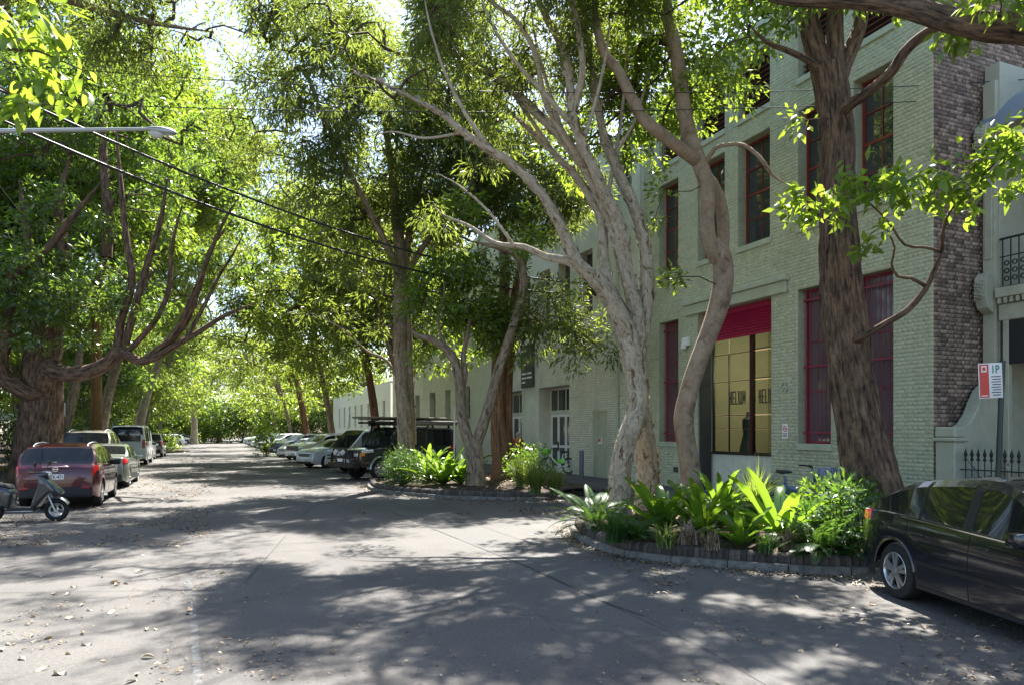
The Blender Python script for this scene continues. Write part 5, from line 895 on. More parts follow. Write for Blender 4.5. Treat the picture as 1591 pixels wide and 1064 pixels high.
# --- rows of street trees further along
def simple_tree(label, x, y, h, r, lean=0.0, lf='far', bk='bark_grey', lm='leaf_far', group=None, dn=1.0, name='street_tree', low=0.38, tr=.2, sp=1.05, n=5):
    b = (x, y, 0.1); top = (x + lean, y, h * .62); stems = [('trunk', [(x, y, -.05), (x + lean * .3, y, h * .25), top], [tr * 1.15, tr * .85, tr * .6], dict(segs=10, step=.3, flare=.2))]; bl = []
    for k in range(n):
        a = k * 2 * math.pi / n + random.random(); q = (x + lean + math.cos(a) * r * .55, y + math.sin(a) * r * .55, h * random.uniform(low + .12, .82)); stems.append(('limb', [(x + lean * .6, y, h * random.uniform(.3, .5)), tuple((Vector(top) + Vector(q)) / 2 + Vector((0, 0, .3))), q], [tr * .5, tr * .35, tr * .12], dict(segs=6, step=.4)))
        bl.append((Vector(q), r * random.uniform(.45, .62), h * random.uniform(.13, .18), dn))
    bl.append((Vector((x + lean, y, h * .85)), r * .6, h * .15, dn)); bl.append((Vector((x + lean, y, h * low + h * .1)), r * .5, h * .1, dn * .6))
    return tree(name, label, b, stems, bl, LF[lf], M[bk], M[lm], group, spacing=sp, twig=.012)
simple_tree('leafy tree with a leaning trunk behind the grey van on the right', 8.8, 41, 17, 5.4, -1.6, bk='bark_red', tr=.26, low=.3, sp=.95, n=7)
simple_tree('tall leafy tree between the black four wheel drive and the grey building', 9.4, 35.5, 14.5, 4.8, -1.6, bk='bark_grey', tr=.22, low=.42, sp=.95, n=7)
simple_tree('bright green tree over the silver cars on the right', 7.8, 51, 19, 6.0, -2.4, tr=.24, low=.25, sp=1.0, n=7)
simple_tree('pair stemmed tree far along the right row of parked cars', 7.4, 63, 19, 6.5, -2.4, bk='bark_red', tr=.3, sp=1.1, low=.25, n=7)
GR = 'distant street trees'
for k, (x, y, h, r) in enumerate([(7.4, 77, 15, 6.0), (7.2, 93, 15, 6)]): simple_tree(['pale green tree far down the right side above the white building', 'farthest pale green tree on the right side of the street'][k], x, y, h, r, -2, lf='vfar', group=GR, sp=1.5, low=.25, n=7)
simple_tree('tall multi stemmed tree behind the big left tree', -8.0, 38, 23, 6.2, 1.6, lm='leaf_lime', tr=.3, low=.35, lf='far', n=8, sp=1.0)
simple_tree('light green tree on the left beyond the timber pole', -7.0, 51, 25, 6.8, 4.2, lm='leaf_far', tr=.3, low=.32, lf='far', sp=1.05, n=8)
simple_tree('dense bushy dark tree beside the white van on the left', -8.4, 58, 9.5, 3.6, 0, lm='leaf_box', tr=.25, low=.08, lf='far', sp=.95, n=7)
simple_tree('pale barked leaning tree behind the far left planter', -6.6, 69, 24, 7.0, 4.6, bk='bark_paper', tr=.4, lf='far', sp=1.15, low=.26, n=9)
for k, (x, y, h, r) in enumerate([(-7.2, 85, 15, 6.0), (-7.0, 103, 15, 6)]): simple_tree(['pale green tree on the left before the white gum', 'farthest pale green tree on the left side of the street'][k], x, y, h, r, 1.6, lf='vfar', group='distant trees on the left', sp=1.5, low=.2, n=7)
wg = simple_tree('white gum trunk standing at the far end of the street', -2.8, 108, 15, 4.5, .2, bk='bark_paper', lf='vfar', sp=1.5, tr=.45, low=.5)
for k, (x, y, h, r, lmn) in enumerate([(-17, 118, 15, 7, 'leaf_box'), (-7, 124, 12, 6.5, 'leaf_far'), (0.5, 121, 9, 6, 'leaf_box'), (8, 119, 13, 7, 'leaf_box'), (20, 116, 16, 8, 'leaf_far'), (-2, 140, 20, 9, 'leaf_far'), (12, 140, 19, 9, 'leaf_far'), (-16, 142, 20, 9, 'leaf_box')]):
    simple_tree(['broad dark tree at the far left of the closing wood', 'mid green tree closing the end of the street', 'low dark tree in the middle of the street end', 'dark tree at the right of the street end', 'light tree behind the low white building', 'tall tree rising above the middle of the street end', 'tall tree rising above the right of the street end', 'tall dark tree rising above the left of the street end'][k], x, y, h, r, 0, lf='vfar', lm=lmn, low=.04, sp=1.5, tr=.4, n=8)
for k, (x, y, h, r) in enumerate([(-13, 30, 16, 5.5), (-12.5, 44, 17, 6), (-13.5, 62, 17, 6.5), (-13, 84, 17, 7)]):
    simple_tree(['tall tree rising left of the cream house', 'tall tree over the roof of the cream house', 'tall tree behind the left hedge beyond the timber pole', 'tall tree behind the far left trees'][k], x, y, h, r, 0, lf='vfar' if y > 40 else 'far', lm='leaf_lime' if k % 2 else 'leaf_far', low=.18, sp=1.3, tr=.3, n=8)
def leaning(label, pts, rr, blobs, bk, lm='leaf_far'):
    tree('street_tree', label, (*pts[0][:2], .1), [('trunk', pts, rr, dict(segs=16, step=.12))], blobs, LF['far'], M[bk], M[lm], spacing=.9)
leaning('slim leaning trunk right of the massive brown trunk', PP((86, 712, 31), (98, 670, 31), (110, 630, 31), (118, 590, 31), (125, 540, 31)), [.28, .24, .21, .19, .14], [B(120, 480, 31.5, 1.8, 1.2, .6)], 'bark_grey')
# ---------------------------------------------------------------- individual sunlit leaves: the two sprays nearest to the lens
def leafspray(owner_label, tree_obj, centres, lm, L, W, droop, seed):
    g = np.random.default_rng(seed); ms = []
    for k in range(6):
        n = 5; V, F = [], []
        for i in range(n + 1):
            t = i / n; w_ = W * math.sin(math.pi * (t * .94 + .04)) ** .8 * .5; V += [(L * t, -w_, (.1 + .12 * k) * w_ - (.05 + .07 * k) * L * t * t), (L * t, .02 * L * math.sin(3 * t + k), -(.05 + .07 * k) * L * t * t), (L * t, w_, (.5 - .08 * k) * w_ - (.05 + .07 * k) * L * t * t)]
        for i in range(n): a = 3 * i; F += [(a, a + 1, a + 4, a + 3), (a + 1, a + 2, a + 5, a + 4)]
        ms.append(npmesh('leaf', V, F, M[lm], tint=[.25 + .14 * k] * len(F), smooth=True, link_it=False))
    b = tree_obj.location
    for (c, r, n) in centres:
        for i in range(n):
            q = Vector(c) + Vector(g.normal(0, 1, 3)) * r * .5; o = link('leaf', ms[int(g.integers(0, 6))], tree_obj); o.location = q - b
            o.rotation_euler = (g.normal(0, .4), g.uniform(-.2, .9) + droop, g.uniform(0, 6.28)); o.scale = [float(g.uniform(.45, 1.15)) for _q in (0,)] * 3
big_right = bpy.data.objects['large_tree']
sp_ = [(1235, 300, 10.6, .14, 8), (1255, 325, 10.6, .16, 10), (1285, 300, 10.5, .16, 9), (1310, 320, 10.5, .18, 12), (1330, 280, 10.5, .2, 14), (1355, 300, 10.4, .2, 14), (1385, 285, 10.4, .2, 14), (1395, 315, 10.4, .18, 12), (1420, 285, 10.3, .2, 14), (1440, 310, 10.3, .18, 12), (1465, 275, 10.2, .2, 13), (1475, 305, 10.2, .18, 11), (1500, 285, 10.1, .2, 13), (1505, 320, 10.2, .15, 9), (1525, 255, 10.0, .2, 12), (1535, 230, 10.0, .2, 12), (1555, 265, 9.9, .2, 12), (1570, 215, 9.8, .2, 12), (1585, 240, 9.8, .2, 12), (1590, 290, 9.8, .18, 10), (1555, 205, 9.9, .15, 7), (1350, 380, 10.7, .12, 7), (1330, 390, 10.8, .1, 5), (1215, 320, 10.7, .1, 5), (1375, 350, 10.5, .12, 6), (1400, 268, 10.4, .1, 5), (1250, 345, 10.7, .1, 5), (1300, 342, 10.5, .1, 5), (1560, 300, 9.9, .1, 5), (1225, 340, 10.7, .08, 3)]
leafspray('', big_right, [(P(u, v, d_), r, n) for (u, v, d_, r, n) in sp_], 'leaf_lime', .25, .105, .1, 5)
q_ = np.concatenate([np.array(P(u, v, d_ + .15)) + RNG.normal(0, 1, (n * 2, 3)) * r * .65 for (u, v, d_, r, n) in sp_]); V, F = leaves_geo(q_, RNG.normal(0, 1, q_.shape) + np.array([0, 0, -.3]), RNG.uniform(.13, .24, len(q_)), RNG.uniform(.06, .1, len(q_))); o = npmesh('leafy_spray', V - np.array(big_right.location), F, M['leaf_lime'], big_right, tint=RNG.uniform(.1, .9, len(q_))); o['kind'] = 'stuff'
nl = thing('leafy_branch', 'big yellow green leaves hanging into the top left corner', 'branch', P(-60, 60, 6.8))
MB().tube([Vector(p) - nl.location for p in PP((-120, 60, 6.8), (-20, 75, 6.9), (60, 80, 7.0), (130, 110, 7.1))], [.03, .02, .012, .005], 8).build('stem', M['twig'], nl, 60)
MB().tube([Vector(p) - nl.location for p in PP((-60, 66, 6.8), (-10, 130, 7.0), (40, 160, 7.1), (90, 165, 7.2))], [.02, .012, .008, .004], 8).build('stem', M['twig'], nl, 60)
ls = [(15, 60, 6.9, .22, 11), (40, 45, 7, .22, 11), (70, 60, 7, .22, 11), (90, 90, 7.1, .2, 10), (60, 110, 7, .22, 11), (25, 110, 6.9, .22, 11), (110, 70, 7.1, .15, 6), (120, 120, 7.2, .14, 6), (20, 150, 7, .18, 9), (50, 150, 7.1, .18, 9), (85, 150, 7.2, .16, 8), (110, 155, 7.2, .1, 4), (140, 155, 7.3, .08, 3), (30, 180, 7, .08, 3), (5, 20, 6.9, .2, 8), (60, 15, 7, .2, 8), (10, 165, 7, .1, 4), (100, 30, 7.2, .15, 5)]
leafspray('', nl, [(P(u, v, d_), r, n) for (u, v, d_, r, n) in ls], 'leaf_lime', .235, .105, .25, 6)
# ---------------------------------------------------------------- plants of the garden beds
def onbed(u, v, z=.24): return G(u, v, z)
birds_nest('birds_nest_fern', 'broad glowing birds nest fern at the right end of the near bed', onbed(1215, 838), 32, 1.25, .20, seed=3, lean=(.15, 1.0))
birds_nest('birds_nest_fern', 'wide birds nest fern at the foot of the slender tan trunk', onbed(1090, 832), 38, 1.05, .16, seed=4, lean=(.05, .95))
birds_nest('birds_nest_fern', 'birds nest fern between the paperbark and the tan trunk', onbed(1030, 826), 36, .95, .15, seed=5, lean=(.05, .95))
birds_nest('birds_nest_fern', 'birds nest fern tucked behind the tan trunk', onbed(1120, 806), 30, 1.0, .16, seed=41, lean=(.05, .9))
birds_nest('birds_nest_fern', 'younger birds nest fern left of the tall grass clump', onbed(1150, 848), 22, .6, .11, seed=42, lean=(.1, .9))
birds_nest('birds_nest_fern', 'bright birds nest fern behind the brick edging of the farther bed', onbed(690, 752), 40, 1.45, .23, seed=6, lean=(.05, .95))
birds_nest('birds_nest_fern', 'second birds nest fern left of the bright one in the farther bed', onbed(665, 746), 32, 1.3, .2, seed=43, lean=(.05, .95))
birds_nest('birds_nest_fern', 'smaller birds nest fern at the base of the forked trunk', onbed(716, 752), 28, 1.2, .18, seed=9, lean=(.05, .95))
sword_fern('sword_fern', 'dark fern spilling over the left tip of the near bed', onbed(925, 815), 46, 1.1, .28, seed=2)
sword_fern('sword_fern', 'low dark fern in front of the paperbark trunk', onbed(985, 838), 40, .7, .22, seed=7)
sword_fern('sword_fern', 'feathery fern between the two broad birds nest ferns', onbed(1155, 832), 44, .9, .24, mat='fern', seed=8)
sword_fern('sword_fern', 'dark feathery fern at the right end behind the edging', onbed(1272, 856), 50, .85, .26, seed=10)
sword_fern('sword_fern', 'feathery fern behind the glowing broad fern', onbed(1255, 820), 44, 1.1, .27, mat='fern', seed=12)
tuft('strap_grass', 'tall strappy grass clump in the middle of the near bed', onbed(1175, 812), 260, 1.25, .022, .75, seed=2)
tuft('strap_grass', 'strappy dark grass at the left front of the near bed', onbed(955, 842), 280, .55, .02, .9, seed=3, mat='fern_dark')
tuft('strap_grass', 'grey green grass tuft just behind the brick edging', onbed(1035, 850), 120, .42, .014, .8, seed=4)
tuft('strap_grass', 'small grass tuft among dead fronds in the near bed', onbed(1105, 853), 90, .35, .014, .9, seed=5, mat='dryleaf')
tuft('strap_grass', 'low dark grass along the edging near the big trunk', onbed(1190, 858), 120, .36, .016, .9, seed=6, mat='fern_dark')
tuft('dead_fronds', 'brown dead fern fronds lying under the middle fern', onbed(1070, 845), 60, .5, .03, 1.1, seed=8, mat='dryleaf', cat='dead fronds')
tuft('dead_fronds', 'brown dead fronds under the glowing broad fern', onbed(1225, 853), 50, .45, .03, 1.1, seed=9, mat='dryleaf', cat='dead fronds')
shrub('leafy_shrub', 'glossy leafy shrub with pale tips beside the big furrowed trunk', onbed(1305, 832), .72, 1.0, 2400, .12, .05, 'fern', seed=3, stems=14, z0=.36)
shrub('leafy_shrub', 'dark leafy shrub low against the big furrowed trunk', onbed(1322, 855), .6, .9, 1500, .11, .045, 'fern_dark', seed=4, stems=12)
shrub('leafy_shrub', 'fine leaved shrub at the foot of the tall straight trunk', onbed(626, 752), .72, 1.1, 3000, .13, .03, 'fern_dark', seed=5, stems=14)
tuft('strap_grass', 'tall sunlit grass clump right of the red brown trunks', onbed(832, 768), 340, 1.1, .022, .8, seed=11)
tuft('strap_grass', 'sunlit grass clump at the near tip of the farther bed', onbed(862, 768), 300, .9, .02, .85, seed=12)
tuft('strap_grass', 'grass clump behind the red brown trunks', onbed(808, 758), 260, 1.1, .022, .7, seed=13)
shrub('leafy_shrub', 'light green bush between the farther grass clumps', onbed(820, 752), .7, 1.2, 1500, .11, .05, 'fern', seed=14, stems=12)
shrub('leafy_shrub', 'white flowering plant behind the iron fence', (14.1, 8.9, .1), .45, 1.1, 500, .1, .05, 'paleleaf', seed=15)
shrub('leafy_shrub', 'leafy plant behind the iron fence nearer the camera', (14.2, 7.9, .1), .5, 1.2, 600, .1, .05, 'fern', seed=16)
yl = G(268, 702); shrub('leafy_shrub', 'yellow green bush on the far left planter', (yl.x - .6, yl.y, 0), 1.6, 1.6, 900, .3, .14, 'leaf_lime', seed=17)
yr = G(415, 708); shrub('leafy_shrub', 'yellow green upright bush on the far right planter', (yr.x, yr.y, 0), 1.2, 3.3, 900, .3, .14, 'leaf_lime', seed=18)
bed3 = sheet('planter_soil', [(-5.2, yl.y - 4), (-2.6, yl.y - 1), (-2.0, yl.y + 4), (-5.2, yl.y + 5)], .15, M['soil'])
pc = P(105, 700, 34); birds_nest('spiky_palm', 'bright spiky palm like plant right of the massive brown trunk', (pc.x, pc.y, .3), 40, 2.3, .14, seed=20, lean=(-.1, .9))
pc = P(60, 700, 36); birds_nest('spiky_palm', 'spiky palm like plant hidden behind the massive trunk', (pc.x, pc.y, .2), 30, 2.0, .14, seed=21, lean=(-.1, .9))
for k, (x, y, rx, h) in enumerate([(-8.6, 27, 1.1, 2.6), (-9.4, 23.5, 1.3, 2.2), (-8.8, 33, 1.2, 2.4), (-8.9, 41, 1.4, 3.2), (-9.2, 47, 1.6, 3.6), (-8.6, 64, 2.0, 4.0), (-8.8, 76, 2.2, 4.2)]):
    shrub('garden_shrub', ['leafy front garden shrub left of the massive trunk', 'pale flowering shrub at the left edge behind the scooter', 'shrub in front of the cream verandah', 'garden shrub beside the leaning slim trunk', 'tall hedge plant behind the timber pole', 'far hedge shrub behind the dark car on the left', 'farthest hedge shrub on the left'][k], (x, y, .1), rx, h, 1500, .2, .09, ['leaf_box', 'leaf_lime', 'leaf_far', 'leaf_box', 'leaf_far', 'leaf_box', 'leaf_far'][k], seed=30 + k, stems=14)
for k in range(9):
    shrub('hedge_shrub', ['leftmost', 'second', 'third', 'fourth', 'middle', 'sixth', 'seventh', 'eighth', 'rightmost'][k] + ' shrub of the hedge closing the far end of the street', (-16 + 4.0 * k, 116 + 2 * (k % 2), 0), 3.2, 5.5 + 1.5 * (k % 3), 2600, .5, .24, ['leaf_box', 'leaf_far'][k % 2], group='hedge at the end of the street', seed=60 + k, stems=14)
# ---------------------------------------------------------------- fallen leaves
def litter(name, n, fn, lmn, l, w_, z=.012, seed=0):
    g = np.random.default_rng(seed); p = fn(g, n); p = p[~np.isnan(p[:, 0])]; n = len(p); a = g.uniform(0, 6.28, n); d_ = np.stack([np.cos(a), np.sin(a), g.normal(0, .15, n)], 1); sc = g.uniform(.4, 1.2, n)
    V, F = leaves_geo(p, d_, l * sc, w_ * sc, up=np.array([0, 0, 3.0]), fold=.35); o = npmesh(name, V, F, M[lmn], tint=np.clip(g.normal(.45, .25, n), 0, 1)); o['kind'] = 'stuff'; return o
def pix_area(poly_u, poly_v, clump=0):
    def f(g, n):
        u = g.uniform(poly_u[0], poly_u[1], n * 3); v = g.uniform(poly_v[0], poly_v[1], n * 3); r = [G(a, b) for a, b in zip(u, v)]; p = np.array([(q.x, q.y, .006 + .02 * g.random()) for q in r])
        k = vnoise(np.stack([p[:, 0] * 1.3, p[:, 1] * .9, p[:, 0] * 0 + 7], 1)); return p[k > clump][:n]
    return f
litter('leaf_litter', 1500, pix_area((-60, 330), (770, 850), -.05), 'dryleaf', .07, .035, seed=1)
litter('leaf_litter', 330, pix_area((0, 460), (850, 1064), .1), 'dryleaf', .05, .025, seed=2)
litter('leaf_litter', 520, pix_area((860, 1400), (870, 925), 0), 'dryleaf', .07, .032, seed=3)
litter('leaf_litter', 420, pix_area((1080, 1591), (900, 1064), .0), 'dryleaf', .055, .025, seed=4)
litter('leaf_litter', 900, pix_area((560, 900), (755, 800), .05), 'dryleaf', .08, .035, seed=5)
litter('leaf_litter', 800, pix_area((160, 330), (700, 775), -.1), 'dryleaf', .12, .05, seed=6)
litter('leaf_litter', 160, pix_area((380, 1100), (860, 1064), .25), 'dryleaf', .045, .02, seed=7)
def bedpts(cx, cy, rx, ry):
    def f(g, n): return np.stack([cx + g.uniform(-rx, rx, n), cy + g.uniform(-ry, ry, n), np.full(n, .27) + g.uniform(0, .06, n)], 1)
    return f
def along(pts, n, spread):
    f = resample(pts, .05)
    def g_(g, m):
        k = g.integers(0, len(f) - 1, m); t = nrm(f[k + 1] - f[k]); nn = np.stack([-t[:, 1], t[:, 0], t[:, 2]], 1); return f[k] + nn * g.normal(0, 1, (m, 1)) * 0 - np.abs(g.normal(0, spread, (m, 1))) * nn * SGN[0] + np.array([0, 0, .012])
    return g_
SGN = [1]
fr1 = gl([(893, 815), (883, 824), (899, 840), (942, 858), (1007, 871), (1089, 879), (1187, 887), (1285, 894), (1332, 894)]); c1 = np.array(fr1).mean(0)
q0 = np.array(fr1[3]); tq = np.array(fr1[4]) - q0; SGN[0] = 1 if np.dot(np.array([-tq[1], tq[0]]), np.array([9.3, 10.5]) - q0) > 0 else -1
litter('gutter_litter', 1100, along(fr1, 0, .16), 'dryleaf', .06, .026, seed=21)
fr2 = gl([(574, 752), (570, 757), (580, 763), (614, 768), (682, 774), (752, 777), (830, 778), (868, 777)]); litter('gutter_litter', 700, along(fr2, 0, .2), 'dryleaf', .07, .03, seed=22)
litter('gutter_litter', 1500, lambda g, n: np.stack([-5.2 + np.abs(g.normal(0, .45, n)), g.uniform(9, 42, n), np.full(n, .012)], 1), 'dryleaf', .07, .032, seed=23)
litter('bed_litter', 1200, bedpts(9.0, 10.3, 1.3, 2.7), 'dryleaf', .12, .035, seed=8); litter('bed_litter', 900, bedpts(8.6, 22, 1.4, 3.3), 'dryleaf', .12, .035, seed=9)
fl_m = []
for k in range(4):
    L, W = .13, .05; V, F = [], []
    for i in range(6):
        t = i / 5; w_ = W * math.sin(math.pi * (t * .94 + .03)) * .5; V += [(L * t, -w_, .02 * math.sin(3 * t + k) + .25 * w_ + .012), (L * t, 0, .014 * math.sin(3 * t + k) + .004), (L * t, w_, .02 * math.sin(4 * t + 2 * k) + .3 * w_ + .012)]
    for i in range(5): a = 3 * i; F += [(a, a + 1, a + 4, a + 3), (a + 1, a + 2, a + 5, a + 4)]
    fl_m.append(npmesh('fallen_leaf', V, F, M['paleleaf' if k < 3 else 'dryleaf'], tint=[.3 + .2 * k] * len(F), smooth=True, link_it=False))
def fallen(lst, label, group, sc=1.0):
    for i, (u, v) in enumerate(lst):
        o = link('fallen_leaf', fl_m[(i * 7) % 4]); o.location = G(u, v); o.location.z = .003; o.rotation_euler = (random.uniform(-.15, .15), random.uniform(-.12, .05), random.uniform(0, 6.28)); o.scale = [random.uniform(.5, .95) * sc] * 3; tag(o, label, 'fallen leaf', group)
fallen([(178, 910), (190, 907), (120, 912), (88, 923), (110, 922), (100, 962), (145, 948), (178, 950), (228, 980), (82, 990), (48, 990), (60, 996), (5, 1012), (110, 1016), (143, 1002), (10, 1000), (30, 1022), (157, 1026), (104, 1048), (195, 1062), (240, 1022), (56, 958), (125, 942), (160, 897), (210, 890), (185, 905), (240, 977), (77, 1038), (20, 985), (292, 950), (300, 953), (215, 1050), (130, 985), (350, 890)], 'curled pale dry leaf lying on the sunlit road in the left foreground', 'pale leaves on the left of the road')
fallen([(1028, 890), (1075, 893), (1110, 886), (1175, 893), (1240, 930), (1350, 940), (1390, 968), (1410, 962), (1280, 975), (1190, 903), (1140, 900), (1460, 985), (1300, 1005), (1240, 1010)], 'pale dry leaf lying on the dappled road near the brick edging', 'pale leaves on the right of the road')
# ================================================================ vehicles
def interp(pts, x): return float(np.interp(x, [p[0] for p in pts], [p[1] for p in pts]))
def smoothcurve(pts):
    C, _ = catmull([(p[0], p[1], 0) for p in pts], [1] * len(pts), .04); o = np.argsort(C[:, 0], kind='stable'); return list(zip(C[o, 0], C[o, 1]))
class Car:
    """lofted body shell: stations along x (0 = rear, L = front), 10 points from sill to roof centre"""
    def __init__(s, name, label, cat, loc, heading, q, group=None):
        s.q = q; s.L, s.W, s.H = q['dim']; s.top = smoothcurve(q['top']); s.t = thing(name, label, cat, loc, heading, group); s.ox = s.L / 2
        s.lo = q.get('lo', False); s.body()
    def sec(s, x):
        q = s.q; L, W, H = s.L, s.W, s.H; x = min(max(x, 0), L); zt = interp(s.top, x); e = q.get('round', .45); tr, tf = max(0, 1 - x / e), max(0, 1 - (L - x) / (e * 1.5))
        w = W / 2 * (1 - q.get('taper', .13) * tr ** 2.2 - (q.get('taper', .13) + .03) * tf ** 2.0); bl = interp(q['belt'], x); zb = min(bl, zt - .03)
        g = max(0.0, min(1.0, (zt - zb - .03) / (H - bl - .03))); zs = q['sill'] + .10 * max(tr, tf) ** 2
        for xw in q['wx']:
            Ra = q['wr'] * 1.17; dx = abs(x - xw)
            if dx < Ra: zs = max(zs, q['wr'] + math.sqrt(Ra * Ra - dx * dx))
        wr = w - q.get('tumble', .17) * g; h = zb - q['sill']
        f = lambda k: max(zs + .004 * k * 10, q['sill'] + h * k)
        z6 = max(zt - .075 * g - .012, zb + .014)
        return [(w * .975, zs), (w * .995, f(.3)), (w, f(.55)), (w * .985, f(.8)), (w * .955, max(zb, zs + .05)), (w * .94, max(zb + .012, zs + .055)), (w * .925 * (1 - g) + wr * g, max(z6, zs + .06)), ((w * .86) * (1 - g) + (wr - .07) * g, max(zt - .008, zs + .065)), (w * .5 * (1 - g) + wr * .55 * g, zt + .012), (0, zt + .02)]
    def pt(s, x, k, off=0.0, sd=1):
        r = s.sec(x); i = min(int(k), 8); f = k - i; y = r[i][0] * (1 - f) + r[i + 1][0] * f; z = r[i][1] * (1 - f) + r[i + 1][1] * f
        n = Vector((0, r[i + 1][1] - r[i][1], -(r[i + 1][0] - r[i][0]))); n = n.normalized() if n.length > 1e-6 else Vector((0, 1, 0))
        if x < .35 and off: n.x = -.6
        if x > s.L - .5 and off: n.x = .6
        p = Vector((x - s.ox, y, z)) + n.normalized() * off; p.y *= sd; return p
    def kz(s, x, z):
        r = s.sec(x)
        for i in range(9):
            if r[i][1] <= z <= r[i + 1][1]: return i + (z - r[i][1]) / max(1e-6, r[i + 1][1] - r[i][1])
        return 0.0 if z < r[0][1] else 9.0
    def body(s):
        q = s.q; st = .12 if s.lo else .045; xs = set(np.arange(0, s.L + .001, st).round(4)); xs |= {0.02, .06, s.L, s.L - .02, s.L - .06}
        for xw in q['wx']:
            Ra = q['wr'] * 1.17
            for k in range(0, 21 if not s.lo else 11): xs.add(round(xw + Ra * math.cos(math.pi * k / (20 if not s.lo else 10)) * .9999, 4))
        brk = [b for a in q['side'] for b in a] + list(q['ws']) + list(q['rw']); xs |= {round(b, 4) for b in brk}; xs = sorted(x for x in xs if 0 <= x <= s.L); secs = [s.sec(x) for x in xs]
        V = []
        for x, r in zip(xs, secs):
            for sd in (1, -1):
                for (y, z) in r: V.append((x - s.ox, y * sd, z))
        F = {'body': [], 'side': [], 'ws': [], 'rw': []}; idx = lambda i, sd, j: i * 20 + (0 if sd == 1 else 10) + j
        for i in range(len(xs) - 1):
            xm = (xs[i] + xs[i + 1]) / 2
            for sd in (1, -1):
                for j in range(9):
                    f = (idx(i, sd, j), idx(i + 1, sd, j), idx(i + 1, sd, j + 1), idx(i, sd, j + 1)); f = f if sd == -1 else f[::-1]; k = 'body'
                    if j == 5 and any(a <= xm <= b for a, b in q['side']) : k = 'side'
                    if j in (7, 8) and q['ws'][0] <= xm <= q['ws'][1]: k = 'ws'
                    if j in (7, 8) and q['rw'][0] <= xm <= q['rw'][1]: k = 'rw'
                    F[k].append(f)
        for i in (0, len(xs) - 1):
            ring = [idx(i, 1, j) for j in range(10)] + [idx(i, -1, j) for j in range(8, -1, -1)]; F['body'].append(tuple(ring if i else ring[::-1]))
        def part(n, fs, mat, sm=30):
            if not fs: return None
            u = sorted({i for f in fs for i in f}); mp = {a: b for b, a in enumerate(u)}; me = bpy.data.meshes.new(n); me.from_pydata([V[i] for i in u], [], [tuple(mp[i] for i in f) for f in fs])
            bm = bmesh.new(); bm.from_mesh(me); bmesh.ops.remove_doubles(bm, verts=bm.verts, dist=1e-4); bm.to_mesh(me); bm.free(); me.materials.append(mat); smooth_by_angle(me, sm); return link(n, me, s.t)
        s.b = part('body', F['body'], q['paint'], 38); part('windscreen', F['ws'], M['glass']); part('rear_window', F['rw'], M['glass'])
        for sd in (1, -1):
            for (a, b) in q['side']:
                fs = [f for f in F['side'] if all(a - 1e-3 <= V[i][0] + s.ox <= b + 1e-3 for i in f) and V[f[0]][1] * sd > 0]; part('side_window', fs, M['glass'])
        W = s.W / 2 - .20; MB().box(.25 - s.ox, s.L - .25 - s.ox, -W, W, q['sill'] + .03, min(interp(q['belt'], s.L / 2) - .15, 0.78)).build('underbody', M['under'], s.t)
        for xw in q['wx']:
            for sd in (1, -1): s.wheel(xw, sd)
        if not s.lo:   # seats seen through the glass
            zb = interp(q['belt'], s.L / 2)
            for xx in q.get('seats', (s.L * .36, s.L * .56)):
                for yy in (-.36, .36): MB().box(xx - .07 - s.ox, xx + .07 - s.ox, yy - .22, yy + .22, zb - .3, zb + .13).build('seat', M['dark_int'], s.t, bevel=.05, seg=2); MB().box(xx - .05 - s.ox, xx + .05 - s.ox, yy - .12, yy + .12, zb + .15, zb + .31).build('headrest', M['dark_int'], s.t, bevel=.04, seg=2)
    def wheel(s, xw, sd):
        r = s.q['wr']; y = s.W / 2 - .02; n = 28 if not s.lo else 16; w_ = .205
        prof = [(r * .66, 0), (r * .68, -.008), (r * .82, -.004), (r * .94, -.012), (r * .985, -.03), (r, -.06), (r, -w_ + .06), (r * .97, -w_ + .02), (r * .8, -w_), (r * .5, -w_), (r * .5, -.1)]
        c = (xw - s.ox, sd * y, r); tm = MB().lathe([(a, b * sd) for a, b in prof], n, 'y', c).build('wheel', M['tyre'], s.t, 30); rm = MB(); rr = r * .665
        rm.lathe([(rr, -.002 * sd), (rr * .97, .004 * sd), (rr * .92, -.012 * sd), (rr * .9, -.06 * sd)], n, 'y', c)
        ns = s.q.get('spokes', 5); dbl = s.q.get('dbl', False)
        for k in range(ns):
            for dlt in ((-.17, .17) if dbl else (0,)):
                a = 2 * math.pi * k / ns + .3; b_ = a + dlt * 1.1; wd = .022 * r / .32 * (1 if dbl else 1.7); m_ = MB(); m_.box(rr * .14, rr * .94, -.018, 0, -wd, wd)
                if sd < 0: m_.v = [(x, -y_, z) for x, y_, z in m_.v]
                ca, sa = math.cos(b_), math.sin(b_); rm.add([(c[0] + x * ca - z * sa, c[1] + y_ - .002 * sd, c[2] + x * sa + z * ca) for x, y_, z in m_.v], m_.f)
        rm.lathe([(0, .004 * sd), (rr * .17, .002 * sd), (rr * .2, -.02 * sd)], 14, 'y', c); ro = rm.build('rim', s.q.get('rimmat', M['alloy']), tm, 30)
        MB().lathe([(0, -.07 * sd), (rr * .9, -.07 * sd)], n, 'y', c).build('brake_disc', M['darkalloy'], tm)
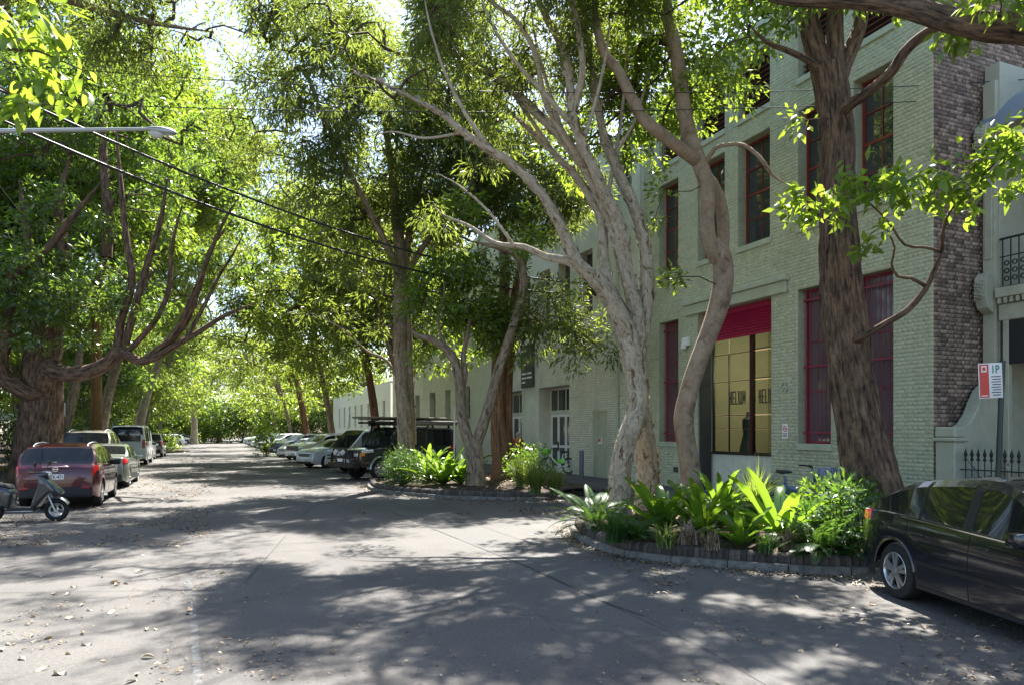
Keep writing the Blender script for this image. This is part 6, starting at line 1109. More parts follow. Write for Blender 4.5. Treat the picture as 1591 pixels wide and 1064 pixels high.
    def patch(s, n, x0, x1, k0, k1, off, mat, sides=(1, -1), nx=8, nk=4, par=None):
        for sd in sides:
            V, F = [], []
            for lay in (0, 1):
                for i in range(nx + 1):
                    for j in range(nk + 1): V.append(tuple(s.pt(x0 + (x1 - x0) * i / nx, k0 + (k1 - k0) * j / nk, off if lay else -.01, sd)))
            g = (nx + 1) * (nk + 1); ix = lambda l, i, j: l * g + i * (nk + 1) + j
            for i in range(nx):
                for j in range(nk): F.append((ix(1, i, j), ix(1, i + 1, j), ix(1, i + 1, j + 1), ix(1, i, j + 1)))
                for j in (0, nk): F.append((ix(0, i, j), ix(0, i + 1, j), ix(1, i + 1, j), ix(1, i, j)))
            for j in range(nk):
                for i in (0, nx): F.append((ix(0, i, j), ix(0, i, j + 1), ix(1, i, j + 1), ix(1, i, j)))
            MB().add(V, F).build(n, mat, par or s.t, 40)
    def strip(s, n, pts, w_, off, mat, sides=(1, -1)):
        """thin strip following the body through (x, z) points"""
        for sd in sides:
            m = MB()
            for a, b in zip(pts[:-1], pts[1:]):
                P0 = [s.pt(a[0], s.kz(a[0], a[1]), off, sd), s.pt(b[0], s.kz(b[0], b[1]), off, sd)]; d_ = (P0[1] - P0[0]).normalized(); nn = Vector((0, sd, 0)); t = d_.cross(nn).normalized() * w_
                m.add([P0[0] - t, P0[0] + t, P0[1] + t, P0[1] - t, P0[0] - t - nn * .012, P0[0] + t - nn * .012, P0[1] + t - nn * .012, P0[1] - t - nn * .012], [(0, 1, 2, 3), (0, 4, 7, 3), (1, 5, 6, 2)])
            m.build(n, mat, s.t)
    def box(s, n, x0, x1, y0, y1, z0, z1, mat, par=None, bevel=.01, seg=1): return MB().box(x0 - s.ox, x1 - s.ox, y0, y1, z0, z1).build(n, mat, par or s.t, 40 if bevel else None, bevel, seg)
    def mirrors(s, x, z, mat):
        for sd in (1, -1):
            y = s.W / 2 - .06; o = MB().box(x - .09 - s.ox, x + .07 - s.ox, min(sd * y, sd * (y + .24)), max(sd * y, sd * (y + .24)), z - .02, z + .13).build('mirror', mat, s.t, 40, .035, 2)
    def handles(s, xs, z, mat):
        for x in xs:
            for sd in (1, -1): p = s.pt(x, s.kz(x, z), 0, sd); MB().box(p.x - .10, p.x + .10, p.y - .02, p.y + .02, p.z - .015, p.z + .02).build('door_handle', mat, s.t, 40, .012, 2)
    def plate(s, rear, z, mat, txt=None, w_=.37, h=.13, off=.03):
        x = -off if rear else s.L + off; o = s.box('number_plate', x - .008, x + .008, -w_ / 2, w_ / 2, z - h / 2, z + h / 2, mat, bevel=.004)
        if txt: textmesh('plate_number', txt, .115, M['ink'], s.t, facing((x + (-.0095 if rear else .0095) - s.ox, 0, z - .04), (0, -1, 0) if rear else (0, 1, 0), (0, 0, 1)), .78, .002, .0006)
    def seams(s, doors, z0, mat=None):
        m = mat or M['under']
        for x in doors: zz = interp(s.q['belt'], x); s.strip('door_seam', [(x, z0 + (zz - z0) * k / 6) for k in range(7)], .004, .0025, m)
ASTRA = dict(dim=(4.25, 1.76, 1.46), top=[(0, .70), (.02, .92), (.09, 1.0), (.2, 1.035), (.55, 1.205), (.9, 1.345), (1.2, 1.405), (1.7, 1.45), (2.1, 1.455), (2.35, 1.41), (2.55, 1.33), (3.15, 1.02), (3.3, .985), (3.8, .90), (4.1, .76), (4.22, .6), (4.25, .45)], belt=[(0, .96), (.6, .985), (1.6, .955), (3.1, .90), (4.25, .86)], sill=.21, wx=(.80, 3.41), wr=.325, side=[(.66, .95), (.985, 1.19), (1.215, 1.87), (2.0, 2.62)], ws=(2.52, 3.2), rw=(.13, .85), paint=carpaint('black_car_paint', (.004, .005, .010), 0, .2), tumble=.2, dbl=True, rimmat=M['alloy'])
nose = Vector((-math.sin(math.radians(18.4)), -math.cos(math.radians(18.4)))); rwp = G(1400, 929); hd = math.atan2(nose.y, nose.x)
lat = Vector((-nose.y, nose.x)); lat = lat if (lat.x * (0 - rwp.x) + lat.y * (0 - rwp.y)) > 0 else -lat     # towards the camera
cc = Vector((rwp.x, rwp.y)) - lat * (1.76 / 2 - .10) + nose * (4.25 / 2 - .80)
a = Car('parked_hatchback', 'shiny black five door hatchback cut off by the right edge of the photo', 'car', (cc.x, cc.y, 0), hd, ASTRA)
a.patch('tail_light', .015, .30, 3.3, 4.6, .012, M['lamp_red']); a.patch('reverse_lamp', .02, .24, 4.0, 4.55, .016, M['lamp_clear'])
a.strip('side_moulding', [(x, .50) for x in np.linspace(1.22, 3.0, 14)], .022, .012, M['black_metal']); a.strip('chrome_line', [(x, interp(ASTRA['belt'], x) - .012) for x in np.linspace(.9, 2.95, 16)], .006, .006, M['chrome'])
a.strip('body_crease', [(x, .72 + .03 * (1.9 - x) / 1.9) for x in np.linspace(1.25, 3.05, 14)], .012, .004, ASTRA['paint']); a.seams((2.0, 3.05), .26); a.seams((1.02,), .62); a.strip('sill_trim', [(x, .235) for x in np.linspace(1.22, 2.98, 10)], .02, .012, M['plastic'])
a.handles((1.22, 2.18), .80, ASTRA['paint']); a.mirrors(2.78, .92, ASTRA['paint']); a.box('rear_bumper', -.03, .10, -.70, .70, .34, .56, M['plastic'], bevel=.04, seg=2); a.plate(True, .62, M['yellow']); a.box('roof_spoiler', .80, 1.05, -.46, .46, 1.335, 1.375, ASTRA['paint'], bevel=.015, seg=2)
for sd in (-1, 1):
    p = a.pt(.58, a.kz(.58, .78), .004, sd); MB().lathe([(.085, 0), (.095, 0), (.095, .004 * sd), (.085, .004 * sd)], 20, 'y', p, True).build('fuel_flap', M['under'], a.t)
    for (x0, w_) in ((1.2, .018), (1.94, .06)): a.strip('window_pillar', [(x0, z) for z in np.linspace(.98, 1.34, 8)], w_, .004, M['black_metal'], (sd,))
    ar = MB(); Ra = .325 * 1.17; pts = [a.pt(.80 + Ra * math.cos(t), 0.05, .006, sd) for t in np.linspace(.15, math.pi - .1, 22)]; ar.tube(pts, .022, 6); ar.build('wheel_arch_lip', ASTRA['paint'], a.t, 60)
a.patch('headlight', 3.75, 4.15, 3.4, 4.6, .01, M['lamp_clear']); MB().tube([(-1.1, 0, 1.46), (-1.3, 0, 1.62)], .006, 6).build('antenna', M['black_metal'], a.t)
# --- burgundy SUV on the left
def suvq(dim, paint, **k):
    L, W, H = dim; s = L / 4.37; h = H / 1.6
    d = dict(dim=dim, top=[(0, .75 * h), (.02, .98 * h), (.10 * s, 1.08 * h), (.2 * s, 1.17 * h), (.42 * s, 1.43 * h), (.55 * s, 1.53 * h), (1.0 * s, 1.585 * h), (1.7 * s, 1.6 * h), (2.3 * s, 1.565 * h), (2.6 * s, 1.47 * h), (3.2 * s, 1.16 * h), (3.35 * s, 1.12 * h), (3.9 * s, 1.03 * h), (4.2 * s, .90 * h), (4.34 * s, .72 * h), (L, .5 * h)], belt=[(0, 1.07 * h), (.7 * s, 1.10 * h), (1.6 * s, 1.05 * h), (3.2 * s, 1.0 * h), (L, .95 * h)], sill=.26, wx=(.86 * s, 3.50 * s), wr=.345, side=[(.48 * s, .86 * s), (.93 * s, 1.85 * s), (1.97 * s, 2.75 * s)], ws=(2.55 * s, 3.25 * s), rw=(.13 * s, .5 * s), paint=paint, tumble=.2, spokes=5)
    d.update(k); return d
def finish(c, kind, tail='lamp_red', plate_r=None, plate_f=None, txt=None, rails=False, lower=True, grille=True):
    L, W, H = c.L, c.W, c.H; q = c.q; bz = interp(q['belt'], .05)
    c.patch('tail_light', .012, .36, 3.1, 4.3, .012, M[tail]); c.patch('headlight', L - .62, L - .10, 3.3, 4.7, .01, M['lamp_clear'])
    if lower: c.box('rear_bumper', -.035, .14, -W * .41, W * .41, q['sill'] + .05, q['sill'] + .30, M['plastic'], bevel=.04, seg=2); c.box('front_bumper', L - .12, L + .03, -W * .38, W * .38, q['sill'] + .03, q['sill'] + .16, M['plastic'], bevel=.03, seg=2)
    if grille:
        gz = bz * .66; c.box('grille', L - .05, L + .012, -W * .27, W * .27, gz - .07, gz + .08, M['black_metal'], bevel=.01)
        for k in range(3): c.box('grille_bar', L + .008, L + .02, -W * .26, W * .26, gz - .05 + k * .045, gz - .036 + k * .045, M['chrome'], bevel=0)
    c.plate(True, bz * .76, plate_r or M['white'], txt); c.plate(False, q['sill'] + .24, plate_f or M['white'])
    xs = sorted({b for a in q['side'] for b in a}); c.seams([x for x in (q['side'][-1][0] - .05, q['ws'][1] - .02)], q['sill'] + .05); c.handles([q['side'][-1][0] + .16, q['side'][-2][0] + .12] if len(q['side']) > 1 else [q['side'][-1][0] + .1], bz * .86, q['paint']); c.mirrors(q['ws'][1] - .38, interp(q['belt'], q['ws'][1]) - .0, M['plastic'] if kind == 'suv' else q['paint'])
    if rails:
        for sd in (1, -1):
            pts = [(x - c.ox, sd * (W / 2 - .33), interp(c.top, x) + (.03 if 0 < i < 9 else .0)) for i, x in enumerate(np.linspace(q['rw'][1] + .1, q['ws'][0] - .05, 10))]; MB().tube(pts, .018, 8).build('roof_rail', M['steel'], c.t, 60)
NORTH = math.pi / 2
burg = carpaint('burgundy_car_paint', (.075, .005, .011), .25, .25); lx = lambda right, W: right - W / 2
SQ = suvq((4.38, 1.82, 1.60), burg, dbl=True)
c = Car('parked_suv', 'burgundy SUV parked at the left kerb behind the scooter', 'car', (lx(-2.70, 1.82), 20.25 + 2.19, 0), NORTH, SQ); finish(c, 'suv', txt='CTK·471', rails=True); c.box('tail_cladding', -.045, .05, -.76, .76, .30, .46, M['plastic'], bevel=.03, seg=2)
MB().lathe([(.045, 0), (.06, 0), (.06, -.012), (.045, -.012)], 20, 'x', (-c.ox - .02, 0, 1.0), True).build('round_badge', M['chrome'], c.t); MB().box(-c.ox - .03, -c.ox - .018, -.06, .06, .99, 1.01).build('badge_bar', M['chrome'], c.t); c.box('tailgate_trim', -.03, .02, -.28, .28, 1.055, 1.075, M['chrome'], bevel=.005)
c.box('rear_reflector', -.05, -.03, .55, .72, .52, .56, M['lamp_red']); c.box('rear_reflector', -.05, -.03, -.72, -.55, .52, .56, M['lamp_red']); c.box('rear_wiper', .02, .05, -.02, .42, 1.16, 1.18, M['black_metal'], bevel=.005)
def sedanq(dim, paint, **k):
    L, W, H = dim; s = L / 4.8; h = H / 1.46
    d = dict(dim=dim, top=[(0, .72 * h), (.02, .96 * h), (.12 * s, 1.06 * h), (.55 * s, 1.09 * h), (.75 * s, 1.12 * h), (1.3 * s, 1.37 * h), (1.6 * s, 1.43 * h), (2.2 * s, 1.46 * h), (2.7 * s, 1.42 * h), (3.0 * s, 1.32 * h), (3.55 * s, 1.02 * h), (3.75 * s, .98 * h), (4.3 * s, .90 * h), (4.65 * s, .77 * h), (4.77 * s, .62 * h), (L, .46 * h)], belt=[(0, 1.0 * h), (1.2 * s, .98 * h), (2.4 * s, .93 * h), (3.6 * s, .89 * h), (L, .84 * h)], sill=.20, wx=(.98 * s, 3.76 * s), wr=.325, side=[(1.02 * s, 1.32 * s), (1.38 * s, 2.1 * s), (2.2 * s, 3.05 * s)], ws=(2.95 * s, 3.6 * s), rw=(.76 * s, 1.36 * s), paint=paint, tumble=.2)
    d.update(k); return d
silvergreen = carpaint('silver_green_paint', (.20, .22, .18), .55, .3); silver = carpaint('silver_paint', (.48, .49, .50), .6, .3); white = carpaint('white_car_paint', (.66, .67, .67), 0, .3); gold = carpaint('grey_beige_paint', (.30, .28, .22), .5, .3); navy = carpaint('navy_paint', (.02, .03, .07), .2, .25); dark = carpaint('charcoal_paint', (.02, .022, .024), .3, .25); greyp = carpaint('mid_grey_paint', (.16, .17, .18), .5, .3)
c = Car('parked_sedan', 'silver green sedan parked in front of the burgundy SUV', 'car', (lx(-2.72, 1.82), 26.7 + 2.4, 0), NORTH, sedanq((4.82, 1.82, 1.47), silvergreen)); finish(c, 'sedan')
c = Car('parked_suv', 'tall grey beige four wheel drive parked beyond the silver green sedan', 'car', (lx(-3.95, 1.95), 33.2 + 2.45, 0), NORTH, suvq((4.9, 1.95, 1.95), gold, wr=.39, sill=.36)); finish(c, 'suv', rails=True)
VANQ = dict(dim=(5.0, 1.9, 2.22), top=[(0, 1.0), (.01, 1.6), (.06, 1.98), (.16, 2.15), (.5, 2.21), (1.5, 2.22), (3.2, 2.20), (3.7, 2.05), (4.45, 1.27), (4.6, 1.18), (4.85, 1.05), (4.97, .8), (5.0, .5)], belt=[(0, 1.32), (3.4, 1.30), (4.4, 1.12), (5, 1.0)], sill=.28, wx=(1.0, 4.05), wr=.34, side=[(.3, 1.2), (1.35, 2.5), (2.65, 3.7)], ws=(3.62, 4.5), rw=(.02, .13), paint=white, tumble=.16, round=.25, taper=.07)
c = Car('parked_van', 'tall white van parked on the left beyond the beige four wheel drive', 'van', (lx(-3.55, 1.9), 44.2 + 2.5, 0), NORTH, dict(VANQ)); finish(c, 'suv', grille=False, lower=False); c.box('rear_window_panel', -.02, .03, -.66, .66, 1.34, 1.98, M['pane_dark'], bevel=.04, seg=2)
for sd in (-1, 1): c.box('tall_tail_lamp', -.02, .10, sd * .80 - .07, sd * .80 + .07, .95, 1.45, M['lamp_red'], bevel=.02)
c = Car('parked_hatchback', 'small silver hatchback tucked in front of the white van', 'car', (lx(-3.75, 1.7), 50.4 + 2, 0), NORTH, suvq((4.0, 1.7, 1.5), silver, sill=.2, wr=.31, lo=True)); finish(c, 'hatch')
c = Car('parked_suv', 'dark charcoal wagon last in the left row before the planter', 'car', (lx(-3.5, 1.85), 56.5 + 2.2, 0), NORTH, suvq((4.6, 1.85, 1.75), dark, lo=True)); finish(c, 'suv')
for k, (u, v, nm, lb, qq) in enumerate([(287, 693, 'parked_hatchback', 'white car nose out beyond the left planter, nearest of the two', suvq((4.2, 1.75, 1.5), white, sill=.2, wr=.31, lo=True)), (297, 690, 'parked_sedan', 'second white car nose out on the far left', sedanq((4.6, 1.78, 1.45), white, lo=True)), (303, 688.5, 'parked_suv', 'dark car farthest along the left side of the street', suvq((4.4, 1.8, 1.6), dark, lo=True))]):
    p = G(u, v); c = Car(nm, lb, 'car', (p.x - 2.2, p.y + 1, 0), math.radians(25), qq); finish(c, 'suv' if 'suv' in nm else 'sedan')
# --- right row, angle parked with noses to the street
def park(nm, lb, cat, noseX, noseY, q, **k):
    HD = math.radians(k.pop('hd', 207)); nv = Vector((math.cos(HD), math.sin(HD))); c = Car(nm, lb, cat, (noseX - nv.x * q['dim'][0] / 2, noseY - nv.y * q['dim'][0] / 2, 0), HD, q); return c
blackp = carpaint('dark_green_black_paint', (.008, .013, .012), 0, .25)
TROOP = dict(dim=(4.9, 1.80, 2.08), top=[(0, 1.3), (.01, 1.9), (.05, 2.02), (.15, 2.06), (1.5, 2.08), (2.9, 2.06), (3.15, 2.0), (3.62, 1.34), (3.66, 1.28), (4.3, 1.24), (4.8, 1.18), (4.88, 1.08), (4.9, .7)], belt=[(0, 1.30), (3.5, 1.26), (4.9, 1.14)], sill=.52, wx=(.95, 3.95), wr=.41, side=[(.25, 1.55), (1.68, 2.45), (2.55, 3.28)], ws=(3.05, 3.63), rw=(.02, .06), paint=blackp, tumble=.10, round=.12, taper=.03, rimmat=M['steel'], spokes=8, seats=(2.4,))
c = park('four_wheel_drive', 'black four wheel drive with bull bar, snorkel and long roof rack in the right row', 'car', 4.75, 28.1, TROOP, hd=203); finish(c, 'suv', grille=False, lower=False); L = 4.9
for sd in (1, -1):
    for (xw) in TROOP['wx']:
        Ra = .41 * 1.2; fl = MB(); fl.tube([(xw - c.ox + Ra * math.cos(t), sd * .91, .41 + Ra * math.sin(t)) for t in np.linspace(.05, math.pi - .05, 18)], .055, 6); fl.build('flared_guard', silvergreen if xw > 2 else blackp, c.t, 60)
    c.box('headlamp', L - .02, L + .02, sd * .62 - .13, sd * .62 + .13, .92, 1.12, M['lamp_clear'], bevel=.02); c.box('indicator', L - .20, L - .02, sd * .90 - .03, sd * .90 + .03, .95, 1.08, M['amber'], bevel=.01)
    MB().lathe([(0, .06), (.10, .055), (.115, .03), (.11, 0), (.06, -.07), (0, -.08)], 18, 'x', (L + .32 - c.ox, sd * .26, 1.10)).build('spot_lamp', M['lamp_clear'], c.t, 40); MB().lathe([(.118, .03), (.125, .05), (.118, .06), (.112, .05)], 18, 'x', (L + .32 - c.ox, sd * .26, 1.10), True).build('spot_lamp_ring', M['chrome'], c.t, 40)
c.box('grille_panel', L - .03, L + .012, -.47, .47, .86, 1.14, M['plastic'])
bb = MB(); x = L + .26 - c.ox
bb.tube([(x - .2, -.78, .62), (x, -.72, .64), (x + .05, -.56, .98), (x + .05, -.44, 1.24), (x + .05, .44, 1.24), (x + .05, .56, .98), (x, .72, .64), (x - .2, .78, .62)], .035, 10); bb.tube([(x + .03, -.60, .92), (x + .03, .60, .92)], .028, 8)
for y in (-.34, .34): bb.tube([(x + .03, y, .66), (x + .04, y, 1.24)], .028, 8)
for sd in (1, -1): bb.tube([(x - .22, sd * .86, .75), (x - .02, sd * .80, .76), (x + .02, sd * .66, 1.05), (x - .2, sd * .84, 1.12)], .025, 8)
bb.box(x - .25, x + .06, -.88, .88, .52, .70); bb.build('bull_bar', M['black_metal'], c.t, 50); c.box('bar_plate', L + .325, L + .335, -.18, .18, .74, .86, M['signwhite']); MB().tube([(x - .05, .2, 1.2), (x - .25, .2, 2.6)], .008, 6).build('aerial', M['black_metal'], c.t)
sn = MB(); sn.tube([(L - 1.15 - c.ox, -.93, 1.15), (L - 1.35 - c.ox, -.95, 1.3), (L - 1.75 - c.ox, -.90, 1.95), (L - 1.77 - c.ox, -.90, 2.15)], .045, 8); sn.box(L - 1.88 - c.ox, L - 1.66 - c.ox, -1.0, -.80, 2.14, 2.36); sn.build('snorkel', M['plastic'], c.t, 50)
sn = MB(); sn.tube([(L - 1.15 - c.ox, .93, 1.15), (L - 1.35 - c.ox, .95, 1.3), (L - 1.75 - c.ox, .90, 1.95), (L - 1.77 - c.ox, .90, 2.15)], .045, 8); sn.box(L - 1.88 - c.ox, L - 1.66 - c.ox, .80, 1.0, 2.14, 2.36); sn.build('snorkel', M['plastic'], c.t, 50)
rk = MB()
for y in (-.72, .72): rk.box(.1 - c.ox, 3.9 - c.ox, y - .03, y + .03, 2.22, 2.30); rk.box(.1 - c.ox, 3.9 - c.ox, y - .02, y + .02, 2.38, 2.42)
for k in range(14): rk.box(.12 + k * .285 - c.ox, .16 + k * .285 - c.ox, -.72, .72, 2.24, 2.28)
for xx in (.3, 1.2, 2.1, 2.95):
    for y in (-.72, .72): rk.box(xx - .03 - c.ox, xx + .03 - c.ox, y - .04, y + .04, 2.02, 2.24)
rk.build('roof_rack', M['plastic'], c.t); c.box('rolled_awning', .0, 3.2, -.98, -.80, 2.16, 2.34, plain('grey_canvas_bag', (.16, .15, .13), .9), bevel=.05, seg=2); c.box('rolled_awning', .0, 3.2, .80, .98, 2.16, 2.34, plain('grey_canvas_bag', (.16, .15, .13), .9), bevel=.05, seg=2)
c.box('roof_board', .2, 4.3, -.6, .5, 2.43, 2.50, plain('olive_board', (.13, .12, .08), .8), bevel=.02); MB().lathe([(.2, -.22), (.38, -.22), (.41, -.17), (.41, -.05), (.38, 0), (.2, 0)], 24, 'x', (-c.ox - .03, 0, 1.15), False).build('spare_wheel', M['tyre'], c.t, 30)
HIACE = dict(dim=(4.7, 1.72, 1.98), top=[(0, 1.0), (.01, 1.5), (.05, 1.8), (.15, 1.92), (.5, 1.97), (1.8, 1.98), (3.3, 1.96), (3.65, 1.86), (4.40, 1.17), (4.5, 1.10), (4.62, .95), (4.68, .7), (4.7, .42)], belt=[(0, 1.18), (3.4, 1.16), (4.3, 1.05), (4.7, .98)], sill=.26, wx=(.95, 3.55), wr=.33, side=[(.3, 1.2), (1.3, 2.5), (2.65, 3.75)], ws=(3.55, 4.44), rw=(.02, .12), paint=silver, tumble=.14, round=.22, taper=.07)
c = park('parked_van', 'silver van with a yellow number plate beside the black four wheel drive', 'van', 5.0, 33.0, HIACE); finish(c, 'suv', plate_f=M['yellow'], grille=False); L = 4.7
for z in (.78, .64): c.box('grille_slot', L - .04, L + .012, -.55, .55, z, z + .07, M['black_metal'])
c = park('parked_hatchback', 'small white rounded hatchback next to the silver van', 'car', 4.2, 38.0, suvq((4.25, 1.74, 1.5), carpaint('pale_silver_paint', (.58, .59, .61), .3, .3), sill=.18, wr=.32, rimmat=M['darkalloy'], dbl=True)); finish(c, 'hatch')
c = park('parked_suv', 'silver SUV with a dark grille in the right row', 'car', 4.3, 45.2, suvq((4.75, 1.88, 1.72), silver)); finish(c, 'suv', rails=True); c.box('dark_grille', 4.72, 4.772, -.62, .62, .72, 1.0, M['black_metal'])
c = park('parked_sedan', 'low white sedan beyond the silver SUV', 'car', 4.1, 49.4, sedanq((4.6, 1.78, 1.44), white)); finish(c, 'sedan')
c = park('parked_suv', 'navy blue SUV just before the far right planter', 'car', 4.0, 54.6, suvq((4.6, 1.85, 1.68), navy)); finish(c, 'suv')
far = [('white', white, 'suv'), ('silver', silver, 'sedan'), ('grey', greyp, 'suv'), ('white', white, 'sedan'), ('dark', dark, 'suv'), ('silver', silver, 'suv'), ('blue', navy, 'sedan'), ('white', white, 'suv')]
ords = ['first', 'second', 'third', 'fourth', 'fifth', 'sixth', 'seventh', 'eighth']
for k, (cn, pm, kd) in enumerate(far):
    qq = suvq((4.5, 1.82, 1.66), pm, lo=True) if kd == 'suv' else sedanq((4.6, 1.8, 1.45), pm, lo=True)
    c = park('parked_' + kd, f'{cn} {kd.upper() if kd == "suv" else kd} in the far right row, {ords[k]} beyond the far planter', 'car', 3.9 - .05 * k, 66.5 + 4.2 * k, qq); finish(c, kd)
# ================================================================ scooter, bicycles, person
def spoked(parent, c, r, tr, n=10, mat='tyre', rim='alloy', ax='y'):
    t = MB().lathe([(r + tr * math.cos(a_), tr * math.sin(a_)) for a_ in np.linspace(0, 2 * math.pi, 9)[:-1]], 26, ax, c, True).build('wheel', M[mat], parent, 60); m = MB()
    m.lathe([(r - tr, -tr * .5), (r - tr * 1.6, 0), (r - tr, tr * .5)], 26, ax, c)
    for k in range(n):
        a_ = 2 * math.pi * k / n; m.tube([Vector(c), Vector(c) + Vector((math.cos(a_) * (r - tr), 0, math.sin(a_) * (r - tr)))], .012 if n < 8 else .004, 5)
    m.lathe([(0, -.04), (.04, -.04), (.04, .04), (0, .04)], 10, ax, c); m.build('rim', M[rim], t, 50); return t
fw = G(88, 808); s_ = thing('motor_scooter', 'dark blue grey motor scooter with black seat parked in front of the burgundy SUV', 'scooter', (fw.x, fw.y, 0), math.radians(-12))
bluepaint = carpaint('scooter_paint', (.022, .034, .045), .3, .25)
spoked(s_, (0, 0, .235), .20, .05, 5, 'tyre', 'alloy'); spoked(s_, (-1.27, 0, .235), .20, .055, 5, 'tyre', 'alloy')
MB().lathe([(.27, -.055), (.285, -.03), (.285, .03), (.27, .055)], 26, 'y', (0, 0, .235)).build('mudguard_rim', M['under'], s_, 50).hide_render = False
bpy.data.objects.remove([o for o in s_.children if o.name.startswith('mudguard_rim')][0])
mg = MB()
for sd in (1,):
    V = []; F = []
    for i, t in enumerate(np.linspace(.5, 2.6, 12)):
        for y in (-.075, -.04, .04, .075): V.append((.285 * math.cos(t), y, .235 + .285 * math.sin(t) - (.03 if abs(y) > .05 else 0)))
    for i in range(11):
        for j in range(3): F.append((4 * i + j, 4 * i + j + 1, 4 * i + j + 5, 4 * i + j + 4))
    mg.add(V, F)
mg.build('front_mudguard', M['alloy'], s_, 60); fk = MB()
for y in (-.085, .085): fk.tube([(0, y, .235), (-.10, y * .9, .47), (-.16, y * .6, .60)], .022, 8)
fk.build('fork', M['steel'], s_, 60)
MB().prism([(-.10, .62), (.02, .60), (.0, .70), (-.16, .92), (-.26, 1.0), (-.33, .98), (-.30, .80), (-.42, .45), (-.46, .30), (-.36, .30), (-.24, .48)], -.16, .16, 'y').build('front_shield', bluepaint, s_, 40, .05, 3)
MB().prism([(-.05, .60), (.10, .56), (.13, .62), (-.05, .80), (-.16, .92), (-.20, .86)], -.12, .12, 'y').build('front_fairing', bluepaint, s_, 40, .045, 3)
MB().box(-.92, -.38, -.15, .15, .22, .31).build('footboard', M['plastic'], s_, 40, .03, 2); MB().box(-.90, -.40, -.17, .17, .215, .24).build('side_rail', M['alloy'], s_, 40, .01)
MB().prism([(-.86, .28), (-.80, .62), (-.90, .74), (-1.50, .80), (-1.66, .72), (-1.60, .55), (-1.45, .42), (-1.10, .33)], -.17, .17, 'y').build('rear_body', bluepaint, s_, 40, .06, 3); MB().prism([(-.84, .70), (-.90, .80), (-1.25, .84), (-1.58, .88), (-1.62, .80), (-1.2, .74)], -.14, .14, 'y').build('seat', M['plastic'], s_, 40, .05, 3)
hb = MB(); hb.tube([(-.26, 0, .95), (-.30, 0, 1.04)], .03, 8); hb.tube([(-.42, -.34, 1.06), (-.33, -.2, 1.05), (-.29, 0, 1.04), (-.33, .2, 1.05), (-.42, .34, 1.06)], .017, 8); hb.build('handlebar', M['black_metal'], s_, 60)
MB().sphere((-.22, 0, 1.0), .11, 12, 8, (1, 1.3, .8)).build('headlamp_housing', bluepaint, s_, 60); MB().sphere((-.13, 0, 1.0), .07, 12, 8, (.5, 1.2, .9)).build('headlight', M['lamp_clear'], s_, 60); MB().tube([(-1.20, -.19, .25), (-1.65, -.2, .36)], .05, 10).build('exhaust', M['black_metal'], s_, 60); MB().tube([(-.75, .1, .24), (-.72, .26, .01)], .012, 6).build('kickstand', M['steel'], s_)
MB().sphere((-1.62, 0, .68), .07, 10, 8, (.6, 1.2, .6)).build('tail_light', M['lamp_red'], s_, 60)
for sd in (-1, 1): MB().tube([(-.33, sd * .22, 1.05), (-.28, sd * .32, 1.2)], .007, 6).build('mirror_stem', M['black_metal'], s_); MB().sphere((-.27, sd * .34, 1.23), .06, 10, 8, (.3, 1.2, .9)).build('mirror', M['black_metal'], s_, 60)
def bicycle(label, loc, rz, paint, accent, basket=True, guard=None, lean=0.06):
    b = thing('bicycle', label, 'bicycle', loc, rz); b.rotation_euler.x = lean
    for x in (-.55, .55): spoked(b, (x, 0, .34), .31, .028, 14, 'tyre', 'darkalloy')
    f = MB(); f.tube([(-.55, 0, .34), (-.12, 0, .30), (.30, 0, .62), (.38, 0, .80)], .032, 8); f.tube([(-.12, 0, .30), (-.24, 0, .82)], .026, 8); f.tube([(-.55, .05, .34), (-.22, .03, .68)], .014, 6); f.tube([(-.55, -.05, .34), (-.22, -.03, .68)], .014, 6); f.tube([(.38, 0, .80), (.33, 0, 1.0)], .024, 8); f.tube([(.55, .05, .34), (.42, .05, .70), (.38, 0, .80)], .018, 6); f.tube([(.55, -.05, .34), (.42, -.05, .70)], .018, 6); f.build('frame', paint, b, 60)
    MB().box(-.36, .02, -.05, .05, .42, .62).build('battery_case', accent, b, 40, .03, 2); MB().prism([(-.42, .90), (-.40, .95), (-.20, .945), (-.08, .92), (-.10, .89), (-.3, .86)], -.07, .07, 'y').build('saddle', M['plastic'], b, 40, .03, 2); MB().tube([(-.24, 0, .8), (-.26, 0, .9)], .016, 6).build('seat_post', M['steel'], b)
    MB().tube([(.16, -.32, 1.06), (.26, -.2, 1.06), (.34, 0, 1.02), (.26, .2, 1.06), (.16, .32, 1.06)], .016, 8).build('handlebar', M['black_metal'], b, 60)
    for x in (-.55, .55):
        V, F = [], []
        for t in np.linspace(.2, 2.9, 14):
            for y in (-.035, .035): V.append((x + .36 * math.cos(t), y, .34 + .36 * math.sin(t)))
        for i in range(13): F.append((2 * i, 2 * i + 1, 2 * i + 3, 2 * i + 2))
        MB().add(V, F).build('mudguard', guard or paint, b, 60)
    if basket:
        k = MB(); k.box(.48, .52, -.17, .17, .80, 1.02); k.box(.76, .79, -.19, .19, .80, 1.04); k.box(.52, .76, -.18, -.16, .80, 1.03); k.box(.52, .76, .16, .18, .80, 1.03); k.box(.5, .78, -.17, .17, .78, .80); k.build('basket', accent, b, 40, .01)
    MB().tube([(-.12, -.08, .30), (-.02, -.09, .2)], .014, 6).build('crank', M['black_metal'], b); return b
limep = carpaint('lime_green_paint', (.20, .62, .06), 0, .35)
q_ = G(866, 735, .15); bicycle('lime green and white share bicycle parked by the glass entry doors', (q_.x, q_.y, .15), math.radians(118), carpaint('white_frame_paint', (.7, .72, .72), 0, .35), limep, True, limep, .1)
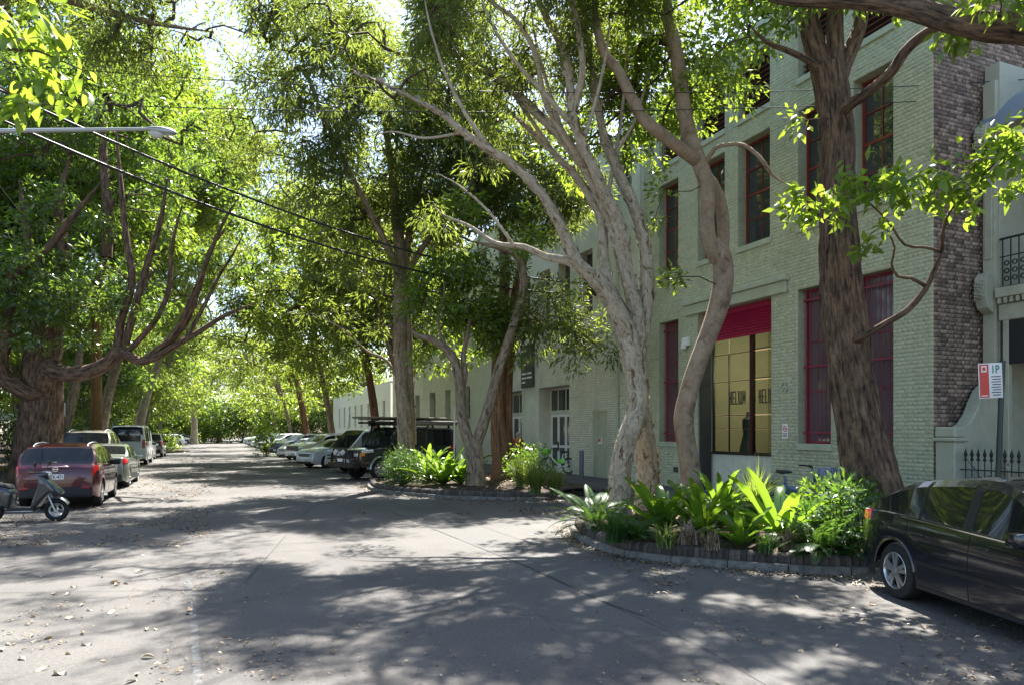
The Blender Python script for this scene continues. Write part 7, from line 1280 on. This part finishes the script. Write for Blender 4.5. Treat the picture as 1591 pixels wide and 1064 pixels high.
q_ = P(1292, 745, 13.0); bicycle('blue share bicycle with black handlebar half hidden behind the garden bed shrubs', (11.35, 11.55, .15), math.radians(-62), carpaint('blue_bicycle_paint', (.05, .085, .22), 0, .35), carpaint('blue_bicycle_panel', (.055, .09, .24), 0, .35), True, None, -.05)
# --- woman in the doorway
def skin_mesh(name, verts, edges, radii, mat, parent, sub=2):
    me = bpy.data.meshes.new(name); me.from_pydata(verts, edges, []); o = link('tmp_skin', me); md = o.modifiers.new('s', 'SKIN'); md.use_smooth_shade = True
    for i, r in enumerate(radii): me.skin_vertices[0].data[i].radius = (r, r) if not isinstance(r, tuple) else r
    me.skin_vertices[0].data[0].use_root = True; ss = o.modifiers.new('ss', 'SUBSURF'); ss.levels = sub; ss.render_levels = sub; bpy.context.view_layer.update()
    m2 = bpy.data.meshes.new_from_object(o.evaluated_get(bpy.context.evaluated_depsgraph_get())); bpy.data.objects.remove(o); m2.name = name; m2.materials.clear(); m2.materials.append(mat)
    for p in m2.polygons: p.use_smooth = True
    return link(name, m2, parent)
pw = P(805, 725, 32.0); w_ = thing('person', 'woman with grey hair in a red jacket and dark trousers at the entry', 'person', (pw.x, pw.y, .15), math.radians(-115))
skinm = plain('skin', (.45, .25, .17), .55); redj = surf('red_jacket_cloth', (.36, .06, .05), (.46, .09, .07), 12, .85, .3, 40); drk = plain('dark_trousers', (.02, .02, .025), .9); grey = plain('grey_hair', (.32, .30, .28), .7)
bodyv = [(0, 0, .92), (0, 0, 1.12), (.01, 0, 1.30), (.01, 0, 1.40), (.02, 0, 1.47), (.04, 0, 1.54), (.045, 0, 1.62), (0, .09, .84), (.05, .10, .48), (0, .10, .10), (.13, .11, .05), (0, -.09, .84), (-.04, -.10, .48), (-.12, -.10, .10), (.01, -.11, .05), (0, .17, 1.37), (-.02, .23, 1.12), (.10, .22, .92), (.16, .21, .85), (0, -.17, 1.37), (-.02, -.23, 1.12), (.12, -.20, .95), (.18, -.18, .90)]
be = [(0, 1), (1, 2), (2, 3), (3, 4), (4, 5), (5, 6), (0, 7), (7, 8), (8, 9), (9, 10), (0, 11), (11, 12), (12, 13), (13, 14), (3, 15), (15, 16), (16, 17), (17, 18), (3, 19), (19, 20), (20, 21), (21, 22)]
br = [(.15, .13), (.14, .12), (.16, .13), (.13, .10), .055, .085, .075, .095, .062, .042, .04, .095, .062, .042, .04, .065, .05, .036, .03, .065, .05, .036, .03]
skin_mesh('body', bodyv, be, br, skinm, w_)
skin_mesh('jacket', [(0, 0, .86), (0, 0, 1.02), (0, 0, 1.2), (.01, 0, 1.34), (.01, 0, 1.43), (0, .17, 1.38), (-.02, .235, 1.12), (.09, .225, .94), (0, -.17, 1.38), (-.02, -.235, 1.12), (.10, -.205, .96)], [(0, 1), (1, 2), (2, 3), (3, 4), (3, 5), (5, 6), (6, 7), (3, 8), (8, 9), (9, 10)], [(.185, .16), (.175, .15), (.17, .145), (.165, .13), .085, .085, .068, .052, .085, .068, .052], redj, w_)
skin_mesh('trousers', [(0, 0, .90), (0, .09, .82), (.05, .10, .48), (0, .10, .09), (0, -.09, .82), (-.04, -.10, .48), (-.12, -.10, .09)], [(0, 1), (1, 2), (2, 3), (0, 4), (4, 5), (5, 6)], [(.165, .14), .105, .075, .06, .105, .075, .06], drk, w_)
MB().sphere((.02, 0, 1.615), .105, 16, 12, (1.0, .95, 1.05)).build('hair', grey, w_, 60); fc = MB().sphere((.072, 0, 1.585), .075, 14, 10, (.85, .9, 1.15)); fc.sphere((.14, 0, 1.58), .017, 8, 6, (1, .7, 1.3)); fc.build('face', skinm, w_, 60)
for sd in (-1, 1): MB().sphere((.128, sd * .03, 1.605), .011, 8, 6).build('eye', M['ink'], w_); MB().box(-.03 if sd < 0 else 0, .16 if sd < 0 else .19, sd * .10 - .045, sd * .10 + .045, 0, .075).build('shoe', M['plastic'], w_, 40, .025, 2)
MB().box(.118, .134, -.022, .022, 1.533, 1.54).build('mouth', plain('lip', (.3, .1, .09), .5), w_)
for sd in (-1, 1):
    for k in range(5):
        th_ = k == 0; x0, y0, z0 = .17, sd * (.185 if sd < 0 else .21), .87; dy = (k - 2.5) * .017; MB().tube([(x0, y0 + dy * .6, z0), (x0 + .03, y0 + dy, z0 - .05 + (.02 if th_ else 0)), (x0 + .02, y0 + dy * (1.6 if th_ else 1), z0 - .09 + (.04 if th_ else .004 * abs(k - 3)))], [.011, .009, .006], 6).build('finger', skinm, w_, 60)
hbg = thing('hand_bag', 'dark shoulder bag held in front by the woman in red', 'bag', w_.location + Vector((-.06, -.20, .76)), math.radians(-115)); MB().box(-.06, .06, -.19, .19, 0, .26).build('bag_body', M['plastic'], hbg, 40, .04, 2); MB().tube([(0, -.15, .24), (-.03, -.12, .50), (-.06, .0, .62), (-.03, .12, .50), (0, .15, .24)], .01, 6).build('strap', M['plastic'], hbg, 60)
# ================================================================ poles, wires, signs
ps = thing('parking_sign', 'leaning dark pole with a red and white parking sign in front of the terrace fence', 'sign', P(1548, 790, 12.2)); b0 = P(1546, 800, 12.2); t0 = P(1558, 560, 12.2); ps.location = (b0.x, b0.y, 0)
lc = lambda v: Vector(v) - ps.location
MB().tube([lc((b0.x, b0.y, 0)), lc(t0)], .042, 12).build('pole', plain('dark_green_grey_pole', (.04, .05, .048), .5), ps, 60)
rgt = (P(1555, 590, 12.2) - P(1523, 590, 12.2)).normalized(); upv = Vector((0, 0, 1)); rgt2 = Vector((.93, -.37, .0)).normalized(); sc_ = P(1539, 591, 12.15)
sg = MB().box(-.21, .21, -.3, .3, -.004, .004).build('sign_plate', M['signwhite'], ps, 40, .012, 2)
# the plate stands beside the pole, turned a little away from the camera
fm = facing(lc(sc_), Vector((CY, -SY, 0.08)), Vector((-.02, 0, 1))); fm = fm @ Matrix.Rotation(.0, 4, 'Y'); sg.matrix_local = fm
def on(n, x0, x1, y0, y1, m, z=.0055): o = MB().box(x0, x1, y0, y1, .004, z).build(n, M[m], sg); return o
on('red_panel', -.195, -.03, -.285, .285, 'signred'); on('symbol_panel', -.16, -.065, .15, .26, 'signwhite', .007); on('symbol', -.14, -.085, .175, .235, 'signred', .0085); on('arrow', -.17, -.06, -.262, -.245, 'signwhite', .007); on('arrow', .03, .17, -.255, -.238, 'ink')
for k in range(7): on('print', .01 + .02 * (k % 2), .18, .06 - k * .045, .076 - k * .045, 'ink', .0052)
textmesh('limit_text', '1P', .19, M['signgreen'], sg, Matrix.Translation((.085, .13, .005)), .8, .004, .001)
up_ = thing('timber_pole', 'orange brown timber power pole on the left side of the street', 'pole', (-6.3, 44.0, 0)); lv = FX(150, 590, -6.3); up_.location = (lv.x, lv.y, 0)
V, F, UV, C_, R_ = stem_mesh([(0, 0, 0), (0, 0, 5), (0, 0, 10.5)], [.30, .27, .24], segs=18, step=.5, amp=.01); npmesh('pole', V, F, M['wood_pole'], up_, UV, smooth=True); MB().box(-1.2, 1.2, -.05, .05, 9.4, 9.55).build('crossarm', M['wood_pole'], up_)
for x in (-1, -.4, .4, 1): MB().lathe([(0, .2), (.05, .18), (.06, .1), (.04, .08), (.06, .02), (.03, 0)], 10, 'z', (x, 0, 9.552)).build('insulator', M['white'], up_, 40)
LPX, LPY = -5.75, 16.7
lpole = thing('street_lamp', 'grey street lamp head on a long horizontal arm from the left', 'street lamp', (LPX, LPY, 0)); llc = lambda v: Vector(v) - lpole.location
V, F, UV, C_, R_ = stem_mesh([(0, 0, 0), (0, 0, 5), (0, 0, 9.6)], [.17, .15, .13], segs=16, step=.5, amp=.01); npmesh('pole', V, F, M['wood_pole'], lpole, UV, smooth=True)
a0, a1 = FY(0, 204, LPY), FY(232, 201, LPY); st_ = Vector((LPX + .1, LPY, a0.z - (a1.z - a0.z) * .5 + .0)); MB().tube([llc(st_), llc(a0), llc(a1)], [.05, .045, .035], 10).build('arm', M['steel'], lpole, 60)
h0, h1 = FY(227, 201, LPY), FY(274, 201, LPY); hl = (h1 - h0).length; hd_ = MB()
for i, t in enumerate(np.linspace(0, 1, 9)): pass
prof = [(0, .05), (.1, .075), (.25, .11), (.5, .13), (.75, .12), (.92, .085), (1.0, .02)]
V, F = [], []
for (t, r) in prof:
    for k in range(14):
        th_ = 2 * math.pi * k / 14; zz = math.sin(th_) * r * (.75 if math.sin(th_) > 0 else .55); V.append((t * hl, math.cos(th_) * r * .9, zz))
for i in range(len(prof) - 1):
    for k in range(14): F.append((14 * i + k, 14 * i + (k + 1) % 14, 14 * i + 14 + (k + 1) % 14, 14 * i + 14 + k))
F += [tuple(range(14)), tuple(14 * 6 + k for k in range(14))]
hd_.add(V, F); ho = hd_.build('lamp_head', M['steel'], lpole, 50); ho.location = llc(h0); lens = MB().sphere((hl * .33, 0, -.075), .12, 14, 8, (1.2, .75, .75)).build('lens', plain('frosted_lens', (.55, .56, .54), .25), lpole, 60); lens.location = llc(h0)
def wire(label, a_, b_, sag, r, group=None, n=40):
    a_, b_ = Vector(a_), Vector(b_); o = MB().tube([a_.lerp(b_, t) - Vector((0, 0, 4 * sag * t * (1 - t))) - a_ for t in np.linspace(0, 1, n)], r, 6).build('overhead_wire', M['ink'], None, 80); o.location = a_; return tag(o, label, 'wire', group)
e1 = Vector((FXX - .1, 23.9, 7.55)); e2 = Vector((FXX - .1, 24.1, 7.2))
wire('upper of two thick black cables sagging across the street to the grey building', (LPX, LPY, 9.35), e1, 1.0, .028); wire('lower of two thick black cables sagging across the street to the grey building', (LPX, LPY, 8.75), e2, 1.05, .03)
wire('thin wire high across the street in front of the upper windows', FX(-40, 140, -5.6) if False else (-5.75, 16.7, 9.0), FY(1591, 124, 9.6), .5, .008); wire('thin wire crossing lower in front of the brick side wall', (-5.75, 16.7, 8.2), FY(1600, 148, 9.6), .35, .008)
wire('thin cable running along the left side from the timber pole', (LPX, LPY, 9.5), up_.location + Vector((0, 0, 9.7)), .5, .02)
ib = thing('cable_bracket', 'dark insulator bracket where the cables meet the grey building', 'bracket', (FXX, 24.0, 7.3)); MB().box(-.14, 0.01, -.15, .15, -.2, .4).build('bracket', M['black_metal'], ib, bevel=.02)
for z in (-.1, .1, .28): MB().lathe([(0, 0), (.05, .01), (.03, .05), (.05, .08), (0, .1)], 10, 'x', (-.22, 0, z)).build('insulator', M['ink'], ib, 40)
gp = P(706, 735, 26.3); sp2 = MB().tube([(0, 0, 0), (0, 0, 2.75)], .035, 10).build('sign_pole', M['steel'], None, 60); sp2.location = (gp.x, gp.y, 0.1); tag(sp2, 'thin galvanised pole standing beside the black four wheel drive', 'pole')
fp = thing('small_sign', 'blank white sign plate on a pole beside the slim leaning trunk', 'sign', (0, 0, 0)); sq = P(96, 636, 29.5); fp.location = (sq.x, sq.y, 0); MB().tube([(0, 0, 0), (0, 0, sq.z + .3)], .03, 8).build('pole', M['steel'], fp, 60); MB().box(-.13, .13, -.045, -.036, sq.z - .28, sq.z + .28).build('plate', M['signwhite'], fp, bevel=.01)
# --- parked trailer-like pale board behind the big trunk is only a sunlit fence capping here
print('leaves', NLEAF[0], 'tris', sum(len(m.loop_triangles) if m.loop_triangles else sum(len(p.vertices) - 2 for p in m.polygons) for m in {o.data for o in bpy.data.objects if o.type == 'MESH'} if len(m.polygons) < 5000) + sum(2 * len(m.polygons) for m in {o.data for o in bpy.data.objects if o.type == 'MESH'} if len(m.polygons) >= 5000))
